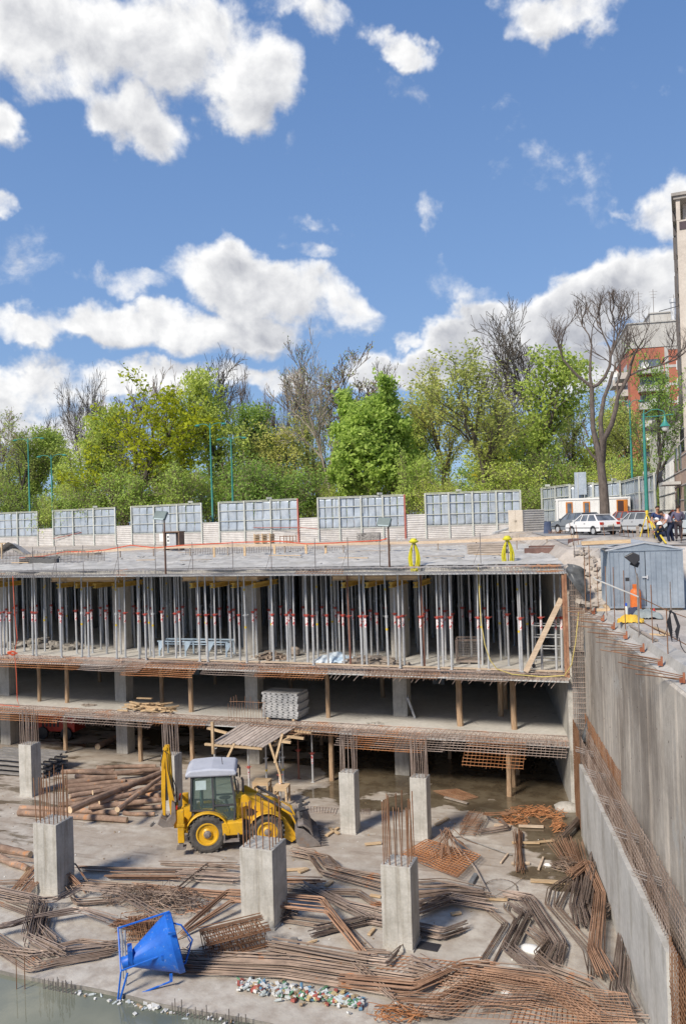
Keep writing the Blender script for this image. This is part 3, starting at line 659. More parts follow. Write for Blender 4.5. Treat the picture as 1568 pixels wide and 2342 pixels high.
for a in (
 # far bare crowns first, then the leafy row, then the shrubs
 ('twiggy', 25, 150, 945, 70, 'small brown twiggy tree at the far left edge behind the olive one'),
 ('bare', 105, 145, 958, 80, 'small bare tree showing left of the two dark leaning trunks'),
 ('bare', 178, 120, 872, 75, 'bare dark tree leaning left, left one of a pair against white cloud'),
 ('bare', 222, 122, 862, 70, 'bare dark tree, right one of a pair against white cloud'),
 ('bare_multi', 262, 150, 900, 90, 'faint bare tree left of the tall yellow maple'),
 ('bare_multi', 362, 120, 845, 170, 'bare grey multi-stemmed tree rising behind the yellow maple'),
 ('bare', 500, 125, 832, 140, 'bare tree with thick crown behind the green tree at the middle lamp posts'),
 ('bare_multi', 590, 118, 850, 110, 'pale bare multi-stemmed tree right of the middle lamp posts'),
 ('bare_multi', 645, 124, 862, 75, 'thin bare tree between the multi-stemmed one and the pale plane tree'),
 ('twiggy', 812, 122, 780, 150, 'tall brown twiggy tree behind the dense chestnut'),
 ('twiggy', 700, 132, 808, 90, 'brown twiggy tree top left of the tallest twiggy one'),
 ('twiggy', 885, 135, 850, 80, 'brown twiggy tree showing right above the dense chestnut'),
 ('plane', 748, 104, 815, 150, 'plane tree with pale forked trunk left of the chestnut'),
 ('bare', 1192, 108, 716, 165, 'tall bare tree with dark trunk left of the parked cabin'),
 ('bare', 1120, 120, 810, 120, 'bare tree crown behind the sparse green tree'),
 ('bare_multi', 1290, 130, 930, 90, 'bare grey tree behind the green ones left of the big bare tree'),
 ('sparse', 40, 108, 985, 130, 'olive green tree at the far left behind the first lamp post'),
 ('green', 140, 125, 1010, 70, 'dark green tree between the two left lamp posts'),
 ('green', 205, 104, 955, 120, 'tall green tree right of the second lamp post'),
 ('yellow', 345, 99, 893, 235, 'big yellow green maple with dark limbs above the third panel'),
 ('green', 497, 103, 886, 110, 'upright green tree right beside the tall middle lamp post'),
 ('sparse', 655, 106, 975, 130, 'yellow green tree left of the pale plane tree trunk'),
 ('chestnut', 815, 97, 888, 115, 'dense bright green chestnut, left one of two merging crowns'),
 ('chestnut', 893, 99, 880, 115, 'dense bright green chestnut, right one of two merging crowns'),
 ('sparse', 1000, 104, 862, 125, 'yellow green willow-like tree right of the chestnuts'),
 ('sparse', 1080, 96, 826, 190, 'broad sparse olive tree with dark visible trunk above the sixth panel'),
 ('green', 1245, 103, 862, 145, 'round green tree between the tall bare tree and the big bare one'),
 ('sparse', 1325, 118, 900, 120, 'yellow green tree directly behind the big bare tree'),
 ('sparse', 1425, 112, 930, 110, 'sparse olive tree left of the two right lamp posts'),
 ('green', 960, 120, 930, 90, 'green tree showing between chestnut and willow-like tree'),
 ('yellow', 1170, 118, 930, 110, 'yellow green tree low behind the tall bare tree'),
 ('green', 425, 112, 975, 110, 'mid green tree filling in right of the yellow maple'), ('sparse', 562, 110, 985, 100, 'light green tree behind the second middle lamp post'), ('green', 612, 114, 960, 100, 'light green tree below the thin bare ones'), ('sparse', 715, 116, 960, 110, 'pale green tree behind the plane tree trunk'), ('sparse', 265, 112, 985, 100, 'pale olive tree left of the yellow maple'), ('green', 1135, 114, 965, 110, 'green tree filling in left of the tall bare trunk'), ('green', 95, 114, 1010, 90, 'green tree between the olive tree and the dark one at left'), ('sparse', 1210, 116, 960, 100, 'olive green tree right of the tall bare trunk'), ('green', 930, 118, 975, 90, 'green tree just right of the chestnuts, lower'), ('green', 1385, 118, 960, 100, 'green tree behind the trunk of the big bare tree'),
): plant(*a)
r = plant('sparse', 1500, 70, 835, 100, 'sparse bright green street tree in front of the red brick tower', 'tree', 'trees on the street', leafy=LB)
for i, (px, D, yt, w, k) in enumerate(((15, 110, 1070, 100, 'bush'), (75, 108, 1085, 90, 'bushg'), (128, 102, 1080, 80, 'bushg'), (235, 99, 1060, 110, 'bushg'), (300, 97, 1040, 110, 'bush'), (420, 96, 1030, 110, 'bush'), (478, 97, 1060, 90, 'bush'), (560, 97, 1015, 120, 'bush'), (612, 98, 1035, 110, 'bushg'), (668, 96, 1040, 120, 'bush'), (720, 97, 1065, 90, 'bushg'), (765, 96, 1080, 60, 'bushg'), (955, 95, 1010, 90, 'bush'), (1000, 92, 1060, 90, 'bushg'), (1120, 94, 1060, 120, 'bush'), (1190, 92, 1020, 120, 'bush'), (1215, 89, 1080, 90, 'bushg'), (1280, 95, 1000, 120, 'bushg'), (1330, 96, 1040, 90, 'bush'), (1395, 92, 1030, 80, 'bushg'), (1440, 96, 1010, 80, 'bush'), (1500, 85, 1040, 60, 'bushg'), (350, 101, 1070, 130, 'bushg'), (170, 100, 1095, 80, 'bush'), (870, 101, 1060, 130, 'bush'), (530, 108, 1050, 90, 'bushg'), (1060, 99, 1075, 90, 'bushg'))):
    plant(k, px, D, yt+32, w, '%s green shrub from the left along the far side of the hoarding' % ordn(i), 'shrub', 'shrubs along the hoarding')
# the park behind reads as one mass
rn = random.Random(3); mb = MB(); tw = MB()
for i in range(26):
    px = -40+i*66+rn.uniform(-20, 20); D = rn.uniform(135, 165); c = gp(px, D, 0); zt = ad(px, rn.uniform(985, 1045), D).z
    pts = [c+p for p in shell_pts(i, 160, 5.5, (zt-10)/2, 10+(zt-10)/2, 12)]
    l = leaves(i, pts, 1500, .38, .5); b0 = len(mb.v); mb.v += l.v; mb.f += [tuple(q+b0 for q in f) for f in l.f]
mb.build('wood_foliage', LD, None)['kind'] = 'stuff'
# the big bare tree by the cabin: limbs laid out after the photograph
bt = thing('bare_tree', 'big bare tree with thick grey trunk splitting into three limbs by the white cabin', 'tree', gp(1375, 64, 11.05), 0, 'trees on the street')
def lim(pts, D=64):
    out = []
    for i, q in enumerate(pts): out.append(ad(q[0], q[1], D+(q[2] if len(q) > 2 else 0)))
    return out
mb = MB(); rn = random.Random(44); BR = []
main = [([(1383, 1212), (1381, 1150), (1378, 1110), (1374, 1075), (1371, 1050)], [.62, .55, .50, .47, .42]),
 ([(1373, 1060), (1364, 1020), (1355, 980), (1353, 930), (1352, 887)], [.36, .33, .28, .26, .25]),
 ([(1376, 1060), (1376, 1020), (1372, 960), (1380, 910), (1392, 880), (1400, 850)], [.34, .30, .26, .22, .2, .18]),
 ([(1377, 1055, -1), (1380, 1005, -2), (1398, 970, -3), (1408, 930, -3), (1412, 905, -3), (1437, 858, -4), (1441, 835, -4), (1450, 810, -5), (1470, 775, -6)], [.33, .30, .27, .24, .2, .19, .16, .1, .05]),
 ([(1352, 885), (1340, 875), (1318, 858), (1300, 838), (1287, 822), (1279, 800), (1285, 775), (1290, 758)], [.24, .18, .16, .13, .12, .09, .06, .03]),
 ([(1352, 885, 1), (1348, 860, 1), (1349, 820, 1), (1352, 790, 2), (1345, 765, 2), (1330, 745, 3), (1318, 715, 3)], [.2, .17, .14, .11, .08, .05, .03]),
 ([(1354, 885), (1366, 880), (1382, 862), (1393, 838), (1395, 815), (1404, 790), (1412, 768), (1418, 745), (1415, 720)], [.22, .2, .18, .17, .15, .12, .09, .06, .03]),
 ([(1395, 818), (1392, 795), (1378, 765), (1370, 740), (1365, 715)], [.13, .11, .08, .05, .03]),
 ([(1396, 812), (1402, 780), (1404, 745), (1398, 715), (1404, 690)], [.11, .09, .06, .05, .02]),
 ([(1404, 850), (1406, 830), (1425, 820), (1441, 812, -2), (1460, 805, -3)], [.13, .1, .08, .05, .03]),
 ([(1412, 905, -3), (1410, 880, -3), (1418, 855, -3), (1417, 830, -3), (1424, 815, -3)], [.14, .11, .08, .05, .03]),
 ([(1441, 858, -4), (1460, 848, -4), (1490, 840, -6), (1520, 832, -8), (1545, 822, -9), (1560, 800, -10)], [.12, .1, .09, .07, .05, .02]),
 ([(1344, 1000), (1336, 978), (1330, 962)], [.10, .08, .03]), ([(1372, 1058), (1352, 1040), (1338, 1020), (1330, 1008)], [.2, .14, .09, .04])]
ZTOP = ad(1375, 678, 64).z
def sub(P, rr, lv, l):
    if lv > 3: return
    n = {0: 6, 1: 5, 2: 3, 3: 1}[lv]
    for c in range(n):
        t = rn.uniform(.3, 1)*(len(P)-1); k = min(int(t), len(P)-2); f = t-k; p = P[k].lerp(P[k+1], f); d = (P[k+1]-P[k]).normalized()
        o = Vector((rn.gauss(0, 1), rn.gauss(0, 1), rn.gauss(.35, .6))).normalized(); nd = (d*.8+o*.75+Vector((0, 0, .35))).normalized()
        L_ = l*rn.uniform(.6, 1.2); q = [p]; dd = nd
        for s_ in range(4): dd = (dd+Vector((rn.gauss(0, .30), rn.gauss(0, .30), rn.gauss(.10, .2)))).normalized(); q.append(q[-1]+dd*L_/4)
        
        if q[-1].z > ZTOP: k_ = max(.3, (ZTOP+.2-p.z)/(q[-1].z-p.z)); q = [p+(v-p)*k_ for v in q]
        r0 = max(.009, min(rr*.5, .055/(lv+.7)/(1+.35*lv))); mb.tube(q, [r0, r0*.85, r0*.7, r0*.6, max(.007, r0*.5)], 4 if lv < 2 else 3, False); sub(q, r0, lv+1, l*.62)
for i, (pp, rs) in enumerate(main):
    rs = [q*.66 for q in rs]; P = lim(pp); mb.tube(P, rs, 10 if i < 4 else 7, False)
    if i > 3: sub(P, .1, 0 if i < 12 else 2, 2.3 if i < 12 else .6)
mb.build('trunk', BARKG, bt, world=True, smooth=True)

# ================================================================ hoarding
PANEL = mat('hoarding_sheet', (.36, .41, .465), c2=(.50, .55, .60), rough=.38, metal=.35, scale=.9, bump=.6, bscale=1.3, rnd=.06, var=.08)
PANELW = mat('hoarding_rib', (.46, .44, .42), c2=(.60, .58, .56), rough=.6, scale=1.2, bump=.1, rnd=.05, spots=(1.2, .66, (.35, .31, .28)))
POSTM = mat('hoarding_post', (.40, .42, .38), c2=(.55, .56, .52), rough=.6, scale=3, rnd=.08)
POSTR = mat('hoarding_red', (.38, .12, .09), rough=.7, rnd=0)
def zray(px, ypx, D): return ad(px, ypx, D).z
def rib_sheet(A, Bp, h, z0=0., pitch=.16):
    mb = MB(); n = max(2, int(h/pitch)); d = (Bp-A); nrm = Vector((d.y, -d.x, 0)).normalized()
    prof = []
    for i in range(n):
        z = z0+h*i/n; e = h/n; prof += [(z, 0), (z+e*.35, 0), (z+e*.5, .045), (z+e*.85, .045)]
    prof.append((z0+h, 0)); m = len(prof)
    for P_ in (A, Bp):
        for (z, o) in prof: q = P_+nrm*o; mb.v.append((q.x, q.y, q.z+z))
    for i in range(m-1): mb.f.append((i, m+i, m+i+1, i+1))
    for P_ in (A-nrm*.03, Bp-nrm*.03):
        mb.v += [(P_.x, P_.y, P_.z+z0), (P_.x, P_.y, P_.z+z0+h)]
    k = 2*m; mb.f.append((k, k+1, k+3, k+2)); return mb
def hoard(pxa, Da, pxb, Db, h, nb, label, low=1.2, z0=10.5, red=None, nsub=3, za=None, zb=None):
    A = gp(pxa, Da, z0 if za is None else za); Bq = gp(pxb, Db, z0 if zb is None else zb); d = Bq-A; nrm = Vector((d.y, -d.x, 0)).normalized()
    t = thing('hoarding_panel', label, 'fence panel', (A+Bq)/2, 0, 'tall hoarding panels round the site')
    P = lambda u, z, o=0.: A+d*u+Vector((0, 0, z))+nrm*o
    if low: rib_sheet(P(0, 0), P(1, 0), low).build('base_sheet', PANELW, t, world=True)
    rn = random.Random(int(pxa)); n = nb*nsub; mb = MB()
    for i in range(n):
        u0 = i/n+.003; u1 = (i+1)/n-.003; a = rn.uniform(-.03, .03); b = rn.uniform(-.03, .03)
        def f(u, v): return P(u0+(u1-u0)*u, low+.02+(h-low-.06)*v, -.03+a*u+b*v+.035*nz(u*2+i, v*4, i*3)+.02*math.sin(v*9+i))
        mb.grid(f, 5, 12)
    o = mb.build('panel_sheet', PANEL, t, world=True, smooth=True); md = o.modifiers.new('t', 'SOLIDIFY'); md.thickness = .012
    mb = MB()
    for z in (low+.03, low+(h-low)*.36, low+(h-low)*.70, h-.06): mb.bar(P(0, z, .05), P(1, z, .05), .06, .07)
    mb.build('rail', POSTM, t, world=True)
    for i in range(nb+1):
        u = i/nb; b = MB(); b.bar(P(u, -.05, .10), P(u, h+.05, .10), .15, .12, up=nrm); b.build('post', POSTR if red and i in red else POSTM, t, world=True)
    b = MB(); b.bar(P(0, h+.05, .03), P(1, h+.05, .03), .16, .05); b.build('cap_rail', POSTM, t, world=True)
    for k in range(rn.randint(2, 3)): u = rn.uniform(.15, .85); b = MB(); b.bar(P(u, h*.62, .12), P(u, h-.04, .12), .03, .03, up=nrm); b.build('strut', POSTM, t, world=True)
    if rn.random() < .7: u = rn.uniform(.2, .9); b = MB(); b.box(P(u, h+.22, .1), (.5, .16, .2), rz=rn.random()); b.bar(P(u, h+.05, .1), P(u, h+.15, .1), .05, .05); b.build('floodlight', POSTM, t, world=True)
HF = 4.2
hoard(-90, 106, 88, 101, HF, 4, 'tall blue grey hoarding panel cut by the left edge', nsub=3)
hoard(124, 99, 266, 93, HF, 3, 'tall blue grey hoarding panel, second from the left')
hoard(303, 91.5, 463, 86.3, HF, 3, 'tall blue grey hoarding panel behind the left floodlight', nsub=3)
hoard(503, 85, 683, 80.8, HF, 3, 'tall blue grey hoarding panel with a red right-hand post', red=(3,))
hoard(728, 79.8, 926, 78.4, HF, 4, 'tall blue grey hoarding panel behind the right floodlight', red=(4,), nsub=3)
hoard(973, 78.2, 1190, 76.6, HF+.05, 4, 'tall blue grey hoarding panel, widest one above the yellow cable coils', nsub=3)
for i, (a, Da, b_, Db, h, lab) in enumerate(((88, 101, 124, 99, 2.1, 'low ribbed fence piece between the first and second tall panels'), (266, 93, 303, 91.5, 2.15, 'low ribbed fence piece between the second and third tall panels'), (463, 86.3, 503, 85, 2.2, 'low ribbed fence piece in front of the tall middle lamp post'), (683, 80.8, 728, 79.8, 2.35, 'low ribbed fence piece right of the red post'), (926, 78.4, 973, 78.2, 2.35, 'low ribbed fence piece right of the fifth tall panel'), (1190, 76.6, 1243, 78, 2.35, 'low ribbed fence piece left of the white cabin'))):
    A = gp(a, Da, 10.5 if a < 1100 else 10.6); Bq = gp(b_, Db, 10.5 if a < 1100 else 10.6); mb = rib_sheet(A, Bq, h, 0, .2)
    tag(mb.build('ribbed_fence', PANELW), lab, 'fence', 'low ribbed fence pieces')
RF = [(1241, 84), (1305, 78.5), (1358, 77.3), (1421, 75), (1465, 67), (1500, 60)]
for i in range(5):
    (a, Da), (b_, Db) = RF[i], RF[i+1]; z0 = (10.5, 10.6, 10.75, 10.85, 10.95, 11.0)
    hoard(a, Da, b_, Db, 4.6-.1*i, 2 if i < 3 else 1, 'tall blue grey hoarding panel, %s of five behind the white cabin and cars' % ordn(i), low=1.1 if i == 0 else .25, za=z0[i], zb=z0[i+1], nsub=3)
b = MB(); A = gp(1315, 77.6, 14.2); Bq = gp(1342, 77.3, 14.2); b.bar(A+Vector((0, 0, 1.05)), Bq+Vector((0, 0, 1.05)), .04, 2.1)
t = thing('sign_back', 'grey board standing up above the hoarding behind the cabin', 'board', A); b.build('board', PANEL, t, world=True)
b = MB(); b.bar(A+Vector((.3, 0, -3)), A+Vector((.3, 0, 2)), .06, .06); b.bar(Bq+Vector((-.2, 0, -3)), Bq+Vector((-.2, 0, 2)), .06, .06); b.build('post', POSTM, t, world=True)

# ================================================================ lamp posts
GREENP = mat('lamp_green', (.035, .20, .17), c2=(.05, .25, .21), rough=.4, scale=2, bump=0, rnd=.05)
LAMPG = mat('lamp_glass', (.55, .56, .52), rough=.2, bump=0)
def lamp(px, D, ytop, label, arm=1.6, ring=False):
    base = gp(px, D, 10.5); zt = zray(px, ytop, D); t = thing('street_lamp', label, 'street lamp', base, 0, 'twin-armed green street lamps'); h = zt-10.5
    b = MB(); b.tube([(0, 0, 0), (0, 0, 1.2), (0, 0, 1.25), (0, 0, h*.55), (0, 0, h)], [.17, .16, .12, .10, .06], 8); b.build('pole', GREENP, t, smooth=True)
    for s in (-1, 1):
        b = MB(); b.tube([(0, 0, h-.5), (s*.25*arm, .0, h-.1), (s*.6*arm, .0, h), (s*arm, .1, h-.05)], .035, 6); a = b.build('arm', GREENP, t, smooth=True)
        b = MB(); b.lathe((s*(arm+.1), .1, h-.16), [(.02, .16), (.12, .12), (.26, .03), (.3, -.02), (.24, -.06), (.03, -.10)], 10); b.build('lamp_head', GREENP, a, smooth=True)
lamp(70, 104, 1002, 'green street lamp with two arms nearest the left edge', 2.0)
lamp(122, 100.5, 1040, 'green street lamp second from the left, slightly shorter', 1.8)
lamp(487, 88, 968, 'tall green street lamp standing in the hoarding gap', 1.5)
lamp(534, 87.5, 1000, 'green street lamp right of the tall one in the hoarding gap', 1.4)
lamp(1447, 76, 915, 'green street lamp behind the right-hand hoarding', .9)
base = gp(1478, 57, 11.05); t = thing('street_lamp', 'green street lamp with bell-shaped head on a bracket right of the cabin', 'street lamp', base)
h = zray(1474, 945, 57)-11.05
b = MB(); b.tube([(0, 0, 0), (0, 0, 1.2), (0, 0, h*.6), (0, 0, h)], [.16, .14, .11, .07], 10); b.build('pole', GREENP, t, smooth=True)
b = MB(); b.tube([(0, 0, h-.25), (1.0, 0, h-.25), (1.9, 0, h-.2)], .03, 6); b.tube([(0, 0, h-.1), (.5, 0, h+.2), (.9, 0, h+.22), (1.3, 0, h+.05), (1.35, 0, h-.25)], .03, 6); b.tube([(0, 0, h), (.05, 0, h+.25)], .04, 5); b.build('bracket', GREENP, t)
b = MB(); b.lathe((1.35, 0, h-1.0), [(.03, .75), (.07, .62), (.09, .5), (.14, .32), (.28, .12), (.36, .02), (.33, 0)], 14); lh = b.build('lamp_shade', GREENP, t, smooth=True)
b = MB(); b.lathe((1.35, 0, h-1.0), [(.24, .0), (.24, -.12), (.16, -.28), (.02, -.33)], 12); b.build('lamp_glass', LAMPG, lh, smooth=True)

# ================================================================ buildings on the right
BRICK = mat('brick_red', (.34, .115, .075), c2=(.44, .16, .10), scale=.6, bump=0, rnd=0, var=.1)
CONC = mat('tower_concrete', (.40, .39, .37), c2=(.50, .49, .46), scale=.8, bump=0, rnd=0)
WHITE = mat('white_paint', (.70, .70, .68), rough=.6, bump=0, rnd=0, var=.06)
GLASS = mat('window_glass', (.05, .06, .075), c2=(.16, .18, .21), rough=.12, scale=1.5, bump=0, rnd=.3, spec=.8)
tw = thing('apartment_tower', 'tall red brick apartment tower with balconies and satellite dishes at right', 'building', gp(1450, 140, 11), YAW-rad(12))
TH = zray(1462, 741, 140)-11; FH = 3.0
b = MB(); b.bbox((0, 0, 0), (16, 22, TH-4.2)); b.build('wall', BRICK, tw)
b = MB(); b.bbox((-.1, -.1, TH-4.1), (16.2, 22.2, TH)); b.bbox((4, 3, TH+.02), (15, 14, TH+2.2)); b.bbox((-.3, -.3, TH), (16.4, 22.4, TH+.18)); b.bbox((3.8, 2.8, TH+2.2), (15.2, 14.2, TH+2.4)); b.build('roof_band', CONC, tw)
b = MB(); b.bbox((10.4, 2.7, TH+.3), (12.6, 2.95, TH+2.1)); b.build('roof_panel', BRICK, tw)
nf = int((TH-4.2)/FH)
b = MB()
for k in range(nf+1):
    z = TH-4.2-k*FH; b.bbox((5.6, -.06, z-.45), (16.1, .02, z-.0)); b.bbox((5.6, -.05, z-3), (6.2, .015, z))
b.build('floor_band', CONC, tw)
b = MB(); b.bbox((7.6, -.12, TH-3.5), (9.8, -.02, TH-1.8)); b.build('vent_grille', BLACKM, tw)
for k in range(nf-1):
    z = TH-8.1-k*FH
    for x in (7.4, 12.2):
        b = MB(); b.bbox((x, -.09, z), (x+2.3, .0, z+1.5)); w = b.build('window', WHITE, tw)
        b = MB(); b.bbox((x+.12, -.12, z+.12), (x+.72, -.095, z+1.38)); b.bbox((x+.86, -.12, z+.12), (x+1.42, -.095, z+1.38)); b.bbox((x+1.56, -.12, z+.12), (x+2.18, -.095, z+1.38)); b.build('pane', GLASS, w)
for k in range(nf):
    z = TH-8.6-k*FH
    for (x0, x1, y0, y1) in ((1.2, 5.2, -1.5, 0), (-1.6, 0, 3, 8), (-1.6, 0, 11, 17)):
        b = MB(); b.bbox((x0, y0, z), (x1, y1, z+.18)); b.bbox((x0, y0, z+.18), (x1, y0+.1, z+1.1)); b.bbox((x0, y0+.11, z+.19), (x0+.1, y1, z+1.1)); bal = b.build('balcony', CONC, tw)
        b = MB()
        if y0 < 0: b.bbox((x0+.3, -.05, z+.25), (x1-.3, .01, z+2.5))
        else: b.bbox((-.05, y0+.3, z+.25), (.01, y1-.3, z+2.5))
        b.build('balcony_door', GLASS, bal)
    if k % 2 == 0:
        b = MB(); b.lathe((2.2+.6*(k % 4), -1.75, z+1.3), [(.02, .25), (.35, .18), (.62, .02), (.6, 0), (.3, .12), (.02, .18)], 14, 'y'); b.build('satellite_dish', WHITE, tw, smooth=True)
        b = MB(); b.lathe((-1.9, 4.5+k, z+1.2), [(.02, .25), (.35, .18), (.62, .02), (.6, 0), (.3, .12), (.02, .18)], 14, 'y'); b.build('satellite_dish', WHITE, tw, smooth=True)
b = MB()
for x, hh in ((4.6, 4.4), (2.2, 4.2), (7.9, 3.2)):
    b.tube([(x, 3, TH), (x, 3, TH+2+hh)], .05, 5)
    for q in range(3): b.bar((x-.7+.15*q, 3, TH+1.6+hh-q*.5), (x+.7-.15*q, 3, TH+1.6+hh-q*.5), .04, .04)
b.build('aerial', STEELB, tw)
b = MB(); b.tube([(7.6, 2.0, TH+.1), (7.6, 2.0, TH+3.6)], .45, 10); b.tube([(7.6, 2.0, TH+3.6), (7.6, 2.0, TH+4.2)], .6, 10); b.build('chimney', GALV, tw, smooth=True)
# pale building at the right edge
eb = thing('pale_building', 'tall pale rendered building cut by the right edge of the picture', 'building', gp(1569, 68, 11), YAW-rad(22.6))
EH = zray(1569, 440, 68)-11; REND = mat('render_pale', (.46, .41, .36), c2=(.56, .51, .45), scale=.5, bump=.1, rnd=0, streak=(.8, .8, .3), streakcol=(.88, .86, .84))
b = MB(); b.bbox((0, 0, 0), (14, 24, EH-2.2)); b.build('wall', REND, eb)
b = MB(); b.bbox((-.35, -.35, EH-.25), (14.3, 24.3, EH)); b.bbox((-.2, -.2, EH-.5), (14.2, 24.2, EH-.26)); b.build('cornice', mat('cornice_grey', (.30, .28, .26), rnd=0), eb)
b = MB(); b.bbox((.5, 1.2, EH-2.19), (13.5, 23.5, EH-.51)); b.bbox((-.02, -.02, EH-2.2), (.3, .3, EH-.5)); b.build('attic', REND, eb)
b = MB(); b.bbox((1.0, 1.1, EH-1.9), (2.8, 1.19, EH-.8)); b.build('attic_window', GLASS, eb)
b = MB(); b.bbox((.2, -.06, EH-3.0), (1.9, .0, EH-2.35)); b.bbox((2.6, -.06, EH-3.0), (4.9, .0, EH-2.35)); b.build('vent', mat('vent_dark', (.08, .06, .07), rnd=0), eb)
for k in range(8):
    z = 3.2+k*3.3
    for y in (2.0, 6, 10, 14):
        b = MB(); b.bbox((-.08, y, z), (-.01, y+1.3, z+1.9)); b.bbox((-.35, y+1.32, z), (-.08, y+1.38, z+1.9)); w = b.build('window', mat('shutter_dark', (.12, .11, .11), rnd=0), eb)
        b = MB(); b.bbox((-.11, y+.15, z+.15), (-.085, y+1.15, z+1.75)); b.build('pane', GLASS, w)
b = MB()
for z, l in ((EH-9.0, 1.6), (EH-16, .9), (EH-19, .8)): b.bar((-.1, 1, z), (-l, .8, z-.3), .06, .05)
b.build('awning_arm', BLACKM, eb)
# stone house with a tall glazed stair front
STONE = mat('stone_pink', (.36, .25, .19), c2=(.48, .35, .27), scale=1.2, bump=.6, bscale=3, rnd=0)
A = gp(1507, 78, 11.0); Bq = gp(1578, 50, 11.0); ang = math.atan2(Bq.y-A.y, Bq.x-A.x); Ls = (Bq-A).length
GL = Ls*.62
sb = thing('stone_house', 'rough pinkish stone house with tall gridded glass front beside the hoarding end', 'building', A, ang)
b = MB(); b.bbox((GL, 0, 0), (Ls+12, 9, 5.2)); b.build('wall', STONE, sb)
b = MB(); b.bbox((0, .15, 0), (GL-.05, 9, 5.6)); b.build('glazed_wall', CONC, sb)
b = MB()
for k in range(7):
    z = .25+k*.95
    b.bbox((GL, -.05, z), (Ls+12, -.001, z+.05))
b.build('stone_course', CONC, sb)
for k in range(4):
    z = .3+k*1.27
    for j in range(4):
        x = .4+j*4.8; b = MB(); b.bbox((x, .04, z), (x+4.3, .145, z+1.15)); w = b.build('window', GLASS, sb)
        b = MB()
        for q in range(7): b.bbox((x+q*.7, .0, z), (x+q*.7+.08, .036, z+1.15))
        b.bbox((x-.1, -.03, z-.07), (x+4.4, -.002, z-.0)); b.build('glazing_bars', WHITE, w)
for x, z in ((GL+2, 4.2), (GL+5, 4.2), (GL+8, 1.4), (GL+3, 1.4)):
    b = MB(); b.bbox((x, -.08, z), (x+1.3, .0, z+1.6)); b.build('window', GLASS, sb)
b = MB(); b.bbox((GL+2, -1.2, 3.2), (GL+6, -.06, 3.4)); q = b.build('balcony', CONC, sb)
b = MB()
for k in range(17): b.tube([(GL+2+k*.25, -1.15, 3.4), (GL+2+k*.25, -1.25, 3.8), (GL+2+k*.25, -1.15, 4.2)], .02, 4)
b.tube([(GL+2, -1.15, 4.2), (GL+6, -1.15, 4.2)], .03, 4); b.build('railing', BLACKM, q)
gh = thing('gabled_house', 'narrow grey gabled house wall left of the pale building', 'building', gp(1540, 84, 11), YAW)
b = MB(); b.prism([(0, 0), (4, 0), (4, 11.6), (2, 12.2), (0, 10.4)], 0, 6); b.build('wall', CONC, gh)
b = MB(); b.prism([(-.3, 10.1), (2, 12.3), (4.3, 11.9), (4.3, 12.1), (2, 12.6), (-.3, 10.35)], -.3, 6.2); b.build('roof', mat('roof_dark', (.10, .09, .09), rnd=0), gh)
b = MB(); b.bbox((.9, -.05, 7.2), (1.5, -.001, 9.9)); b.build('window', GLASS, gh)

for nm, m, pts, lab in (('cable', 'r', [(122, 1232), (200, 1215), (262, 1208), (303, 1207), (390, 1212), (463, 1205), (503, 1206), (600, 1207), (683, 1206), (728, 1210)], 'thin red cable slung along the left hoarding panels'), ('cable', 'k', [(124, 1226), (180, 1216), (215, 1226), (266, 1212), (300, 1218), (380, 1226), (463, 1215)], 'thin dark cable sagging along the second and third hoarding panels')):
    b = MB(); b.tube([ad(x, y, 98.5-(x-122)/606*20.2) for x, y in pts], .035 if m == 'r' else .028, 4)
    tag(b.build(nm, POSTR if m == 'r' else BLACKM), lab, 'cable')
# ================================================================ on the deck
FLEECE = mat('fleece', (.36, .345, .315), c2=(.52, .505, .475), rough=.9, scale=.9, bump=.5, bscale=7, rnd=.05, var=.1, spots=(.8, .62, (.38, .37, .35)))
PALEW = mat('plank_pale', (.46, .35, .25), c2=(.60, .48, .36), rough=.8, scale=1.5, stretch=(.6, 6, 6), rnd=.08)
rn = random.Random(9)
for i in range(6):
    x0 = -47+8*i; x1 = x0+8.3; sd = i*5.3
    def f(u, v):
        x = x0+(x1-x0)*u; y = 36.0+20.5*v+.25*nz(x, 0, sd, .7)*(v < .01); x = min(x, xw(y)-.05)
        r = abs(nz(x+.4*nz(x, y, 2, 1.2), y, sd, .9)); r2 = abs(nz(x, y*1.5, sd+4, 2.3)); edge = min(1, v*9)
        return (x, y, 10.352+.008*i+edge*(.24*max(0, .42-r)+.20*max(0, .3-r2)+.05*nz(x, y, 1, 5)+.03))
    b = MB(); b.grid(f, 46, 92); o = b.build('ground_sheet', FLEECE, smooth=True)
    tag(o, '%s crumpled whitish fleece sheet from the left covering the deck' % ordn(i), 'sheet', 'fleece sheets on the deck')
b = MB(); b.grid(lambda u, v: (lambda x, y: (min(x, xw(y)), y, 10.42+.12*max(0, nz(x, y, 3, .5))+.05*nz(x, y, 8, 2)))(-60+58*u, 56.2+9.5*v), 70, 14)
tag(b.build('ground', DIRT), kind='structure')
b = MB()
for k in range(58): x = -44+rn.random()*38; y = 37+rn.random()*18; b = b
def plank(x, y, z, l, w, h, a, m, nm, lab, cat='plank', grp='loose planks on the deck', pitch=0.0, parent=None):
    t = MB(); M_ = Matrix.Rotation(a, 3, 'Z') @ Matrix.Rotation(pitch, 3, 'Y'); t.box((x, y, z+h/2), (l, w, h), M=M_); o = t.build(nm, m, parent)
    if lab: tag(o, lab, cat, grp)
    return o
for i in range(11):
    x = -40+i*3.4+rn.uniform(-1, 1); y = 38.5+rn.random()*12
    plank(min(x, xw(y)-2), y, 10.60, rn.uniform(1, 2.6), .12, .035, rn.uniform(-.5, .5), WOODG if i % 2 else WOODN, 'plank', '%s loose plank from the left lying on the white deck sheets' % ordn(i))
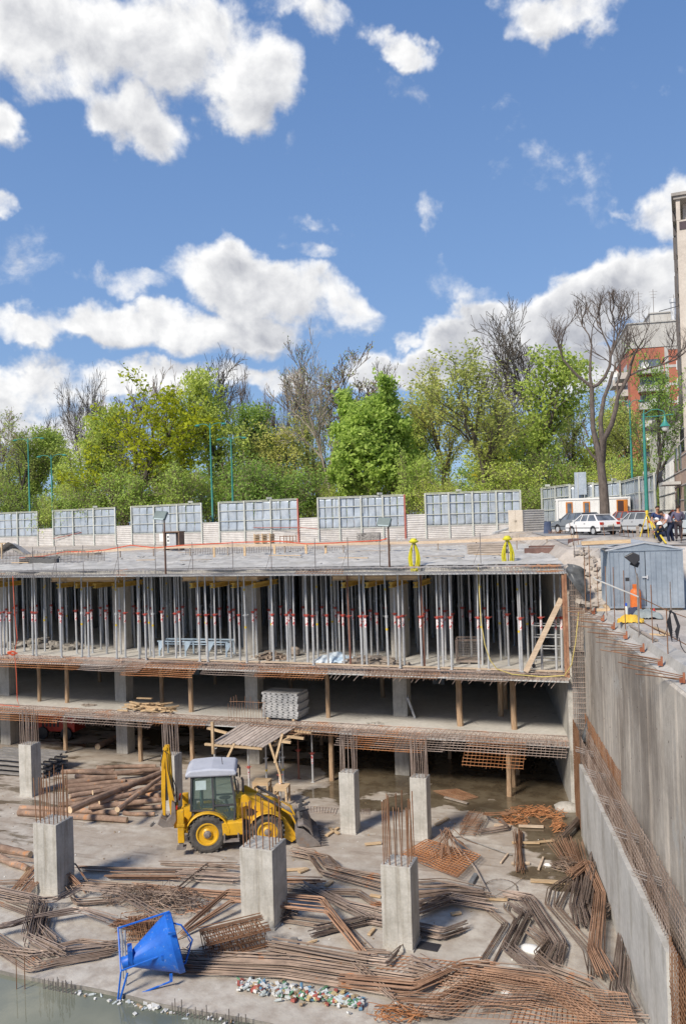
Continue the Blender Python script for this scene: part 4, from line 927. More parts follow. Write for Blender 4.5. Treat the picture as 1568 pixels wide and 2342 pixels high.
# long tan guard board and red cable across the back of the deck
b = MB()
pts = [(60, 1271), (200, 1262), (350, 1253), (520, 1248), (784, 1244), (1000, 1240), (1180, 1233), (1322, 1227)]
P = [gp(q[0], 58-(i*1.6 if i < 5 else 8+(i-5)*2.6), 0) for i, q in enumerate(pts)]
for i, q in enumerate(pts): P[i] = ad(q[0], q[1], 58-(i*1.6 if i < 5 else 8+(i-5)*2.6))
for a, c in zip(P[:-1], P[1:]): b.bar(a, c, .05, .17)
gb = thing('guard_board', 'long pale timber guard board running across the back of the deck', 'board', (P[3].x, P[3].y, 10.4)); b.build('board', PALEW, gb, world=True)
b = MB()
for a, c in zip(P[:-1], P[1:]):
    for t in (.0, .5):
        p = a.lerp(c, t); b.bar((p.x, p.y+.06, 10.3), (p.x, p.y+.06, p.z+.12), .07, .07, up=(0, 1, 0))
b.build('stake', WOODG, gb, world=True)
REDC = mat('cable_red', (.60, .10, .04), rough=.5, bump=0, rnd=0); YELC = mat('cable_yellow', (.62, .56, .03), rough=.45, bump=0, rnd=.05, var=.1)
q = [(45, 1276), (100, 1272), (150, 1262), (200, 1262), (240, 1258), (300, 1247), (355, 1253), (420, 1247), (560, 1240), (640, 1238), (700, 1244), (760, 1242), (870, 1236), (884, 1232)]
b = MB(); b.tube([ad(x, y, 55-i*.6) for i, (x, y) in enumerate(q)], .035, 5); tag(b.build('cable', REDC), 'red cable draped along the pale guard board at the back of the deck', 'cable')
for nm, x0, x1, y0, y1, n, m, lab, D in (('starter_fence', 0, 240, 1262, 1298, 75, STEELB, 'row of upright grey starter bars at the left end of the deck', 50), ('starter_fence', 425, 790, 1252, 1273, 95, STEELB, 'long low row of starter bars across the middle of the deck', 56), ('starter_fence', 1256, 1311, 1214, 1278, 17, RUST, 'tall rusty starter bars standing at the right end of the deck', 58)):
    b = MB(); r_ = random.Random(n)
    for i in range(n):
        x = x0+(x1-x0)*i/(n-1); A = ad(x, y1+r_.uniform(-2, 2), D); A.z = 10.4; C = A.copy(); C.z = ad(x, y0, D).z+r_.uniform(-.12, .1)
        b.tube([A, C], .02 if D < 52 else .022, 3)
    for z in (.35, .75):
        A = ad(x0, y1, D); C = ad(x1, y1, D); b.tube([(A.x, A.y, 10.4+z*(1.1 if n < 20 else .8)), (C.x, C.y, 10.4+z*(1.1 if n < 20 else .8))], .018, 3)
    tag(b.build(nm, m), lab, 'rebar')
for x in (490, 560, 628, 700, 745): 
    A = ad(x, 1268, 52); b = MB(); b.box((A.x, A.y, 10.72), (.14, .06, .7)); tag(b.build('stake', WOODN), 'pale timber stake at the deck starter bars near the %s' % {490: 'left end', 560: 'left floodlight side', 628: 'middle', 700: 'red hoarding post', 745: 'right end'}[x], 'stake', 'stakes on the deck')
for x, y, D, l, w, h, a, m, nm, lab in (
 (1113, 1266, 44, 2.0, 1.1, .6, .02, WOODG, 'board_stack', 'stack of grey boards on the deck between the two yellow coils'),
 (1238, 1271, 42.5, 1.7, .4, .32, .0, mat('board_dark', (.12, .07, .06), c2=(.2, .12, .1), rnd=0), 'timber_beam', 'short dark brown timber beam at the right end of the deck'),
 (90, 1283, 50, 2.6, .4, .3, .0, mat('pipe_dark', (.10, .10, .10), rnd=0), 'timber_beam', 'dark grey beam lying among the left starter bars'),
 (180, 1254, 62, 4.6, .6, .35, -.3, mat('timber_old', (.17, .15, .12), c2=(.27, .24, .2), rnd=0), 'timber_beam', 'long weathered beam on the dirt under the second hoarding panel')):
    A = ad(x, y, D); b = MB(); z = 10.46
    n = 5 if nm == 'board_stack' else 1
    for k in range(n): b.box((A.x+.03*(k % 2), A.y, z+h/n*(k+.5)), (l-.05*(k % 3), w, h/n-.015), rz=a)
    if n == 1: b.box((A.x+.1, A.y+.2, z+h+.06), (l*.9, .15, .1), rz=a+.05)
    tag(b.build(nm, m), lab, 'timber')
# thin guard rods of the deck edge with their stays
for i, x in enumerate((75, 128, 190, 270, 355, 440, 532, 620, 720, 795, 868, 1098, 1312)):
    A = ad(x+1, 1295, 36.5); A.z = 10.4; h = 1.35; b = MB(); b.tube([A, A+Vector((0, 0, h))], .017, 4)
    if i % 2: b.tube([A+Vector((-.35, .1, 0)), A+Vector((0, 0, h*.62))], .010, 3)
    tag(b.build('guard_rod', STEELB), '%s thin steel guard rod from the left on the deck edge' % ordn(i), 'rod', 'guard rods on the deck edge')
# floodlights on poles
def flood(px, yb, yt, D, lab):
    A = ad(px, yb, D); A.z = 10.35; zt = zray(px, yt, D); t = thing('floodlight_stand', lab, 'floodlight', A, 0, 'floodlights on poles'); h = zt-10.35
    b = MB(); b.tube([(0, 0, 0), (.0, 0, h*.75), (0, 0, h)], [.05, .04, .035], 6); b.build('pole', mat('pole_rust', (.10, .05, .035), c2=(.17, .10, .07), rnd=0), t)
    M_ = Matrix.Rotation(-.55, 3, 'X') @ Matrix.Rotation(.1, 3, 'Y'); b = MB(); b.box((-.18, 0, h+.18), (.62, .14, .42), M=M_); hd = b.build('lamp_head', mat('lamp_body', (.12, .16, .16), rough=.5, rnd=0), t, bevel=.03)
    b = MB(); b.box((-.18, -.10, h+.13), (.50, .02, .30), M=M_); b.build('glass', mat('lamp_face', (.38, .45, .45), rough=.2, bump=0, rnd=0), hd)
flood(379, 1299, 1188, 37, 'floodlight on a thin dark pole at the left part of the deck')
flood(890, 1290, 1203, 37, 'floodlight on a thin dark pole in the middle of the deck')
# yellow coils
for px, lab in ((947, 'yellow cable coil hung on a pole, left one of two on the deck'), (1161, 'yellow cable coil hung on a pole, right one of two on the deck')):
    D = 38.5; A = ad(px, 1292 if px < 1000 else 1288, D-1.5); A.z = 10.36; t = thing('cable_coil', lab, 'cable coil', A, 0, 'yellow cable coils'); h = zray(px, 1236 if px < 1000 else 1230, D-1.5)-10.36; rn = random.Random(px)
    b = MB(); b.tube([(0, .08, 0), (0, .08, h)], .022, 6); b.tube([(-.16, .05, h-.08), (.16, .05, h-.08)], .022, 6); b.build('stand', STEELB, t)
    b = MB()
    for k in range(11):
        w = .10+.016*k*rn.uniform(.8, 1.15); hl = .56+.012*k*rn.uniform(.3, 1.2); zc = h-.10-hl; oy = rn.uniform(-.06, .06)
        b.tube([(w*math.sin(2*PI*s_/20)*(1-.35*max(0, math.cos(2*PI*s_/20))), oy+.02*math.sin(s_*1.3+k), zc+hl*math.cos(2*PI*s_/20)) for s_ in range(21)], .017, 4, False)
    b.build('cable_loops', YELC, t, smooth=True)
    b = MB(); b.lathe((0, 0, h-.12), [(.10, 0), (.21, .04), (.22, .09), (.15, .13), (.14, .19), (.05, .22)], 12); b.build('hook_cap', YELC, t, smooth=True)
# pallets, cabinet, basket etc. in front of the hoarding
def fp(px, ybase, D, z=None):
    A = ad(px, ybase, D); A.z = zg(A.x, A.y) if z is None else z; return A
A = fp(605, 1240, 74); t = thing('pallet_stack', 'stack of new pale wooden pallets in front of the fourth hoarding panel', 'pallets', A, .1)
for k in range(7):
    b = MB()
    for j in range(3): b.box((-.7+.7*j, 0, .05+.14*k), (.1, 1.1, .08))
    for j in range(5): b.box((0, -.48+.24*j, .11+.14*k), (1.6+.12*(k % 2), .14, .03))
    b.build('pallet', WOODN, t)
b = MB(); b.box((-.75, -.58, .55), (.09, .03, 1.0)); b.box((.0, -.58, .55), (.09, .03, 1.0)); b.box((.7, -.58, .55), (.09, .03, 1.0)); b.build('side_board', WOODN, t)
A = fp(655, 1240, 73); b = MB()
for z in (0, .35, .8): b.bar((A.x-.6, A.y, A.z+z), (A.x+.6, A.y, A.z+z), .05, .05); b.bar((A.x-.6, A.y+.8, A.z+z), (A.x+.6, A.y+.8, A.z+z), .05, .05)
for x in (-.6, 0, .6):
    for y in (0, .8): b.bar((A.x+x, A.y+y, A.z), (A.x+x, A.y+y, A.z+.85), .05, .05)
tag(b.build('metal_crate', RUST), 'rusty open metal crate right of the pallet stack', 'crate')
t = thing('power_cabinet', 'open electric cabinet in a brown wooden box behind the left floodlight', 'cabinet', fp(398, 1243, 68), -.1)
b = MB()
for q in ((( -.75, 0, .75), (.1, .7, 1.5)), ((.75, 0, .75), (.1, .7, 1.5)), ((0, 0, 1.5), (1.7, .8, .08)), ((0, .3, .75), (1.4, .05, 1.45))): b.box(*q)
b.build('wooden_box', mat('box_brown', (.17, .11, .08), c2=(.26, .18, .13), rnd=0), t)
b = MB(); b.box((-.1, -.02, .8), (.95, .4, 1.15)); cb = b.build('cabinet_box', GALV, t)
b = MB(); b.box((-.38, -.235, .95), (.3, .02, .8)); b.build('door', WHITE, cb)
b = MB(); b.box((-.38, -.25, 1.1), (.14, .01, .16)); b.box((-.38, -.25, .78), (.14, .01, .16)); b.build('meter', BLACKM, cb)
b = MB(); b.box((-1.25, .05, 1.05), (.42, .14, .65)); b.build('meter_box', WHITE, t)
A = fp(843, 1237, 72); b = MB()
def slabf(u, v): return (A.x-1.05+2.1*u, A.y+.12*v, A.z+.95*v+.05*nz(u*3, v*3, 2))
b.box((A.x, A.y, A.z+.42), (2.1, .28, .84)); rn = random.Random(4)
for k in range(26): b.box((A.x-.95+1.9*rn.random(), A.y-.15, A.z+.08+.7*rn.random()), (.2, .06, .14), rz=.1)
tag(b.build('rubble_slab', mat('slab_speckle', (.22, .21, .20), c2=(.34, .32, .30), scale=5, spots=(4, .52, (.12, .115, .11)), rnd=0)), 'speckled dark grey broken slab leaning at the fifth hoarding panel', 'slab')
b = MB(); A = fp(930, 1236, 72)
for x in (-.9, -.5, .3, .8): b.bar((A.x+x, A.y, A.z), (A.x+x, A.y, A.z+.5+.15*(x > 0)), .05, .05)
b.bar((A.x-.9, A.y, A.z+.25), (A.x+.8, A.y, A.z+.25), .05, .05); tag(b.build('pipe_rack', GALV), 'small blue grey metal frame by the low fence right of the fifth panel', 'frame')
b = MB(); b.bar(fp(1128, 1228, 70)+Vector((0, 0, .1)), ad(1170, 1206, 71), .35, .12); o = b.build('metal_channel', GALV); tag(o, 'shiny metal channel leaning against the sixth hoarding panel', 'channel')
t = thing('metal_locker', 'beige double-door metal locker in front of the sixth hoarding panel', 'locker', fp(1180, 1226, 70), .05)
b = MB(); b.box((0, 0, .95), (1.2, .5, 1.85)); b.build('body', mat('locker_beige', (.50, .44, .36), c2=(.6, .54, .46), rnd=0), t, bevel=.02)
for s in (-1, 1):
    b = MB(); b.box((s*.29, -.26, .95), (.55, .02, 1.75)); d = b.build('door', MATS['locker_beige'], t); b = MB(); b.box((s*.06, -.285, .95), (.03, .03, .15)); b.build('handle', BLACKM, d)
# left end: sand bag heap and tarp tent
A = fp(18, 1262, 60, 10.45); b = MB(); b.grid(lambda u, v: (A.x-1.2+3.6*u, A.y+.8*math.sin(3*v), A.z+max(0, 1.25*(1-abs(2*u-.72)**1.3)*(1-.5*v))+.12*nz(u*4, v*4, 1)), 14, 8)
tag(b.build('tarpaulin', mat('tarp_grey', (.30, .29, .27), c2=(.42, .4, .38), rnd=0), smooth=True), 'grey tarpaulin over a wooden frame at the left edge of the deck', 'tarpaulin')
b = MB(); b.bar(A+Vector((-.9, -.5, 0)), A+Vector((-.8, -.5, 1.2)), .1, .1); b.bar(A+Vector((0, -.6, 0)), A+Vector((.05, -.6, 1.2)), .1, .1); b.bar(A+Vector((-1.1, -.5, 1.2)), A+Vector((.4, -.6, 1.15)), .12, .06)
tag(b.build('tarpaulin_stand', WOODN), 'small pale timber frame holding the grey tarpaulin at the left edge', 'frame')

# ================================================================ steel props under the deck
STK = mat('prop_sticker', (.72, .66, .66), c2=(.48, .05, .05), rough=.5, scale=13, ramp=(.52, .54), bump=0, rnd=.3, var=.02)
REDP = mat('prop_red', (.36, .06, .045), rough=.5, bump=0, rnd=.15); YELP = mat('prop_yellow', (.70, .50, .04), rough=.5, bump=0, rnd=0)
PROPR = mat('prop_rusty', (.16, .07, .05), c2=(.27, .14, .10), rough=.7, scale=2, rnd=.1)
def prop(H, kind=0, parts=True, z_=0):
    t = thing('steel_prop', None, None)
    m = PROPR if kind == 2 else GALV; hc = H*.53
    b = MB(); b.tube([(0, 0, 0), (0, 0, hc)], .052, 7); b.box((0, 0, .01), (.16, .16, .02)); b.build('outer_tube', m, t, smooth=True)
    b = MB(); b.tube([(0, 0, hc), (0, 0, H-.02)], .036, 6); b.box((0, 0, H-.01), (.16, .16, .02))
    if kind != 2: b.tube([(0, 0, H*.80), (0, 0, H*.805)], .07, 7)
    b.build('inner_tube', m, t, smooth=True)
    b = MB(); b.tube([(0, 0, hc-.05), (0, 0, hc+.06)], .075, 8); b.tube([(-.14, -.05, hc+.03), (-.07, -.07, hc), (.08, -.06, hc+.02), (.17, -.04, hc+.05)], .014, 4); b.build('collar', REDP if kind != 1 else GALV, t)
    b = MB()
    if kind == 0: b.tube([(0, 0, hc-.50), (0, 0, hc-.09)], .0555, 8, False); b.build('label_sleeve', STK, t)
    elif kind == 1: [MB().tube([(0, 0, hc+a), (0, 0, hc+a+.1)], q, 8, False).build('marking_band', YELP, t) for a, q in ((-.62, .056), (1.2, .040))]
    return t
PH = 10.08-5.745
protos = [prop(PH, 0), prop(PH, 1), prop(PH, 2)]; PK = [kids(p) for p in protos]; used = [False]*3
def put_prop(kind, x, y, lab, group, z=5.745, tilt=True, parts=True):
    if parts and not used[kind]: r = protos[kind]; used[kind] = True
    elif parts: r = copy_tree(protos[kind], None, PK[kind])
    else:
        r = far_prop.copy(); COL.objects.link(r)
    r.location = (x, y, z); r.rotation_euler = (random.uniform(-.012, .012)*tilt, random.uniform(-.012, .012)*tilt, random.uniform(0, 6.28) if kind != 0 else random.uniform(-.6, .6))
    r.name = 'steel_prop'; tag(r, lab, 'prop', group); return r
b = MB(); hc = PH*.53; b.tube([(0, 0, 0), (0, 0, hc)], .052, 5); b.tube([(0, 0, hc), (0, 0, PH)], .036, 5); b.tube([(0, 0, hc-.05), (0, 0, hc+.06)], .08, 6)
b.box((0, 0, .01), (.15, .15, .02)); far_prop = b.build('steel_prop', GALV, smooth=True)
c4 = [5, 22, 55, 180, 200, 340, 455, 492, 648, 697, 775, 812, 855, 980, 1112, 1157, 1200, 1337, 1375, 1525]
c5 = [68, 137, 165, 240, 322, 355, 415, 440, 550, 610, 632, 735, 722, 808, 832, 875, 1015, 1065, 1228, 1238, 1340, 1415, 1443]
front = sorted([q*.4084 for q in c4]+[640.4+q*.4434 for q in c5]+[655, 700])
rn = random.Random(21); redx = (640.4+355*.4434, 640.4+735*.4434)
for i, x in enumerate(front):
    Y = 36.15+rn.uniform(0, .5); P_ = onY(x, 1400, Y); k = 2 if any(abs(x-r_) < 1 for r_ in redx) else (1 if rn.random() < .14 else 0)
    put_prop(k, P_.x, Y, '%s steel prop from the left in the front row under the deck' % ordn(i), 'steel props holding up the deck')
cnt = 0
for r_ in range(1, 9):
    Y = 36.5+1.15*r_; row = []; x = -46-r_*.5
    while x < xw(Y)-.4:
        p = Vector((x, Y, 8)); row.append(x); x += rn.uniform(.75, 1.45)+(.25 if r_ > 4 else 0)
    for x in row:
        if any(abs(x+35.4-8*k) < .5 for k in range(5)) and abs(Y-39.35) < .6: continue
        # outside the view on the left
        q = RC.transposed() @ (Vector((x, Y, 8))-Vector((0, 0, HC)))
        if 784-q.x/q.z*FPX < -8: continue
        if cnt >= 300-len(front): break
        yy = Y+rn.uniform(-.25, .25)
        if r_ <= 3: put_prop(1 if rn.random() < .2 else 0, x, yy, '%s steel prop standing in the %s row behind the deck edge' % (ordn(row.index(x)), ordn(r_)), 'steel props holding up the deck')
        else: put_prop(0, x, yy, '%s dim grey prop of the %s row, deep in the shadow under the deck' % (ordn(row.index(x)), ordn(r_)), 'steel props deep under the deck', parts=False)
        cnt += 1
mb = MB()
for r_ in range(9, 18):
    Y = 36.5+1.5*r_-2; x = -46-r_*.5
    while x < xw(Y)-.4:
        mb.tube([(x, Y, 5.745), (x, Y, 8.0)], .052, 4, False); mb.tube([(x, Y, 8.0), (x, Y, 10.07)], .036, 4, False); x += rn.uniform(1.0, 1.7)
o = mb.build('steel_props', GALV); o['kind'] = 'stuff'
COL.objects.unlink(far_prop); bpy.data.objects.remove(far_prop)
# things standing between the props
t = thing('mesh_crate', 'empty wire mesh crate on a pallet between the props at right', 'crate', onY(1073, 1500, 38.2), .15); t.location.z = 5.745
b = MB(); b.box((0, 0, .1), (1.2, 1.0, .06)); [b.box((-.5+.5*k, 0, .035), (.1, 1, .07)) for k in range(3)]; b.build('pallet', WOODG, t)
b = MB()
for sx in (-1, 1):
    for sy in (-1, 1): b.bar((.58*sx, .48*sy, .13), (.58*sx, .48*sy, 1.1), .05, .05, up=(0, 1, 0))
for z in (.15, 1.1):
    for s in (-1, 1): b.bar((-.6, .48*s, z), (.6, .48*s, z), .04, .04); b.bar((.58*s, -.48, z), (.58*s, .48, z), .04, .04)
b.build('frame', MIXB, t)
b = MB()
for k in range(1, 15):
    for s in (-1, 1): b.tube([(-.6+.08*k, .48*s, .15), (-.6+.08*k, .48*s, 1.1)], .006, 3, False); b.tube([(.58*s, -.48+.068*k, .15), (.58*s, -.48+.068*k, 1.1)], .006, 3, False)
for k in range(1, 12):
    for s in (-1, 1): b.tube([(-.6, .48*s, .15+.08*k), (.6, .48*s, .15+.08*k)], .006, 3, False)
b.build('wire_mesh', STEELB, t)
t = thing('scaffold_trolley', 'low rolling scaffold frame with wheels at the right end under the deck', 'scaffold', onY(1242, 1480, 37.3), .0); t.location.z = 5.745; b = MB()
for x in (-.45, .75):
    for y in (0, .8): b.tube([(x, y, .1), (x, y, 1.9)], .025, 5)
for z in (.35, .85, 1.35, 1.85): b.tube([(-.45, 0, z), (.75, 0, z)], .022, 5); b.tube([(-.45, .8, z), (.75, .8, z)], .022, 5)
b.build('frame', GALV, t)
for x in (-.45, .75):
    b = MB(); b.lathe((x, -.04, .09), [(.05, 0), (.09, .01), (.09, .05), (.05, .06)], 10, 'y'); b.build('wheel', BLACKM, t)
t = thing('trestle_frame', 'long low pale blue trestle frame between the props left of the middle', 'trestle', onY(440, 1465, 37.6), .05); t.location.z = 5.745; b = MB()
BLUEG = mat('steel_blue', (.30, .38, .46), rough=.5, rnd=0)
for y in (0, .9): b.bar((-2.0, y, .75), (2.0, y, .75), .07, .07); b.bar((-1.9, y, .62), (1.8, y, .62), .04, .04)
b.build('top_rail', BLUEG, t)
for x in (-1.9, -.4, .9, 1.9):
    b = MB(); b.bar((x, 0, 0), (x, 0, .75), .07, .07, up=(0, 1, 0)); b.bar((x, .9, 0), (x, .9, .75), .07, .07, up=(0, 1, 0)); b.bar((x, 0, .7), (x, .9, .7), .05, .05)
    b.add([(x, -.04, .72), (x+.35, -.04, .72), (x+.05, -.04, .25), (x, -.0, .72), (x+.35, -.0, .72), (x+.05, 0, .25)], [(0, 1, 2), (5, 4, 3), (0, 3, 4, 1), (1, 4, 5, 2), (2, 5, 3, 0)]); b.build('leg', BLUEG, t)
def pile(cx, cy, z, rx, ry, n, lr, m, nm, lab, cat, seed, grp=None, w=(.06, .12), hmax=.45, flat=False):
    rn = random.Random(seed); b = MB()
    for i in range(n):
        a = rn.uniform(0, 6.28); q = rn.random()**.7; x = cx+rx*q*math.cos(a); y = cy+ry*q*math.sin(a)
        l = rn.uniform(*lr); ww = rn.uniform(*w); h = ww*rn.uniform(.4, .9); zz = z+h/2+hmax*(1-q)*rn.random()
        b.box((x, y, zz), (l, ww, h), M=Matrix.Rotation(rn.uniform(-.9, .9) if flat else rn.uniform(0, PI), 3, 'Z') @ Matrix.Rotation(rn.uniform(-.25, .25)*(.4 if flat else 1), 3, 'Y'))
    o = b.build(nm, m); tag(o, lab, cat, grp); return o
P_ = onY(610, 1490, 37.3); pile(P_.x, 37.6, 5.75, .9, .6, 60, (.2, .7), mat('scrap_brown', (.22, .17, .13), c2=(.36, .28, .22), rnd=0), 'scrap_heap', 'heap of brown offcuts and stones by the third concrete column', 'scrap heap', 1)
P_ = onY(850, 1495, 37.2); pile(P_.x, 37.2, 5.75, 1.7, .6, 90, (.3, 1.3), WOODG, 'timber_heap', 'low heap of broken timber between the props right of the middle', 'timber', 2, flat=True, hmax=.35)
P_ = onY(765, 1497, 37.2); b = MB(); cx = P_.x
b.grid(lambda u, v: (cx-1.1+2.2*u, 36.8+1.1*v, 5.75+max(0, .4*math.sin(PI*u)*math.sin(PI*v)+.13*nz(u*6, v*5, 2)+.08*abs(nz(u*14, v*12, 3)))), 26, 16)
tag(b.build('plastic_sheet', mat('plastic_blue', (.50, .54, .58), c2=(.30, .42, .55), rough=.35, scale=1.5, rnd=0)), 'crumpled bluish white plastic sheet left of the broken timber', 'plastic sheet')
P_ = onY(100, 1465, 39); pile(P_.x, 39, 5.75, 3.2, .6, 90, (.3, .9), mat('stone_heap', (.25, .23, .20), c2=(.38, .35, .31), rnd=0), 'rubble_heap', 'low grey rubble heap behind the props at far left', 'rubble', 3, hmax=.5, w=(.12, .26))
P_ = onY(673, 1478, 38.6); b = MB(); b.lathe((P_.x, 38.6, 5.75), [(.16, 0), (.28, .12), (.27, .34), (.14, .44), (.03, .46)], 12); tag(b.build('sack', WOODG, smooth=True), 'small tan sack on the floor between the props', 'sack')
b = MB(); b.bar((xw(36)-1.75, 35.95, 5.8), (xw(36)-.2, 36.25, 8.9), .22, .06, up=(0, 1, 0)); tag(b.build('plank', PALEW), 'long pale plank leaning against the right end wall under the deck', 'plank')
for a, c, d in ((-24, -17.6, 0), (-17.5, -12.0, .05), (-12, -3.4, 0)):
    b = MB(); b.bar((a, 36.35+d, 5.80), (c, 36.35-d, 5.80), .18, .05); tag(b.build('plank', PALEW), 'flat pale plank along the middle floor edge, %s piece' % {-24: 'left', -17.5: 'middle', -12: 'right'}[a], 'plank', 'planks along the middle floor edge')
# cables
b = MB(); b.tube([ad(x, y, D) for x, y, D in ((1093, 1290, 36.2), (1095, 1350, 35.8), (1099, 1420, 35.4), (1108, 1475, 35.2), (1120, 1510, 35.1), (1135, 1530, 35.1), (1170, 1542, 35), (1240, 1548, 34.5), (1290, 1545, 34), (1306, 1520, 33.6), (1315, 1470, 33.5), (1322, 1400, 33.4))], .022, 5); tag(b.build('cable', mat('cable_pale', (.55, .45, .16), rnd=0, bump=0)), 'pale yellow cable drooping over the deck edge at right', 'cable')
b = MB(); b.tube([ad(x, y, D) for x, y, D in ((30, 1318, 41.3), (34, 1400, 41), (40, 1460, 40.5), (34, 1495, 40.5), (38, 1540, 40.4), (40, 1600, 40.2), (45, 1616, 40), (0, 1612, 40.4), (-40, 1608, 40.4))], .017, 5); b.tube([ad(x, y, 40.4) for x, y in ((18, 1493), (30, 1490), (40, 1494), (30, 1498), (18, 1493))], .05, 5); tag(b.build('cable', REDC), 'red cable hanging down past two floors at the left edge', 'cable')
# ================================================================ in the pit
def K1(x, y): return x*.4084, 1518.7+y*.4084          # reading aids: measured spots
def K2(x, y): return 585.5+x*.4784, 1555.2+y*.4784
def K3(x, y): return x*.4084, 1902.8+y*.4084
def K4(x, y): return 548.9+x*.4084, 1902.8+y*.4084
def K5(x, y): return 1097.8+x*.29987, 1811.3+y*.29987
def K8(x, y): return 1189.3+x*.2415, 1024.6+y*.2415
def K9(x, y): return 1262.5+x*.2578, 1225.9+y*.2578
# free-standing columns with starter bars
cols = [((73.5, 1824), 34, 1.62, 18, 'farthest left one, beside the grey beams'), ((131.5, 2052), 63, 1.75, 17, 'wide one in front of the log pile'), ((402, 1856), 33.5, 1.62, 15, 'half hidden behind the excavator arm'),
        ((626.5, 2129), 81, 1.45, 16, 'widest one in front of the excavator wheel'), ((812.7, 1910), 36, 1.62, 12, 'narrow one just right of the loader bucket'), ((977.8, 1926), 38, 1.62, 14, 'narrow one left of the orange mesh'), ((943, 2179.7), 69.5, 2.0, 16, 'nearest one among the steel bundles')]
for i, ((x, y), wpx, bl, nb, lab) in enumerate(cols):
    c = az(x, y); D = (RC.transposed() @ (c-Vector((0, 0, HC)))).z*-1; w = wpx*D/FPX*1.03
    t = thing('concrete_column', 'square grey concrete column with upright bars, '+lab, 'column', (c.x-w/2, c.y+w/2, 0), 0, 'new concrete columns in the pit'); h = 2.42
    b = MB(); b.box((0, 0, h/2), (w, w*.95, h)); b.build('shaft', C_GREY, t, bevel=.012)
    b = MB(); b.box((0, 0, .03), (w*1.06, w*1.02, .06)); b.build('foot', C_BEIGE, t)
    rn = random.Random(i*3+1)
    if w > .8:
        b = MB(); b.box((rn.uniform(-.08, .08), -w*.475-.001, h*.54), (.012, .006, h*.9)); b.build('form_seam', C_DARK, t)
    b = MB(); b.box((0, 0, .19+.1*rn.random()), (w+.005, w*.95+.005, .012)); b.build('form_seam', C_DARK, t)
    for k in range(nb):
        u = k/nb*4; s = int(u); f = (u-s)*2-1; e = .40*w
        px_, py_ = [(f*e, -e), (e, f*e), (-f*e, e), (-e, -f*e)][s]; l = bl*rn.uniform(.78, 1.04); dx, dy = rn.uniform(-.05, .05), rn.uniform(-.05, .05)
        b = MB(); b.tube([(px_, py_, h-.02), (px_+dx*.3, py_+dy*.3, h+l*.4), (px_+dx, py_+dy, h+l)], .017, 5); b.build('starter_bar', RUST if i in (1, 3, 6) else MIXB, t)
# round timber posts in the lower storeys
POSTW = mat('post_wood', (.30, .19, .11), c2=(.47, .33, .21), rough=.85, scale=3, stretch=(4, 4, .7), bump=.4, rnd=.2)
def post(bx, by, z0, z1, r, lab, m=POSTW, seed=0):
    A = az(bx, by, z0+.0); rn = random.Random(int(bx*7+by)); b = MB()
    dx, dy = rn.uniform(-.06, .06), rn.uniform(-.06, .06)
    b.tube([(A.x, A.y, z0), (A.x+dx*.4, A.y+dy*.4, z0+(z1-z0)*.33), (A.x+dx*.3, A.y, z0+(z1-z0)*.66), (A.x+dx, A.y+dy, z1)], [r*1.05, r, r*.97, r*.9], 8)
    tag(b.build('timber_post', m, smooth=True), lab, 'post', 'round timber posts between the floors')
for i, (x, y, r) in enumerate(((91, 1604, .10), (154, 1607, .11), (371, 1609, .11), (438, 1628, .125), (751, 1641, .11), (1052, 1660, .14), (1144, 1638, .13), (1175.5, 1668, .13), (1155, 1622, .10), (228, 1560, .10), (492, 1565, .1), (665, 1575, .11), (875, 1595, .12))):
    post(x, y, 2.87, 5.46, r, '%s round timber post on the lower open floor, counted front row first' % ordn(i))
for i, (x, y, r) in enumerate(((82, 1700, .1), (151, 1722, .11), (322.6, 1741, .115), (441, 1752, .115), (759, 1785, .13), (1164, 1821, .12), (1173.5, 1799, .12), (1183, 1772, .1), (735, 1703, .1), (1028, 1735, .1))):
    post(x, y, 0, 2.6, r, '%s round timber post standing on the pit floor under the building' % ordn(i))
def floorprop(x, y, H_, kind, lab, z=0.0):
    A = az(x, y, z); t = prop(H_, kind); t.location = A; tag(t, lab, 'prop', 'steel props on the pit floor'); return t
floorprop(715.6, 1789, 2.6, 0, 'single galvanised prop with red sticker right of the plank canopy'); floorprop(683.6, 1781, 2.6, 2, 'rusty red prop behind the right end of the plank canopy')
# plank canopy by the building
FA = az(571, 1813); zt = 2.30
t = thing('plank_canopy', 'sloping roof of grey planks on steel props and timbers behind the excavator', 'canopy', (FA.x, FA.y+1, 0))
n = 13; rn = random.Random(8)
bl_ = az(560, 1652, 2.75); br_ = az(684, 1660, 2.75); fl_ = az(484, 1699, zt); fr_ = az(606, 1708, zt)
for k in range(n):
    u = (k+.5)/n; a = fl_.lerp(fr_, u)+Vector((0, -.12*rn.random(), .02*rn.random())); c = bl_.lerp(br_, u)+Vector((0, .1*rn.random(), .02))
    b = MB(); b.bar(a, c, .19, .035); b.build('plank', mat('canopy_plank', (.30, .25, .22), c2=(.46, .40, .36), rough=.85, scale=2, stretch=(6, .8, 6), rnd=.16), t, world=True)
for a, c in (((469, 1702, zt-.08), (600, 1712, zt-.08)), ((475, 1665, zt+.15), (520, 1677, zt+.1)), ((655, 1668, 2.6), (712, 1676, 2.55)), ((640, 1682, 2.45), (695, 1689, 2.40)), ((618, 1693, 2.35), (665, 1698, 2.3)), ((625, 1705, 2.2), (712, 1665, 2.62))):
    b = MB(); b.bar(az(*a), az(*c), .12, .10); b.build('beam', WOODN, t, world=True)
b = MB(); A = az(487, 1700, zt); b.bar(A+Vector((0, 0, -.5)), A+Vector((0, 0, 1.0)), .12, .1, up=(0, 1, 0)); b.build('upright', WOODN, t, world=True)
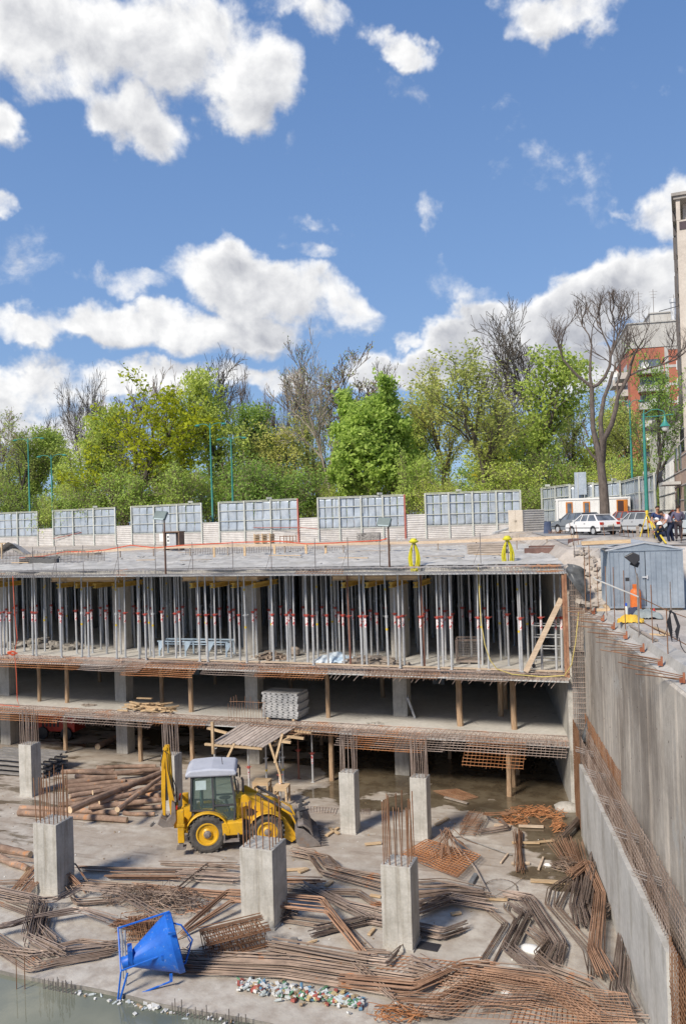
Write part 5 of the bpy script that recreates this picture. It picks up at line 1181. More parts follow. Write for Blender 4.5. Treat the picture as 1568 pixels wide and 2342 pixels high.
for p_, q_ in (((536, 1700, zt-.1), (518, 1738, 1.2)), ((617, 1700, zt), (640, 1770, 1.0)), ((628, 1745, 1.5), (646, 1678, 2.9)), ((640, 1770, 1.0), (643, 1790, .55))):
    D = 37.2; b = MB(); b.bar(ad(p_[0], p_[1], D), ad(q_[0], q_[1], D), .10, .07, up=(0, 1, 0)); b.build('brace', WOODN, t, world=True)
for x, y in ((570.5, 1812), (642, 1832), (492, 1765), (610, 1790), (648, 1788)):
    A = az(x, y); pp = prop(2.2, 0 if x in (570.5, 642) else 1); tag(pp, '%s prop carrying the plank canopy' % {570.5: 'front galvanised red-stickered', 642: 'right front galvanised', 492: 'left rear slender', 610: 'middle rear slender', 648: 'right rear slender'}[x], 'prop', 'props under the plank canopy'); pp.location = A
def bench(x, y, D, w, h, lab):
    A = az(x, y); t = thing('wooden_bench', lab, 'bench', A, .15, 'rough wooden benches')
    b = MB(); [b.box((0, -.22+.22*k, h), (w, .2, .045)) for k in range(3)]; b.build('top', WOODN, t)
    for s in (-1, 1):
        b = MB(); b.box((s*w*.44, -.28, h/2), (.08, .06, h)); b.box((s*w*.44, .28, h/2), (.08, .06, h)); b.box((s*w*.44, 0, h*.5), (.05, .6, .1)); b.build('leg', WOODN, t)
    b = MB(); b.box((0, -.3, h-.08), (w, .03, .12)); b.build('apron', WOODN, t)
bench(600, 1816, 0, .75, .62, 'pale rough bench behind the excavator hood'); bench(645, 1836, 0, .62, .75, 'taller rough stool-like bench right of the excavator hood')
# stack of form panels on the lower open floor and other goods there
PANG = mat('form_panel', (.33, .335, .34), c2=(.46, .46, .46), rough=.7, scale=3, rnd=.15)
A = az(646, 1645, 2.87); t = thing('form_panel_stack', 'neat stack of ten grey steel-edged form panels on the lower floor', 'form panels', (A.x, A.y+.4, 2.87), -.05)
b = MB(); b.box((-.7, 0, .05), (.12, 1.2, .1)); b.box((.7, 0, .05), (.12, 1.2, .1)); b.build('bearer', WOODN, t)
for k in range(10):
    b = MB(); z = .10+.123*k; dx = .03*((k*7) % 3-1); b.box((dx, 0, z+.095), (1.92, 1.2, .03)); b.box((dx, -.59, z+.045), (1.92, .03, .09)); b.box((dx, .59, z+.045), (1.92, .03, .09)); b.box((dx-.945, 0, z+.045), (.03, 1.14, .09)); b.box((dx+.945, 0, z+.045), (.03, 1.14, .09)); o = b.build('form_panel', PANG, t)
    if k < 10:
        b = MB(); [b.box((dx-.75+.3*j, -.607, z+.05), (.10, .006, .045)) for j in range(6)]; b.build('slot', BLACKM, o)
A = az(345, 1626, 2.87); b = MB(); rn = random.Random(6)
for i in range(60):
    l = rn.uniform(.4, 1.7); x = A.x+rn.uniform(-1.5, .2)*(1 if l < 1 else .5)+(.7 if l > 1 else 0); y = A.y+rn.uniform(-.4, .7); hh = .55*max(.05, 1-abs(x-A.x+.7)/1.3)
    b.box((x, y, 2.9+hh*rn.random()), (l, .11, .06), M=Matrix.Rotation(rn.gauss(0, .5), 3, 'Z') @ Matrix.Rotation(rn.uniform(-.2, .2), 3, 'Y'))
tag(b.build('timber_heap', WOODN), 'loose heap of pale timber offcuts on the lower open floor', 'timber')
A = az(945, 1641, 2.87); t = thing('leaning_panel', 'single punched steel form panel leaning on the fourth concrete column', 'form panel', A); b = MB(); M_ = Matrix.Rotation(.25, 3, 'Z') @ Matrix.Rotation(-.32, 3, 'Y') ; b.box((-.1, 0, .5), (.10, .42, 1.05), M=M_); b.build('plate', PANG, t)
b = MB(); [b.box((-.1+.25*(.12+.26*k-.5)*-1.0, -.215, .12+.26*k), (.05, .012, .07), M=M_) for k in range(4)]; b.build('slot', BLACKM, t)
b = MB(); wire_sheet(b, az(523, 1648, 2.87), (1, 0, 0), (0, 0, 1), 1.95, 1.05, .15, .95, .009, .01); tag(b.build('wire_rack', RUST), 'thin upright row of wires standing on the lower floor edge left of the canopy', 'wire')
A = az(203, 1614, 2.87); pile(A.x, A.y, 2.87, .4, .25, 14, (.1, .3), WOODG, 'scrap_heap', 'tiny heap of splinters on the lower floor at left', 'scrap heap', 12, hmax=.08)
A = az(857, 1655, 2.87); pile(A.x, A.y, 2.87, .5, .2, 24, (.05, .14), C_BEIGE, 'rubble_heap', 'small patch of pebbles on the lower floor at right', 'rubble', 13, hmax=.05, w=(.03, .08))
# dim red machine far back at the left, pallets of beams
A = az(115, 1695); t = thing('compressor', 'dim red wheeled compressor in the shadow at the left of the pit', 'machine', (A.x, A.y+1, 0), .1)
REDM = mat('machine_red', (.45, .05, .03), rough=.5, rnd=0); b = MB(); b.prism([(-1.3, .45), (1.3, .45), (1.3, 1.2), (1.0, 1.55), (-1.1, 1.6), (-1.3, 1.3)], -.6, .6); b.build('body', REDM, t, bevel=.05)
b = MB(); [b.box((-.8+.25*k, -.61, 1.0), (.12, .03, .5)) for k in range(5)]; b.build('grille', BLACKM, t)
for s in (-.8, .8):
    b = MB(); b.lathe((s, -.75, .38), [(.1, 0), (.36, .02), (.38, .08), (.36, .18), (.1, .2)], 14, 'y'); b.build('wheel', BLACKM, t)
b = MB(); b.bar((-1.3, 0, .6), (-2.3, 0, .45), .1, .1); b.build('drawbar', REDM, t)
A = az(46, 1772); t = thing('beam_stack', 'stack of weathered grey beams behind the farthest left column', 'timber', (A.x-.3, A.y+.6, 0), .02)
DKW = mat('timber_dark', (.16, .15, .14), c2=(.28, .265, .25), scale=2, stretch=(1, 6, 6), rnd=.1)
for k in range(4):
    b = MB(); [b.box((0, -.8+.42*j, .12+.24*k), (4.0, .22, .10), rz=.01*(j-2)) for j in range(5)]; b.build('beam', DKW, t)
    b = MB(); b.box((-1.5, 0, .03+.24*k), (.12, 2.0, .06)); b.box((1.5, 0, .03+.24*k), (.12, 2.0, .06)); b.build('spacer', DKW, t)
# logs
LOGM = mat('log_bark', (.19, .12, .085), c2=(.36, .25, .185), rough=.9, scale=2.2, bump=.6, bscale=12, stretch=(1, 1, 1), rnd=.18, spots=(2.2, .58, (.44, .22, .11)))
CUT = mat('log_cut', (.52, .38, .24), c2=(.62, .48, .32), scale=6, rnd=.1)
def log(a, c, r, z, lab, K=K1, zb=None):
    A = az(*K(*a), z); B_ = az(*K(*c), z if zb is None else zb); t = thing('log', lab, 'log', (A+B_)/2, 0, 'logs on the pit floor'); d = (B_-A); rn = random.Random(int(a[0]+a[1]))
    P_ = [A+d*(k/5)+Vector((rn.uniform(-.03, .03), rn.uniform(-.03, .03), rn.uniform(-.02, .02))) for k in range(6)]
    P_ = [p-(A+B_)/2 for p in P_]; b = MB(); b.tube(P_, [r*1.08, r*1.03, r, r*.98, r*.93, r*.88], 9); b.build('trunk', LOGM, t, smooth=True)
    u = d.normalized(); b = MB(); b.tube([P_[0]-u*.006, P_[0]+u*.01], r*1.02, 9); b.build('cut_end', CUT, t); b = MB(); b.tube([P_[-1]-u*.01, P_[-1]+u*.006], r*.84, 9); b.build('cut_end', CUT, t)
LG_ = [((115, 805), (665, 832), .13, .13), ((105, 832), (715, 872), .14, .14), ((345, 603), (640, 598), .11, .12), ((548, 578), (870, 570), .10, .12), ((650, 612), (898, 588), .11, .35), ((425, 628), (650, 640), .11, .3), ((440, 605), (905, 612), .10, .14),
 ((350, 668), (655, 632), .14, .45), ((370, 690), (700, 650), .11, .30), ((385, 712), (760, 668), .13, .45), ((395, 742), (640, 700), .11, .5), ((372, 772), (860, 705), .12, .15), ((330, 790), (560, 770), .12, .14), ((395, 815), (900, 610), .145, .85), ((660, 815), (905, 635), .11, .9),
 ((500, 800), (905, 762), .12, .40), ((560, 770), (905, 690), .12, .6), ((640, 745), (905, 672), .10, .55), ((520, 720), (905, 640), .11, .6), ((700, 800), (905, 800), .10, .14), ((690, 835), (862, 842), .09, .10), ((380, 700), (560, 690), .11, .15), ((660, 700), (905, 740), .12, .3), ((600, 660), (905, 655), .12, .2), ((640, 780), (900, 745), .10, .2), ((550, 462), (690, 395), .17, .17)]
for i, (a, c, r, z) in enumerate(LG_):
    log(a, c, r, z, 'dark fat log lying alone in the shadow under the building' if i == 25 else '%s bark-covered log of the pile left of the excavator' % ordn(i))
log((0, 92), (168, 128), .15, .16, 'upper one of two logs at the left edge beside the wide column', K3); log((0, 148), (160, 205), .13, .14, 'lower one of two logs at the left edge beside the wide column', K3)

# ================================================================ steel bar bundles on the floor
def bundle(pts, K, n, w, m, lab, z=.05, h=.12, jit=.12, r=.018, seed=None, zs=None, off=None):
    P_ = [az(*K(*p), z if zs is None else zs[i]) for i, p in enumerate(pts)]
    j = max(range(len(P_)-1), key=lambda i: (P_[i+1]-P_[i]).length); d = (P_[j+1]-P_[j]).normalized(); o = Vector((-d.y, d.x, 0)).normalized() if off is None else Vector(off).normalized()
    n = int(n*1.3); rn = random.Random(seed if seed is not None else int(pts[0][0]*3+pts[0][1]*7+n)); b = MB()
    # crossing bundles pile up; keep bars of one bundle nested
    for i in range(n):
        f = (i+.5)/n-.5+rn.uniform(-.5, .5)/n; Q = []; zz = rn.random()**1.3*h*1.35; u = rn.gauss(0, jit); tw_ = rn.gauss(0, .035)
        for k, p in enumerate(P_):
            q = p+o*(f*w+tw_*(k-1)+rn.gauss(0, .009))+Vector((rn.gauss(0, .012), rn.gauss(0, .012), zz+abs(rn.gauss(0, .02))))
            if k == 0: q += (P_[0]-P_[1]).normalized()*u
            if k == len(P_)-1: q += (P_[-1]-P_[-2]).normalized()*rn.gauss(0, jit)
            if k and k < len(P_)-1: q += d*u*.35
            Q.append(q)
        R = []
        for k in range(len(Q)-1):
            R += [Q[k]] if k == 0 else []
            if k < len(Q)-2:
                L1 = (Q[k+1]-Q[k]).length; L2 = (Q[k+2]-Q[k+1]).length; e = min(.07, L1*.3, L2*.3)
                R += [Q[k+1]+(Q[k]-Q[k+1]).normalized()*e, Q[k+1]+(Q[k+2]-Q[k+1]).normalized()*e]
            else: R += [Q[k+1]]
        b.tube(R, r, 4)
    return tag(b.build('rebar_bundle', m), lab, 'rebar', 'bundles of bent steel bars on the pit floor')
SB = mat('bar_bundle', (.145, .10, .075), c2=(.30, .225, .175), rough=.6, metal=.25, scale=.55, var=.28, bump=0, rnd=.18, spots=(.9, .60, (.30, .12, .045)))
SG = mat('bar_bundle_grey', (.15, .11, .09), c2=(.33, .255, .21), rough=.5, metal=.35, scale=.7, var=.28, bump=0, rnd=.15, spots=(.8, .64, (.32, .13, .05)))
SO = mat('bar_bundle_orange', (.21, .115, .07), c2=(.37, .22, .14), rough=.7, scale=.6, var=.28, bump=0, rnd=.12)
BD = [
 (K3, [(95, 360), (215, 225), (355, 225), (445, 325)], 14, .9, SO, 'orange trapezoid-shaped bent bars at the foot of the wide left column', .1, .1, (.05, .55, .55, .05)),
 (K3, [(0, 135), (300, 185), (395, 345)], 3, .3, SB, 'few thin bars crossing in front of the wide left column', .12, .1, None), (K3, [(0, 160), (420, 185), (490, 280)], 2, .15, SB, 'two long bars reaching right past the wide left column', .5, .05, None),
 (K3, [(-60, 350), (225, 410), (180, 630), (340, 705)], 16, .55, SG, 'thick grey Z-bent bundle at the left edge', .1, .25, None), (K3, [(0, 400), (190, 470), (190, 560)], 8, .4, SB, 'brown bundle tucked under the Z-bent one at the left edge', .05, .1, None),
 (K3, [(262, 450), (235, 560), (300, 630)], 10, .35, SG, 'short steep grey bundle right of the Z-bent one', .1, .2, None), (K3, [(-40, 560), (60, 545), (200, 500), (460, 455), (650, 520)], 8, .45, SG, 'long wavy grey bundle across the left foreground', .2, .15, None),
 (K3, [(-60, 600), (200, 770), (330, 742), (640, 685)], 12, .6, SB, 'long V-bent bundle along the water edge at left', .05, .12, None), (K3, [(-60, 660), (190, 700), (480, 660), (650, 640)], 8, .5, SG, 'grey bars ending left of the blue hopper', .05, .1, None), (K3, [(300, 645), (450, 620), (630, 650)], 5, .3, SB, 'thin bent bars just left of the blue hopper', .1, .08, None),
 (K3, [(0, 300), (150, 290), (450, 310), (780, 320)], 6, .5, SB, 'long thin bars left of the stirrup heap', .08, .1, None), (K3, [(160, 395), (330, 390), (460, 320), (680, 350), (900, 490)], 5, .5, SG, 'bent bars climbing over the stirrup heap', .25, .1, None),
 (K3, [(400, 370), (430, 408), (630, 395)], 7, .35, SB, 'short L-bent brown bundle left of the stirrup heap', .06, .12, None), (K3, [(440, 212), (700, 225), (1280, 228)], 9, .35, SB, 'long reddish bundle behind the stirrup heap, farther one', .06, .15, None),
 (K3, [(615, 262), (1010, 270)], 10, .25, SO, 'straight rusty bundle with hooked ends left of the widest column', .08, .15, None), (K3, [(905, 180), (1330, 190)], 5, .45, SB, 'thin long bars on the floor behind the widest column', .04, .05, None), (K3, [(980, 252), (1330, 275)], 12, .6, SG, 'thick grey bundle ending at the widest column', .1, .2, None),
 (K3, [(1000, 325), (1160, 190), (1330, 210)], 4, .2, SB, 'few bent bars leaning over the grey bundle left of the widest column', .2, .1, None), (K3, [(740, 310), (1160, 350), (1330, 365)], 10, .45, SO, 'flat rusty bundle at the foot of the widest column', .06, .1, None), (K3, [(460, 280), (780, 322)], 5, .3, SB, 'straight brown bars left of the stirrup heap', .06, .1, None),
 (lambda x, y: (x, y), [(418, 2133), (519, 2045), (737, 2064), (832, 2189)], 8, .22, SO, 'long bent bundle passing in front of the widest column, upper one', .35, .12, (.05, .45, .5, .05)), (lambda x, y: (x, y), [(426, 2137), (531, 2064), (745, 2087), (836, 2192)], 8, .22, SO, 'long bent bundle passing in front of the widest column, lower one', .3, .12, (.05, .4, .45, .05)),
 (K3, [(1040, 670), (1140, 742), (1480, 682), (1600, 700)], 4, .2, SB, 'thin bent bars below the rusty stirrup cage', .06, .08, None), (lambda x, y: (x, y), [(400, 2207), (660, 2219), (940, 2262)], 34, 1.05, SB, 'very wide flat band of long bars beside the heap of bottles', .04, .12, None),
 (K4, [(300, 128), (400, 148), (470, 235), (800, 320)], 14, .5, SB, 'bent reddish bundle right of the widest column, farther one', .06, .2, None), (K4, [(360, 118), (490, 148), (560, 222), (785, 262)], 8, .3, SB, 'bent bars lying on the reddish bundle right of the widest column', .25, .08, None),
 (K4, [(240, 287), (455, 290)], 10, .25, SO, 'short rusty bundle with hooked ends right of the widest column', .08, .16, None), (K4, [(235, 325), (430, 345), (660, 352), (760, 420), (800, 420)], 9, .35, SB, 'brown zigzag bundle between the widest and the nearest column', .08, .15, None), (K4, [(355, 308), (725, 500)], 7, .35, SG, 'straight slanting grey bars between the two front columns', .2, .1, None), (K4, [(480, 350), (600, 420), (800, 470)], 9, .5, SG, 'grey bars running under the slanting ones to the nearest column', .06, .12, None),
 (K4, [(230, 490), (510, 535)], 6, .5, SB, 'thin scattered bars at the foot of the widest column', .04, .05, None), (K4, [(420, 582), (732, 508), (1130, 595), (1245, 558)], 16, .34, SG, 'thick dark grey bundle passing behind the nearest column', .06, .2, None), (K4, [(575, 500), (735, 665)], 2, .08, SB, 'two thin bars lying askew left of the nearest column', .04, .03, None),
 (K4, [(985, 290), (1120, 285), (1345, 335)], 6, .3, SB, 'upper reddish bars right of the nearest column', .08, .1, None), (K4, [(985, 328), (1200, 320), (1350, 352)], 7, .25, SB, 'second reddish bars right of the nearest column', .06, .1, None), (K4, [(985, 378), (1180, 355), (1375, 375)], 12, .35, SB, 'reddish bundle with hooked ends right of the nearest column', .1, .15, None),
 (K4, [(985, 460), (1172, 395), (1390, 440)], 16, .45, SG, 'thick V-bent grey bundle right of the nearest column', .08, .22, None), (K4, [(985, 412), (1060, 412), (1165, 362), (1200, 362)], 5, .2, SB, 'few bars above the thick V-bent grey bundle', .2, .08, None), (K4, [(165, 655), (705, 752)], 16, .45, SB, 'straight brown bundle in front of the nearest column', .08, .2, None),
 (K4, [(640, 720), (830, 742), (890, 675)], 9, .25, SG, 'short hooked bundle just below the nearest column', .1, .12, None), (K4, [(670, 680), (840, 692)], 5, .2, SB, 'short straight bars left of the hooked bundle', .1, .08, None), (K4, [(930, 775), (1250, 850)], 12, .6, SB, 'fan of brown bars left under the orange mesh', .08, .2, None), (K4, [(965, 712), (1140, 795)], 8, .35, SG, 'short grey bars pointing at the orange mesh', .2, .12, None),
 (K4, [(560, 852), (975, 895), (1240, 775), (1390, 765)], 14, .45, SO, 'long bent bundle running under the left corner of the orange mesh', .12, .15, None), (K4, [(860, 948), (1125, 965), (1395, 815), (1700, 850)], 12, .4, SO, 'bent bundle with orange bends under the orange mesh, upper one', .15, .15, None), (K4, [(855, 1000), (1130, 1030), (1390, 860), (1560, 900)], 12, .4, SB, 'bent bundle with dark bars under the orange mesh, lower one', .1, .15, None), (K4, [(650, 750), (850, 930)], 4, .2, SB, 'thin bars crossing the end of the wide flat band', .2, .05, None),
 (K5, [(205, 805), (365, 835), (600, 1190), (545, 1325)], 16, .5, SG, 'big bent bundle in the middle of the floor by the white lump', .08, .2, None), (K5, [(260, 888), (345, 962), (212, 1222), (430, 1400)], 16, .40, SG, 'bent bundle left of the white lump', .08, .2, None), (K5, [(385, 1090), (505, 1190), (425, 1295), (550, 1400), (845, 1510), (990, 1660)], 14, .36, SB, 'many-times bent bundle below the white lump', .1, .2, None),
 (K5, [(215, 850), (192, 908), (265, 972), (245, 1030), (90, 1335)], 3, .25, SB, 'few thin zigzag bars left of the bent bundles', .04, .05, None), (K5, [(62, 905), (192, 1012), (5, 1315)], 4, .2, SB, 'few thin V-bent bars reaching to the orange mesh', .04, .06, None), (K5, [(615, 362), (795, 182)], 12, .25, SG, 'short grey bundle leaning up at the thin wall, farthest one', .15, .15, None),
 (K5, [(795, 180), (880, 415), (850, 640), (790, 900)], 12, .3, SG, 'grey bundle with orange bend along the thin wall', .25, .2, None), (K5, [(790, 640), (735, 900), (765, 1045)], 16, .55, SG, 'broad grey fan of bars near the thin wall', .1, .2, None), (K5, [(800, 640), (810, 900), (850, 1045)], 10, .35, SG, 'grey bars right beside the broad fan near the thin wall', .1, .2, None),
 (K5, [(700, 660), (812, 560), (915, 805), (875, 1235), (960, 1425)], 14, .34, SO, 'tall orange-bent bundle in front of the grey fan', .3, .15, None), (K5, [(690, 650), (552, 745), (525, 870), (830, 1225), (900, 1425)], 4, .3, SB, 'few long bars forming a diamond left of the grey fan', .1, .08, None), (K5, [(695, 672), (585, 890), (845, 1185), (850, 1410)], 4, .25, SB, 'few long bars inside the diamond left of the grey fan', .1, .06, None),
 (K5, [(945, 962), (1030, 885), (1100, 1080), (1050, 1560), (1130, 1720)], 14, .32, SG, 'long bent bundle nearest to the thin wall', .1, .2, None), (K5, [(0, 1420), (520, 1505), (880, 1790)], 16, .55, SO, 'thick bundle with orange bends under the right part of the orange mesh', .25, .2, None), (K5, [(0, 1650), (90, 1640), (560, 1600), (870, 1720), (1220, 1740)], 12, .4, SG, 'grey bundle at the bottom under the orange mesh', .05, .15, None), (K5, [(0, 1350), (490, 1410), (560, 1450), (880, 1650)], 8, .3, SB, 'brown bars along the top of the orange mesh', .3, .1, None), (K5, [(550, 1600), (900, 1640)], 6, .3, SG, 'short grey bars at the right of the orange mesh', .08, .1, None)]
for K, pts, n, w, m, lab, z, h, zs in BD: bundle(pts, K, n, w, m, lab, z, h, zs=zs)
b = MB(); rn = random.Random(3)
A = az(*K5(285, 320), .05); C_ = az(*K5(298, 615), .05); d = C_-A
for i in range(20):
    o = rn.uniform(-.22, .22); b.tube([A+Vector((o, rn.uniform(-.2, .2), rn.random()*.2)), (A+C_)/2+Vector((o*.55, 0, rn.random()*.2)), C_+Vector((o, rn.uniform(-.2, .2), rn.random()*.2))], .014, 4)
tag(b.build('rebar_bundle', RUST), 'waisted rusty wire bundle lying across two boards at right', 'rebar')
b = MB(); A = az(*K5(640, 400), .1); C_ = az(*K5(780, 690), .1)
for i in range(60):
    o = rn.gauss(0, .22); b.tube([A+Vector((o*1.5, rn.uniform(-.3, .3), rn.random()*.3)), C_+Vector((o*.6, rn.uniform(-.1, .1), rn.random()*.15))], .011, 3)
tag(b.build('rebar_bundle', SO), 'splayed orange bundle of thin wires near the thin wall', 'rebar')
# stirrups and cages
def stirrup(b, c, w, h, M_, r=.011):
    P_ = [M_ @ Vector(q)+c for q in ((-w/2, 0, -h/2), (w/2, 0, -h/2), (w/2, 0, h/2), (-w/2, 0, h/2), (-w/2, 0, -h/2*.95), (-w/2+.07, .02, -h/2+.1))]; b.tube(P_, r, 3)
def heap(px, py, K, rx, ry, n, w, h, m, lab, seed, orient=None, hz=.35):
    rn = random.Random(seed); c = az(*K(px, py)); b = MB()
    for i in range(n):
        a = rn.uniform(0, 6.28); q = rn.random()**.6
        p = c+Vector((rx*q*math.cos(a), ry*q*math.sin(a), w*.25+hz*rn.random()*(1-q)))
        M_ = Matrix.Rotation(rn.gauss(orient if orient is not None else 0, .35 if orient is not None else 1.5), 3, 'Z') @ Matrix.Rotation(rn.gauss(1.1, .35), 3, 'X') @ Matrix.Rotation(rn.gauss(0, .3), 3, 'Y'); stirrup(b, p, w, h, M_)
    tag(b.build('stirrup_heap', m), lab, 'stirrups', 'heaps of bent stirrups')
heap(900, 410, K3, 1.9, .55, 120, .75, .5, SB, 'big tangled heap of rusty stirrups left of the widest column', 1)
heap(760, 560, K3, .5, .3, 40, .7, .5, RUST, 'stack of stirrups right behind the blue hopper', 2, .3, .45)
heap(230, 480, K4, .45, .25, 30, .5, .3, SB, 'small tangle of stirrups at the right foot of the widest column', 3)
heap(430, 185, K5, 1.1, .5, 50, .45, .35, RUSTO, 'orange heap of small stirrups at the far right of the floor', 4); heap(240, 235, K5, .5, .3, 26, .4, .3, RUSTO, 'small orange stirrup heap beside the square frames', 5); heap(590, 290, K5, .2, .3, 16, .4, .3, RUSTO, 'tiny orange stirrup heap near the thin wall', 6, 1.5)
heap(665, 600, K5, .4, .3, 30, .5, .35, SB, 'brown stirrup heap left of the orange wires', 7); heap(630, 2150*0+655, K4, .3*0+.25, .2, 14, .4, .3, RUSTO, 'small orange stirrups at the left end of the straight brown bundle', 8) if False else None
heap(890, 1050, K4, .7, .25, 26, .5, .3, RUSTO, 'orange stirrup tangle at the bottom edge by the water', 9)
def cage(a, c, K, n, w, h, m, lab, z=.3, r=.012, longs=8):
    A = az(*K(*a), z); B_ = az(*K(*c), z); d = (B_-A); ang = math.atan2(d.y, d.x); M_ = Matrix.Rotation(ang-PI/2, 3, 'Z'); b = MB(); rn = random.Random(n)
    for i in range(n):
        M2 = M_ @ Matrix.Rotation(rn.gauss(.15, .12), 3, 'X') @ Matrix.Rotation(rn.gauss(0, .05), 3, 'Y'); stirrup(b, A+d*(i/(n-1)), w, h, M2, r)
    n_ = Vector((-d.y, d.x, 0)).normalized()
    for k in range(longs):
        s = (-1, 1)[k % 2]*w/2*(1 if k < longs/2 else .5); q = (-1, 1)[(k//2) % 2]*h/2; o = n_*(s+rn.uniform(-.12, .12))+Vector((0, 0, q+rn.uniform(-.05, .08))); b.tube([A+o-d*.04, B_+o+d*.06], r*1.1, 4)
    tag(b.build('rebar_cage', m), lab, 'rebar cage', 'tied cages of rebar')
cage((1150, 640), (1470, 560), K3, 26, .8, .55, RUST, 'rusty rectangular rebar cage right of the blue hopper', .30, r=.016, longs=26)
cage((1010, 715), (1050, 650), K2, 12, .62, .35, RUST, 'upright box-shaped rusty cage by the wet ground', .25)
cage((720, 540), (890, 530), K3, 16, .5, .5, RUST, 'dark rusty cage partly behind the blue hopper', .3)
b = MB()
for k in range(5):
    c = az(*K5(125, 165), .12+.07*k); M_ = Matrix.Rotation(.2+.1*k, 3, 'Z') @ Matrix.Rotation(PI/2-.25, 3, 'X'); stirrup(b, c, .95, .7, M_, .018)
c = az(*K5(235, 145), .2); stirrup(b, c, .5, .35, Matrix.Rotation(.1, 3, 'Z') @ Matrix.Rotation(PI/2-.5, 3, 'X'), .016)
tag(b.build('square_stirrups', RUST), 'square rusty frames lying flat at the far right of the floor', 'frame')
# mesh sheets
def floor_mesh(corners, K, nu, nv, m, lab, z=.06, zamp=.0, r=.011, seed=1, zc=None):
    C4 = [az(*K(*c), z if zc is None else zc[i]) for i, c in enumerate(corners)]; rn = random.Random(seed); b = MB()
    def P(u, v): p = (C4[0]*(1-u)+C4[1]*u)*(1-v)+(C4[3]*(1-u)+C4[2]*u)*v; return p+Vector((0, 0, zamp*max(0, nz(u*3+seed, v*3, seed, 1))+.0))
    for i in range(nu+1): b.tube([P(i/nu, j/8) for j in range(9)], r, 3, False)
    for j in range(nv+1): b.tube([P(i/8, j/nv) for i in range(9)], r, 3, False)
    return tag(b.build('wire_mesh', m), lab, 'wire mesh', 'sheets of reinforcing mesh')
for k in range(3): floor_mesh([(905, 120+6*k), (1040, 40), (1345, 130), (1215, 245+5*k)], K4, 12, 18, RUSTO, ('upper', 'middle', 'lower')[k]+' one of the stacked bright orange mesh sheets under the wire tangle', .30-.1*k, .12, .010, k)
floor_mesh([(960, 1010), (1235, 765), (2160, 905), (2230, 1130)], K4, 15, 38, SO, 'large orange mesh sheet spread over the bundles at bottom right', .52, .25, .009, 5)
floor_mesh([(700, 800), (880, 690), (1370, 745), (1280, 830)], K4, 6, 16, RUSTO, 'thin orange mesh sheet flat on the floor right of the hooked bundle', .03, 0, .009, 6)
floor_mesh([(560, 790), (880, 840), (1230, 900), (1130, 1060)], K4, 1, 1, RUSTO, 'x', .03) if False else None
floor_mesh([(1560, 935), (2050, 985), (2100, 1140), (1500, 1100)], K4, 18, 6, RUSTO, 'thin orange mesh flat on the floor at the bottom right corner', .03, 0, .009, 7)
floor_mesh([(190, 600), (390, 612), (380, 640), (200, 628)], K2, 14, 4, MIXB, 'thin mesh strip on the floor right of the loader bucket', .02, 0, .009, 8)
floor_mesh([(845, 530), (960, 520), (1060, 560), (960, 580)], K2, 14, 8, RUST, 'broken rusty mesh in the wet mud under the building', .03, .03, .010, 9)
floor_mesh([(500, 618), (545, 616), (545, 642), (500, 640)], K2, 6, 4, MIXB, 'small mesh piece left of the narrow column', .02, 0, .009, 10)
b = MB(); rn = random.Random(12)
for i in range(34):
    c = az(*K4(1150, 90), .35); a = rn.gauss(-PI/2 if i < 20 else .6, .5); l = rn.uniform(.5, 1.3); b.tube([c+Vector((rn.gauss(0, .1), rn.gauss(0, .1)+.25, .45+rn.random()*.2)), c+Vector((math.cos(a)*l*.6, math.sin(a)*l*.6, .25)), c+Vector((math.cos(a)*l, math.sin(a)*l, .02))], .013, 4)
tag(b.build('wire_tangle', SO), 'tangle of rusty wires sitting on the bright orange mesh', 'wire')
b = MB(); c = az(*K5(150, 740), .03); b.tube([c+Vector((.55*math.cos(a/20*2*PI*1.6)*(1+.002*a), .75*math.sin(a/20*2*PI*1.6), .02)) for a in range(28)], .008, 3); b.tube([az(*K5(x, y), .04) for x, y in ((100, 800), (240, 720), (345, 640))], .008, 3); tag(b.build('wire_loop', SB), 'thin wire loops on the bare floor at right', 'wire')
b = MB(); b.tube([az(*K4(x, y), z) for x, y, z in ((1190, 30, .3), (1230, 90, .3), (1320, 210, .15), (1405, 370, .05), (1500, 378, .05))], .035, 6); tag(b.build('bent_pipe', WOODG), 'long bent tan pipe from the orange mesh to the bundles', 'pipe')
b = MB(); b.tube([az(*K4(x, y), .05) for x, y in ((1170, 30), (1230, 25), (1390, 85), (1520, 130))], .028, 5); tag(b.build('bent_pipe', DKW), 'thin dark pipe lying behind the orange mesh', 'pipe')
bundle([(1060, 740), (1205, 715), (1165, 680)], K2, 8, .25, SG, 'small hooked grey bundle near the orange stirrups')
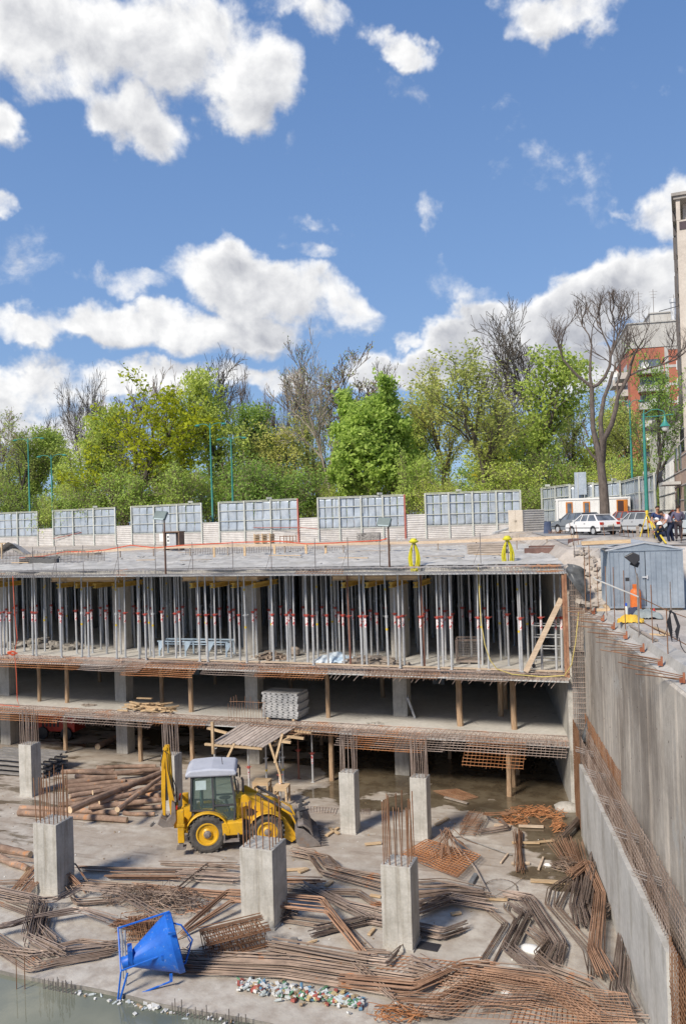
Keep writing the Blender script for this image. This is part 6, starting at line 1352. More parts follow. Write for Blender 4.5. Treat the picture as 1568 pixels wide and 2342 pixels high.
# boards and scraps lying about
for i, (K, a, c, w, m, lab) in enumerate(((K2, (858, 692), (915, 660), .16, WOODN, 'board right of the narrow column pair'), (K2, (520, 785), (597, 778), .16, WOODN, 'board in front of the narrow column'), (K2, (335, 745), (392, 705), .14, WOODN, 'board leaning at the foot of the narrow column'), (K2, (350, 705), (395, 735), .12, WOODN, 'short board crossing another at the narrow column'), (K4, (245, 213), (375, 205), .14, WOODN, 'board just right of the widest column'), (K4, (330, 225), (380, 205), .16, WOODN, 'stub of timber right of the widest column'),
 (K4, (728, 352), (788, 362), .12, WOODN, 'short board left of the nearest column'), (K4, (720, 575), (750, 540), .1, WOODN, 'small board propping the dark grey bundle'), (K4, (370, 625), (430, 605), .06, WOODN, 'thin stick on the bare floor'), (K5, (240, 385), (450, 388), .12, WOODN, 'board under the waisted bundle, upper one'), (K5, (400, 385), (560, 370), .1, WOODN, 'reddish lath right of the waisted bundle'), (K5, (105, 250), (230, 262), .2, PALEW, 'pale board beside the square frames'), (K5, (290, 258), (480, 265), .18, PALEW, 'pale board below the orange stirrup heap'),
 (K5, (235, 543), (375, 543), .14, PALEW, 'board under the waisted bundle, lower one'), (K5, (380, 675), (680, 692), .2, WOODN, 'long board near the grey fan of bars'), (K5, (442, 592), (478, 498), .07, PALEW, 'narrow slat alone on the wet floor'), (K5, (155, 540), (210, 470), .06, PALEW, 'narrow slat near the mesh corner'), (K5, (375, 1255), (450, 1270), .16, WOODG, 'short board under the bent bundles'), (K5, (600, 1165), (665, 1160), .14, WOODG, 'board end sticking out right of the big bent bundle'), (K5, (580, 570), (640, 575), .22, WOODN, 'wide board piece beside the brown stirrups'),
 (K4, (1180, 460), (1235, 450), .14, WOODN, 'wood block under the V-bent grey bundle'), (K4, (480, 300), (515, 275), .14, WOODN, 'pale block under the reddish bundle'), (K5, (0, 1735*0+810), (205, 822), .12, WOODN, 'brown lath leading to the big bent bundle'), (K1, (840, 905), (860, 885), .05, DKW, 'small dark stick near the log pile'), (K3, (100, 300), (175, 205), .22, WOODN, 'pale board behind the orange trapezoid bars'), (K5, (760, 1475), (875, 1480), .12, WOODG, 'board below the many-times bent bundle'), (K2, (900, 560), (1010, 590), .12, WOODG, 'muddy board in the wet patch'))):
    A = az(*K(*a), .06); B_ = az(*K(*c), .06); b = MB(); b.bar(A, B_, w, .05); tag(b.build('board', m), lab, 'board', 'loose boards on the pit floor')
for K, a, s, m, nm, lab, cat in ((K5, (385, 1208), (.34, .2, .16), WHITE, 'foam_lump', 'white lump of foam between the bent bundles', 'foam'), (K5, (660, 130), (.55, .4, .3), C_BEIGE, 'concrete_lump', 'pale lump of concrete by the wall foot', 'lump'), (K5, (205, 1545), (.16, .12, .14), WHITE, 'foam_lump', 'small white lump on the orange mesh', 'foam'), (K5, (513, 560), (.14, .08, .08), WHITE, 'can', 'small white can on the wet floor at right', 'can'), (K5, (265, 1345), (.22, .2, .1), C_BEIGE, 'concrete_lump', 'small pale block left of the bent bundles', 'lump')):
    c = az(*K(*a)); b = MB(); n = 10
    b.grid(lambda u, v: c+Vector((s[0]*math.cos(2*PI*u)*math.sin(PI*v/2)*(1+.25*nz(math.cos(2*PI*u)*2, math.sin(2*PI*u)*2, v*3+s[0])), s[1]*math.sin(2*PI*u)*math.sin(PI*v/2)*(1+.2*nz(math.cos(2*PI*u)*2, math.sin(2*PI*u)*2, v*3)), s[2]*math.cos(PI*v/2))), 14, 7)
    tag(b.build(nm, m, smooth=True), lab, cat)
c = az(*K4(1055, 640), .02); b = MB(); b.box(c, (.62, .42, .02), rz=-.05); tag(b.build('rubber_mat', BLACKM), 'dark square mat right of the nearest column', 'mat')
c = az(*K4(295, 620), .05); b = MB(); b.box(c, (.28, .35, .08), rz=.3); b.box(c+Vector((0, .1, .06)), (.2, .1, .08), rz=.3); tag(b.build('metal_bracket', DKW), 'small dark bracket on the floor near the straight brown bundle', 'bracket')
c = az(*K4(1305, 265), .06); b = MB(); b.box(c, (.16, .8, .12), rz=-.05); [b.box(c+Vector((0, -.3+.15*k, .065)), (.08, .05, .01)) for k in range(5)]; tag(b.build('metal_channel', mat('channel_dark', (.12, .125, .13), c2=(.2, .205, .21), rnd=0)), 'dark punched channel right of the orange mesh', 'channel')
# litter
rn = random.Random(5); LIT = [mat('litter_white', (.62, .62, .60), rnd=.1, bump=0), mat('litter_green', (.10, .22, .12), rough=.3, rnd=.2, bump=0), mat('litter_blue', (.14, .28, .42), rough=.35, rnd=.3, bump=0), mat('litter_red', (.36, .10, .08), rnd=.2, bump=0), mat('litter_clear', (.42, .46, .46), rough=.15, rnd=.1, bump=0), mat('litter_yellow', (.48, .38, .20), rnd=.2, bump=0), mat('litter_brown', (.30, .22, .14), rnd=.2, bump=0)]
acc = [MB() for _ in LIT]
def bit(k, p, s, rn):
    M_ = Matrix.Rotation(rn.uniform(0, 6.3), 3, 'Z') @ Matrix.Rotation(rn.uniform(-.5, .5), 3, 'Y')
    if k in (1, 4, 2) and rn.random() < .7:
        u = M_ @ Vector((1, 0, 0)); acc[k].tube([p-u*s*1.1, p+u*s*.5, p+u*s*.8, p+u*s*1.15], [s*.38, s*.38, s*.14, s*.14], 7)
    else: acc[k].box(p, (s*rn.uniform(.8, 1.8), s*rn.uniform(.6, 1.2), s*rn.uniform(.3, .8)), M=M_)
for i in range(430):
    u = rn.random(); a = rn.gauss(0, 1); x = K4(-10+690*u, 0)[0]; y = 2250+43*u+a*9.0*(1.15-abs(u-.5)) ; p = az(x, y, .06+.16*rn.random()*max(0, 1-abs(a)*.6)); bit(rn.choice((0, 0, 0, 4, 4, 4, 1, 2, 6, 6, 5, 3, 0, 4)), p, rn.uniform(.03, .12), rn)
lt = thing('litter_heap', 'long heap of discarded bottles, cartons and rubbish by the water edge', 'litter', az(700, 2270))
for k, a in enumerate(acc): o = a.build('litter', LIT[k], lt, world=True); o['kind'] = 'stuff'
acc = [MB() for _ in LIT]
for i in range(60, 170):
    if i < 100: x = rn.uniform(430, 900); p = Vector((az(x, 2300).x, 19-rn.random()*.25, -.09+.0*rn.random())); p = Vector((p.x, 18.85-abs(rn.gauss(0, .22)), -.09))
    elif i < 140: p = Vector((az(rn.uniform(150, 430), 2280).x, 18.85-abs(rn.gauss(0, .15)), -.09))
    else: c = az(*K3(870, 925), -.11); p = c+Vector((rn.gauss(0, .35), rn.gauss(0, .35), .03))
    bit(rn.choice((0, 0, 0, 4, 6, 0)), p, rn.uniform(.025, .09) if i < 140 else rn.uniform(.06, .17), rn)
lt = thing('floating_litter', 'white scraps and foam floating on the water along the slab edge', 'litter', (-11, 18.7, -.11))
for k, a in enumerate(acc):
    if a.v: o = a.build('litter', LIT[k], lt, world=True); o['kind'] = 'stuff'
acc = [MB() for _ in LIT]
for i in range(420):
    x = rn.uniform(-30, -1); y = rn.uniform(20, 36); 
    if x > xw(y)-.3: continue
    bit(rn.choice((0, 6, 6, 6)), Vector((x, y, .01)), rn.uniform(.015, .055), rn)
lt = thing('small_debris', 'small chips and splinters scattered over the whole pit floor', 'debris', (-15, 28, 0))
for k, a in enumerate(acc):
    if a.v: o = a.build('debris', LIT[k], lt, world=True); o['kind'] = 'stuff'
# upright bars standing in the water, seen mirrored in it
b = MB()
for x0, x1, n in ((205, 425, 16), (1060, 1540, 22)):
    for i in range(n): x = x0+(x1-x0)*(i+rn.random()*.6)/n; p = az(*K3(x, 885), 0); b = MB(); b.tube([(p.x, 18.7, -1.3), (p.x+rn.uniform(-.05, .05), 18.68, .02+.3*rn.random())], .014, 4); tag(b.build('bar_end', STEELB), '%s short bar end standing in the water along the floor edge %s the hopper' % (ordn(i), 'left of' if x0 < 500 else 'right of'), 'rebar', 'bar ends along the flooded edge')
b = MB(); p = 0
for x, h in ((38, .9), (57, 1.0)): q = az(x, 2262, -.11); b.tube([(q.x, q.y, -1.3), (q.x+.02, q.y, h-.2)], .016, 4)
tag(b.build('water_rods', RUST), 'two thin rods standing in the water at far left', 'rod')
# ================================================================ blue hopper
BLUE = mat('hopper_blue', (.008, .10, .46), c2=(.018, .145, .58), rough=.45, scale=2, var=.12, bump=.03, rnd=0, spots=(6, .60, (.22, .28, .42)), streak=(1.5, 5, 3), streakcol=(.8, .85, .95))
c = az(*K3(855, 850)); hp = thing('concrete_hopper', 'blue conical concrete hopper with pipe frame lying on its side by the water', 'hopper', (c.x, c.y+.3, .0), rad(37))
def HL(x, y, dy=0.): return Vector(((x-855)/208, dy, (850-y)/208+.02))
b = MB(); mc = Vector((.5, 0, .90)); oc = Vector((-.80, 0, .62)); ax = (oc-mc).normalized(); n = 20; b0 = 0
ux = ax.cross(Vector((0, 1, 0))).normalized(); uy = Vector((0, 1, 0)); rings = [(mc+Vector((.06, 0, 0)), .80), (mc-Vector((.10, 0, .0)), .82), (mc-Vector((.14, 0, .01)), .78), (oc+Vector((.04, 0, 0)), .17), (oc-Vector((.16, 0, .04)), .16)]
for c_, r in rings:
    for k in range(n): a = 2*PI*k/n; b.v.append(tuple(c_+ux*(r*math.cos(a))+uy*(r*math.sin(a))))
for i in range(len(rings)-1):
    for k in range(n): p = i*n+k; q = i*n+(k+1) % n; b.f.append((p, q, q+n, p+n))
# inner skin, so that the mouth reads as open
m0 = len(b.v)
for c_, r in ((mc+Vector((.06, 0, 0)), .77), (oc+Vector((.05, 0, 0)), .14)):
    for k in range(n): a = 2*PI*k/n; b.v.append(tuple(c_+ux*(r*math.cos(a))+uy*(r*math.sin(a))))
for k in range(n): q = (k+1) % n; b.f += [(m0+q, m0+k, m0+k+n, m0+q+n), (k, m0+k, m0+q, q)]
b.build('cone', BLUE, hp, smooth=True)
for pts in ([(645, 545), (855, 512), (930, 500)], [(650, 715), (905, 665)], [(680, 875), (920, 825)], [(640, 540), (645, 720), (620, 905), (626, 955)], [(680, 735), (640, 860), (630, 905)]):
    b = MB(); b.tube([HL(x, y, -.55 if y > 600 else .15) for x, y in pts], .028, 6); b.build('frame_pipe', BLUE, hp)
b = MB(); b.tube([HL(650, 560, .4), HL(660, 620, .4), HL(660, 870, .3)], .03, 6); b.tube([HL(675, 560, .1), HL(672, 880, -.1)], .03, 6); b.build('frame_pipe', GALV, hp)
b = MB(); b.tube([HL(940, 535, -.2), HL(985, 545, -.3), HL(1045, 635, -.35), HL(1003, 765, -.3), HL(985, 770, -.3)], .026, 6); b.tube([HL(1020, 620, -.3), HL(1035, 655, -.3), HL(1015, 680, -.3)], .015, 5); b.build('handle_loop', BLUE, hp)
b = MB(); b.box(HL(885, 675, -.62), (.22, .05, .12)); b.box(HL(925, 540, -.72), (.2, .06, .06)); b.box(HL(915, 800, -.6), (.08, .06, .2)); b.box(HL(700, 690, 0), (.12, .46, .38)); b.build('bracket', BLUE, hp)
# ================================================================ backhoe loader
YEL = mat('machine_yellow', (.58, .34, .03), c2=(.74, .41, .02), rough=.38, scale=2, var=.05, bump=.02, rnd=0, spots=(4.5, .62, (.40, .27, .12)), streak=(3, 3, 1.2), streakcol=(.78, .74, .68))
TYRE = mat('tyre', (.045, .042, .04), c2=(.12, .11, .10), rough=.9, scale=3, bump=.3, rnd=0); DGREY = mat('machine_dark', (.05, .05, .055), c2=(.09, .09, .10), rough=.5, bump=0, rnd=0)
STEELW = mat('bucket_steel', (.17, .145, .13), c2=(.30, .27, .25), rough=.6, metal=.3, scale=2, bump=.2, rnd=0, spots=(2.5, .6, (.26, .19, .15))); ROOFG = mat('cab_roof', (.42, .44, .50), c2=(.50, .52, .58), rough=.45, bump=0, rnd=0, var=.05)
CHROME = mat('rod_steel', (.55, .55, .56), rough=.25, metal=.9, bump=0, rnd=0)
def cabglass():
    m = bpy.data.materials.new('cab_glass'); m.use_nodes = True; b = m.node_tree.nodes['Principled BSDF']; b.inputs['Base Color'].default_value = (.35, .48, .46, 1); b.inputs['Roughness'].default_value = .04; b.inputs['Transmission Weight'].default_value = .85; b.inputs['IOR'].default_value = 1.15; b.inputs['Specular IOR Level'].default_value = .7; return m
CG = cabglass()
RA = az(476, 1951); FA_ = az(609, 1942); hd = FA_-RA; WB = 2.27; ang = math.atan2(hd.y, hd.x)
nrm = Vector((-math.sin(ang), math.cos(ang), 0)); org = RA+nrm*.93
ex = thing('backhoe_loader', 'yellow backhoe loader with grey cab roof parked on the pit floor facing right', 'excavator', org, ang)
def wheel(x, y, r, w, side):
    b = MB(); prof = [(r*.55, -w/2+.03), (r*.80, -w/2), (r*.95, -w/2+.03), (r, -w/2+.08), (r, w/2-.08), (r*.95, w/2-.03), (r*.80, w/2), (r*.55, w/2-.03)]
    b.lathe((0, 0, 0), prof, 30, 'y', False); n = 22
    for k in range(n):
        a = 2*PI*k/n
        for s in (-1, 1):
            M_ = Matrix.Rotation(-(a+(.14 if s > 0 else 0)), 3, 'Y') @ Matrix.Rotation(s*.6, 3, 'X').to_3x3(); M2 = Matrix.Rotation(-(a+(.14 if s > 0 else 0)), 3, 'Y') @ Matrix.Rotation(s*.55, 3, 'X')
            c = Matrix.Rotation(-(a+(.14 if s > 0 else 0)), 3, 'Y') @ Vector((r+.008, s*w*.25, 0)); b.box(c, (.055, w*.5, .07), M=M2)
    t = thing('wheel', None, None); t.parent = ex; t.location = (x, y, r)
    ty = b.build('tyre', TYRE, t)
    b = MB(); s = side
    b.lathe((0, 0, 0), [(r*.60, -w*.42), (r*.60, w*.42)], 28, 'y', False); b.lathe((0, s*w*.30, 0), [(r*.62, 0), (r*.62, s*.06), (r*.54, s*.07), (r*.50, s*.02), (r*.30, -s*.0), (r*.22, s*.05), (.02, s*.05)], 28, 'y'); b.build('rim', YEL, t, smooth=True)
    b = MB(); b.lathe((0, s*w*.32, 0), [(r*.22, 0), (r*.20, s*.07), (r*.12, s*.13), (.01, s*.14)], 14, 'y')
    for k in range(8): a = 2*PI*k/8; b.cyl((r*.18*math.cos(a), s*w*.33, r*.18*math.sin(a)), (r*.18*math.cos(a), s*(w*.33+.09), r*.18*math.sin(a)), .018, 6)
    b.build('hub', STEELB, t); return t
wheel(0, -.72*1.0-.05, .71, .42, -1); wheel(0, .77, .71, .42, 1); wheel(WB, -.74, .63, .38, -1); wheel(WB, .74, .63, .38, 1)
X = lambda cx: (cx-475)/223; 
# chassis, hood
b = MB(); b.bbox((-.75, -.35, .55), (2.55, .35, 1.05)); b.bbox((-.2, -.6, .6), (.2, .6, .85)); b.bbox((WB-.12, -.6, .5), (WB+.12, .6, .75)); b.build('chassis', DGREY, ex, bevel=.03)
b = MB(); b.prism([(1.08, 1.0), (2.62, .95), (2.66, 1.38), (2.5, 1.56), (1.9, 1.74), (1.08, 1.92)], -.43, .43); b.build('hood', YEL, ex, bevel=.07)
b = MB()
for k in range(7): b.bbox((2.665, -.3, 1.0+.05*k), (2.69, .3, 1.02+.05*k))
b.bbox((1.5, -.445, 1.15), (2.1, -.435, 1.40)); b.build('grille', BLACKM, ex)
b = MB()
for k in range(5): b.box((1.45+.17*k, -.437, 1.575-.035*k), (.12, .012, .07), M=Matrix.Rotation(.13, 3, 'Y') @ Matrix.Rotation(0, 3, 'Z'))
b.build('lettering_decal', mat('decal_red', (.50, .04, .03), rough=.4, bump=0, rnd=0), ex)
b = MB(); b.tube([(1.35, .2, 1.85), (1.35, .2, 2.35), (1.30, .2, 2.45)], .045, 8); b.build('exhaust', STEELB, ex)
MB().bbox((.55, -.98, .62), (1.35, -.5, 1.12)).build('side_box', YEL, ex, bevel=.04); MB().bbox((.55, .5, .62), (1.35, .98, 1.12)).build('side_box', YEL, ex, bevel=.04)
b = MB(); b.bbox((.6, -1.06, .40), (1.2, -.75, .46)); b.bbox((.62, -1.06, .46), (.66, -.99, .72)); b.bbox((1.14, -1.06, .46), (1.18, -.99, .72)); b.build('step', STEELB, ex)
# fenders
def fender(cx, r0, r1, a0, a1, y0, y1, cz, nm='fender'):
    b = MB(); n = 12; pr = [(cx+r1*math.cos(rad(a0+(a1-a0)*k/n)), cz+r1*math.sin(rad(a0+(a1-a0)*k/n))*.95) for k in range(n+1)]+[(cx+r0*math.cos(rad(a1+(a0-a1)*k/n)), cz+r0*math.sin(rad(a1+(a0-a1)*k/n))*.95) for k in range(n+1)]
    b.prism(pr, y0, y1); o = b.build(nm, YEL, ex, bevel=.02, smooth=True); return o
for y0, y1 in ((-.99, -.50), (.50, .99)): fender(.0, .80, .86, 0, 172, y0, y1, .72); fender(WB, .70, .74, 40, 150, y0, y1-.0, .68)
# skirt joining the rear fender to the cab
for s in (-1, 1):
    b = MB(); n = 10; pr = [(-.88, .95), (-.84, 1.15)]+[(.87*math.cos(rad(165-165*k/n)), .72+.83*math.sin(rad(165-165*k/n))) for k in range(n+1)]
    pr = [(math.cos(rad(172-172*k/14))*.87, .72+.86*math.sin(rad(172-172*k/14))) for k in range(15)]; b.prism(pr, s*.50 if s > 0 else -.55, .55 if s > 0 else -.50); b.build('fender_panel', YEL, ex)
# cab
cab = thing('cab', None, None); cab.parent = ex
Z0, Z1 = 1.05, 2.88
b = MB(); b.bbox((-.45, -.7, .98), (1.05, .7, 1.10)); b.build('floor', DGREY, cab)
def frame(pts, y, w=.07):
    b = MB(); 
    for a, c in zip(pts[:-1], pts[1:]): b.bar((a[0], y, a[1]), (c[0], y, c[1]), .07, w, up=(0, 1, 0))
    return b
for y in (-.74, .74):
    b = frame([(-.62, 1.55), (-.56, Z1)], y); f2 = frame([(.25, 1.05), (.22, Z1)], y, .06); f3 = frame([(1.0, 1.05), (1.08, 1.7), (.92, Z1)], y, .09); f4 = frame([(-.62, 1.58), (-.1, 1.55), (.25, 1.5)], y, .05); f5 = frame([(.25, 1.72), (1.05, 1.72)], y, .045); f6 = frame([(-.56, Z1-.03), (.92, Z1-.03)], y, .08); f7 = frame([(.25, 1.06), (1.0, 1.06)], y, .06)
    for q in (f2, f3, f4, f5, f6, f7): b0 = len(b.v); b.v += q.v; b.f += [tuple(i+b0 for i in f) for f in q.f]
    b.build('door_frame', DGREY, cab)
    b = MB(); b.add([(-.6, y, 1.58), (.24, y, 1.52), (.21, y, Z1-.05), (-.55, y, Z1-.05)], [(0, 1, 2, 3)]); b.build('window', CG, cab)
    b = MB(); b.add([(.26, y, 1.1), (1.0, y, 1.1), (1.06, y, 1.7), (.92, y, Z1-.05), (.23, y, Z1-.05)], [(0, 1, 2, 3, 4)]); b.build('window', CG, cab)
b = MB(); b.add([(1.08, -.7, 1.72), (1.08, .7, 1.72), (.93, .7, Z1-.05), (.93, -.7, Z1-.05)], [(0, 1, 2, 3)]); b.build('windscreen', CG, cab)
b = MB(); b.add([(-.64, .7, 1.6), (-.64, -.7, 1.6), (-.58, -.7, Z1-.05), (-.58, .7, Z1-.05)], [(0, 1, 2, 3)]); b.build('rear_window', CG, cab)
b = MB(); b.bar((1.02, -.74, 1.05), (1.02, .74, 1.05), .06, .06); b.bar((-.62, -.74, 1.57), (-.62, .74, 1.57), .06, .06); b.bbox((-.6, -.7, 1.1), (-.5, .7, 1.56)); b.bbox((1.0, -.43, 1.1), (1.07, .43, 1.7)); b.build('cab_frame', DGREY, cab)
b = MB(); b.prism([(-.78, 2.86), (1.12, 2.84), (1.18, 2.95), (1.08, 3.08), (.2, 3.16), (-.62, 3.12), (-.80, 2.98)], -.86, .86); b.build('roof', ROOFG, cab, bevel=.07)
[MB().box((x, -.55+1.1*k, 2.80), (.09, .16, .11)).build('work_light', DGREY, cab) for k in range(2) for x in (1.15, -.76)]
b = MB(); b.bbox((-.15, -.25, 1.10), (.25, .25, 1.45)); b.bbox((-.25, -.24, 1.42), (.28, .24, 1.56)); b.box((-.25, 0, 1.85), (.12, .48, .62)); b.build('seat', mat('seat_dark', (.05, .09, .09), rnd=0), cab, bevel=.05)
b = MB(); b.tube([(.85, 0, 1.1), (.68, 0, 1.75)], .05, 8); b.lathe((.66, 0, 1.78), [(.22, 0), (.25, .02), (.22, .04), (.21, .02)], 18); b.build('steering_wheel', BLACKM, cab)
b = MB(); b.add([(-.42, -.75, 2.35), (-.02, -.75, 2.35), (-.02, -.75, 2.70), (-.42, -.75, 2.70), (-.42, -.754, 2.35), (-.02, -.754, 2.35), (-.02, -.754, 2.70), (-.42, -.754, 2.70)], [(3, 2, 1, 0), (4, 5, 6, 7), (0, 1, 5, 4), (2, 3, 7, 6)]); b.build('window_sticker', mat('sticker_pale', (.45, .55, .55), rnd=0, bump=0), cab)
b = MB(); b.tube([(.6, -.2, 3.12), (.56, -.2, 3.5)], .012, 4); b.build('aerial', BLACKM, cab)
for s in (-1, 1):
    b = MB(); b.tube([(1.05, s*.8, 2.75), (1.2, s*1.0, 2.7), (1.2, s*1.05, 2.2)], .018, 5); b.box((1.22, s*1.06, 2.45), (.05, .17, .30)); b.build('mirror', BLACKM, cab)
# loader arms
for s in (-1, 1):
    y = s*.56; b = MB(); pr = [(1.22, 1.50), (1.30, 1.98), (1.45, 2.02), (2.2, 1.55), (2.95, 1.02), (3.42, .30), (3.32, .12), (3.15, .18), (2.72, .86), (2.1, 1.22), (1.5, 1.60)]; b.prism([(x, z) for x, z in pr], y-.06, y+.06); b.build('loader_arm', YEL, ex, bevel=.015)
    b = MB(); b.cyl((1.55, y+s*.14, 1.15), (2.25, y+s*.14, 1.02), .065, 10); b.build('cylinder', YEL, ex); b = MB(); b.cyl((2.2, y+s*.14, 1.03), (2.85, y+s*.14, .9), .032, 8); b.build('piston_rod', CHROME, ex)
    b = MB(); b.cyl((1.9, y-s*.12, 1.98), (2.75, y-s*.12, 1.45), .055, 8); b.build('cylinder', DGREY, ex); b = MB(); b.cyl((2.7, y-s*.12, 1.48), (3.2, y-s*.12, 1.12), .03, 8); b.build('piston_rod', CHROME, ex)
    b = MB(); b.bar((2.85, y-s*.1, 1.35), (3.25, y-s*.1, 1.08), .07, .09, up=(0, 1, 0)); b.bar((3.2, y-s*.1, 1.1), (3.42, y-s*.1, .62), .06, .08, up=(0, 1, 0)); b.build('linkage', YEL, ex)
    b = MB(); b.prism([(2.62, .72), (3.2, .42), (3.38, .22), (3.2, .08), (2.7, .40)], y-.09, y+.09); b.build('arm_end', YEL, ex, bevel=.02)
b = MB(); b.bar((2.35, -.56, 1.35), (2.35, .56, 1.35), .12, .12); b.build('cross_tube', YEL, ex)
b = MB()
for s in (-1, 1):
    for z in (.75, 1.25): b.bar((3.42, s*.45, z), (3.75, s*.45, z+.06), .06, .10)
    b.bar((3.55, s*.3, .35), (3.62, s*.3, 1.45), .10, .12, up=(0, 1, 0)); b.bar((3.5, s*.3, 1.3), (3.95, s*.28, 1.48), .05, .09, up=(0, 1, 0)); b.bar((3.55, s*.3, 1.15), (3.9, s*.28, 1.2), .05, .07, up=(0, 1, 0))
b.bar((3.58, -.45, 1.1), (3.58, .45, 1.1), .12, .14); b.bar((3.6, -.5, .55), (3.6, .5, .55), .12, .16); b.build('fork_carrier', DGREY, ex)
bk = thing('bucket', None, None); bk.parent = ex; bk.location = (3.35, 0, .02)
b = MB(); o_ = [(.02, .78), (-.03, .52), (.0, .22), (.12, .05), (.35, .0), (.95, .02)]; i_ = [(.95, .05), (.36, .04), (.16, .09), (.05, .24), (.03, .52), (.07, .76)]; b.prism(o_+i_, -1.05, 1.05); b.build('shell', STEELW, bk)
for s in (-1, 1):
    b = MB(); b.prism([(.02, .78), (-.03, .52), (.0, .22), (.12, .05), (.35, .0), (.94, .02), (.88, .16), (.55, .48), (.30, .70)], s*1.05, s*1.08); b.build('side_plate', STEELW, bk)
for k in range(9):
    y = -1.0+.25*k; b = MB(); b.add([(.91, y-.045, .0), (.98, y+.045, .0), (.98, y+.045, .075), (.98, y-.045, .075), (1.22, y-.025, .03), (1.22, y+.025, .03)], [(0, 1, 2, 3), (0, 4, 5, 1), (3, 2, 5, 4), (0, 3, 4), (1, 5, 2)]); b.build('tooth', STEELB, bk)
b = MB(); b.prism([(.08, .80), (.30, .88), (.55, .70), (.66, .42), (.62, .40), (.50, .64), (.30, .80)], -1.03, 1.03); b.build('jaw', STEELW, bk)
# rear: stabilisers and folded digging arm
for s in (-1, 1):
    b = MB(); b.bbox((-1.10, s*.98-.11, .50), (-.86, s*.98+.11, 1.72)); b.bbox((-1.13, s*.98-.13, 1.1), (-.83, s*.98+.13, 1.2)); st = b.build('stabiliser', YEL, ex, bevel=.015)
    b = MB(); b.bbox((-1.05, s*.98-.08, .32), (-.91, s*.98+.08, .5)); b.bbox((-1.15, s*.98-.2, .28), (-.81, s*.98+.2, .33)); b.build('foot', STEELB, st)
b = MB(); b.bbox((-1.08, -.9, .95), (-.9, .9, 1.25)); b.bbox((-1.06, -.9, .6), (-.94, .9, .75)); b.bbox((-.95, -.35, .6), (-.6, .35, 1.5)); b.build('rear_frame', YEL, ex)
b = MB(); b.bbox((-1.34, -.2, .75), (-1.06, .2, 1.45)); b.build('swing_post', YEL, ex, bevel=.02)
ar = thing('digging_arm', None, None); ar.parent = ex; ar.location = (0, 0, 0)
b = MB()
for s in (-1, 1): b.prism([(-1.42, 1.0), (-1.22, 1.10), (-1.26, 1.6), (-1.36, 2.5), (-1.40, 3.5), (-1.46, 3.92), (-1.58, 3.92), (-1.60, 3.5), (-1.54, 2.2), (-1.48, 1.5)], s*.13-.025, s*.13+.025)
b.bar((-1.25, -.15, 1.6), (-1.25, .15, 1.6), .1, .1); b.bar((-1.58, -.2, 3.85), (-1.58, .2, 3.85), .12, .12); b.bar((-1.45, -.15, 2.8), (-1.45, .15, 2.8), .1, .1); b.build('boom', YEL, ar)
b = MB(); b.prism([(-1.56, 3.90), (-1.68, 3.85), (-1.76, 3.2), (-1.80, 2.0), (-1.76, 1.25), (-1.66, 1.22), (-1.64, 2.0), (-1.60, 3.2)], -.08, .08); b.build('dipper', YEL, ar, bevel=.015)
b = MB(); b.cyl((-1.34, 0, 2.15), (-1.45, 0, 3.15), .05, 10); b.cyl((-1.60, 0, 1.8), (-1.60, 0, 2.8), .05, 10); b.build('cylinder', DGREY, ar)
b = MB(); b.cyl((-1.30, 0, 1.4), (-1.34, 0, 2.15), .03, 8); b.cyl((-1.60, 0, 2.8), (-1.60, 0, 3.6), .03, 8); b.build('piston_rod', CHROME, ar)
b = MB()
for k, y in enumerate((-.2, -.22, .2)): b.tube([(-1.2, y, 1.5), (-1.35+.05*k, y-.03, 2.2), (-1.5, y, 3.0), (-1.52, y*1.1, 3.7), (-1.66, y, 3.8), (-1.78, y, 3.2)], .018, 5)
b.build('hose', BLACKM, ar)
b = MB(); pr = [(-1.82, 1.25), (-1.95, 1.0), (-1.75, .85), (-1.35, .86), (-1.22, 1.1), (-1.25, 1.75), (-1.38, 1.85), (-1.42, 1.3), (-1.6, 1.1)]; b.prism(pr, -.33, .33); dk = b.build('digging_bucket', STEELW, ar, bevel=.015)
b = MB(); [b.box((-1.25, -.27+.18*k, 1.9), (.06, .06, .2)) for k in range(4)]; b.build('tooth', STEELB, dk)
b = MB(); b.box((-1.16, .6, .8+.9), (.06, .5, .12)); b.box((-1.12, -.95, 1.8), (.05, .16, .1)); b.build('tail_lamp', mat('lamp_red', (.5, .03, .02), rough=.3, rnd=0, bump=0), ex)

# ================================================================ terrace: shed, gas bottle, rods
c0 = az(*K8(850, 1525), 8.9); c1 = az(*K8(1545, 1520), 8.9); cb = az(*K8(680, 1430), 8.9); W_ = (c1-c0).length; a_ = math.atan2(c1.y-c0.y, c1.x-c0.x); hh = zray(*K8(850, 985), (RC.transposed() @ (c0-Vector((0, 0, HC)))).z*-1)-8.9
SHED = mat('shed_sheet', (.30, .35, .40), c2=(.40, .45, .50), rough=.42, metal=.5, scale=.7, bump=.06, rnd=.05, streak=(2, 2, .4), streakcol=(.85, .86, .88))
sh = thing('metal_shed', 'blue grey sheet metal shed with low gable roof on the terrace at right', 'shed', (c0.x, c0.y, 8.95), a_); dep = 3.4
def ribwall(L_, h0, nrib, horiz=False):
    prof = []
    for i in range(nrib):
        x = L_*i/nrib; e = L_/nrib; prof += [(x, 0), (x+e*.82, 0), (x+e*.86, -.022), (x+e*.96, -.022)]
    prof.append((L_, 0)); return prof
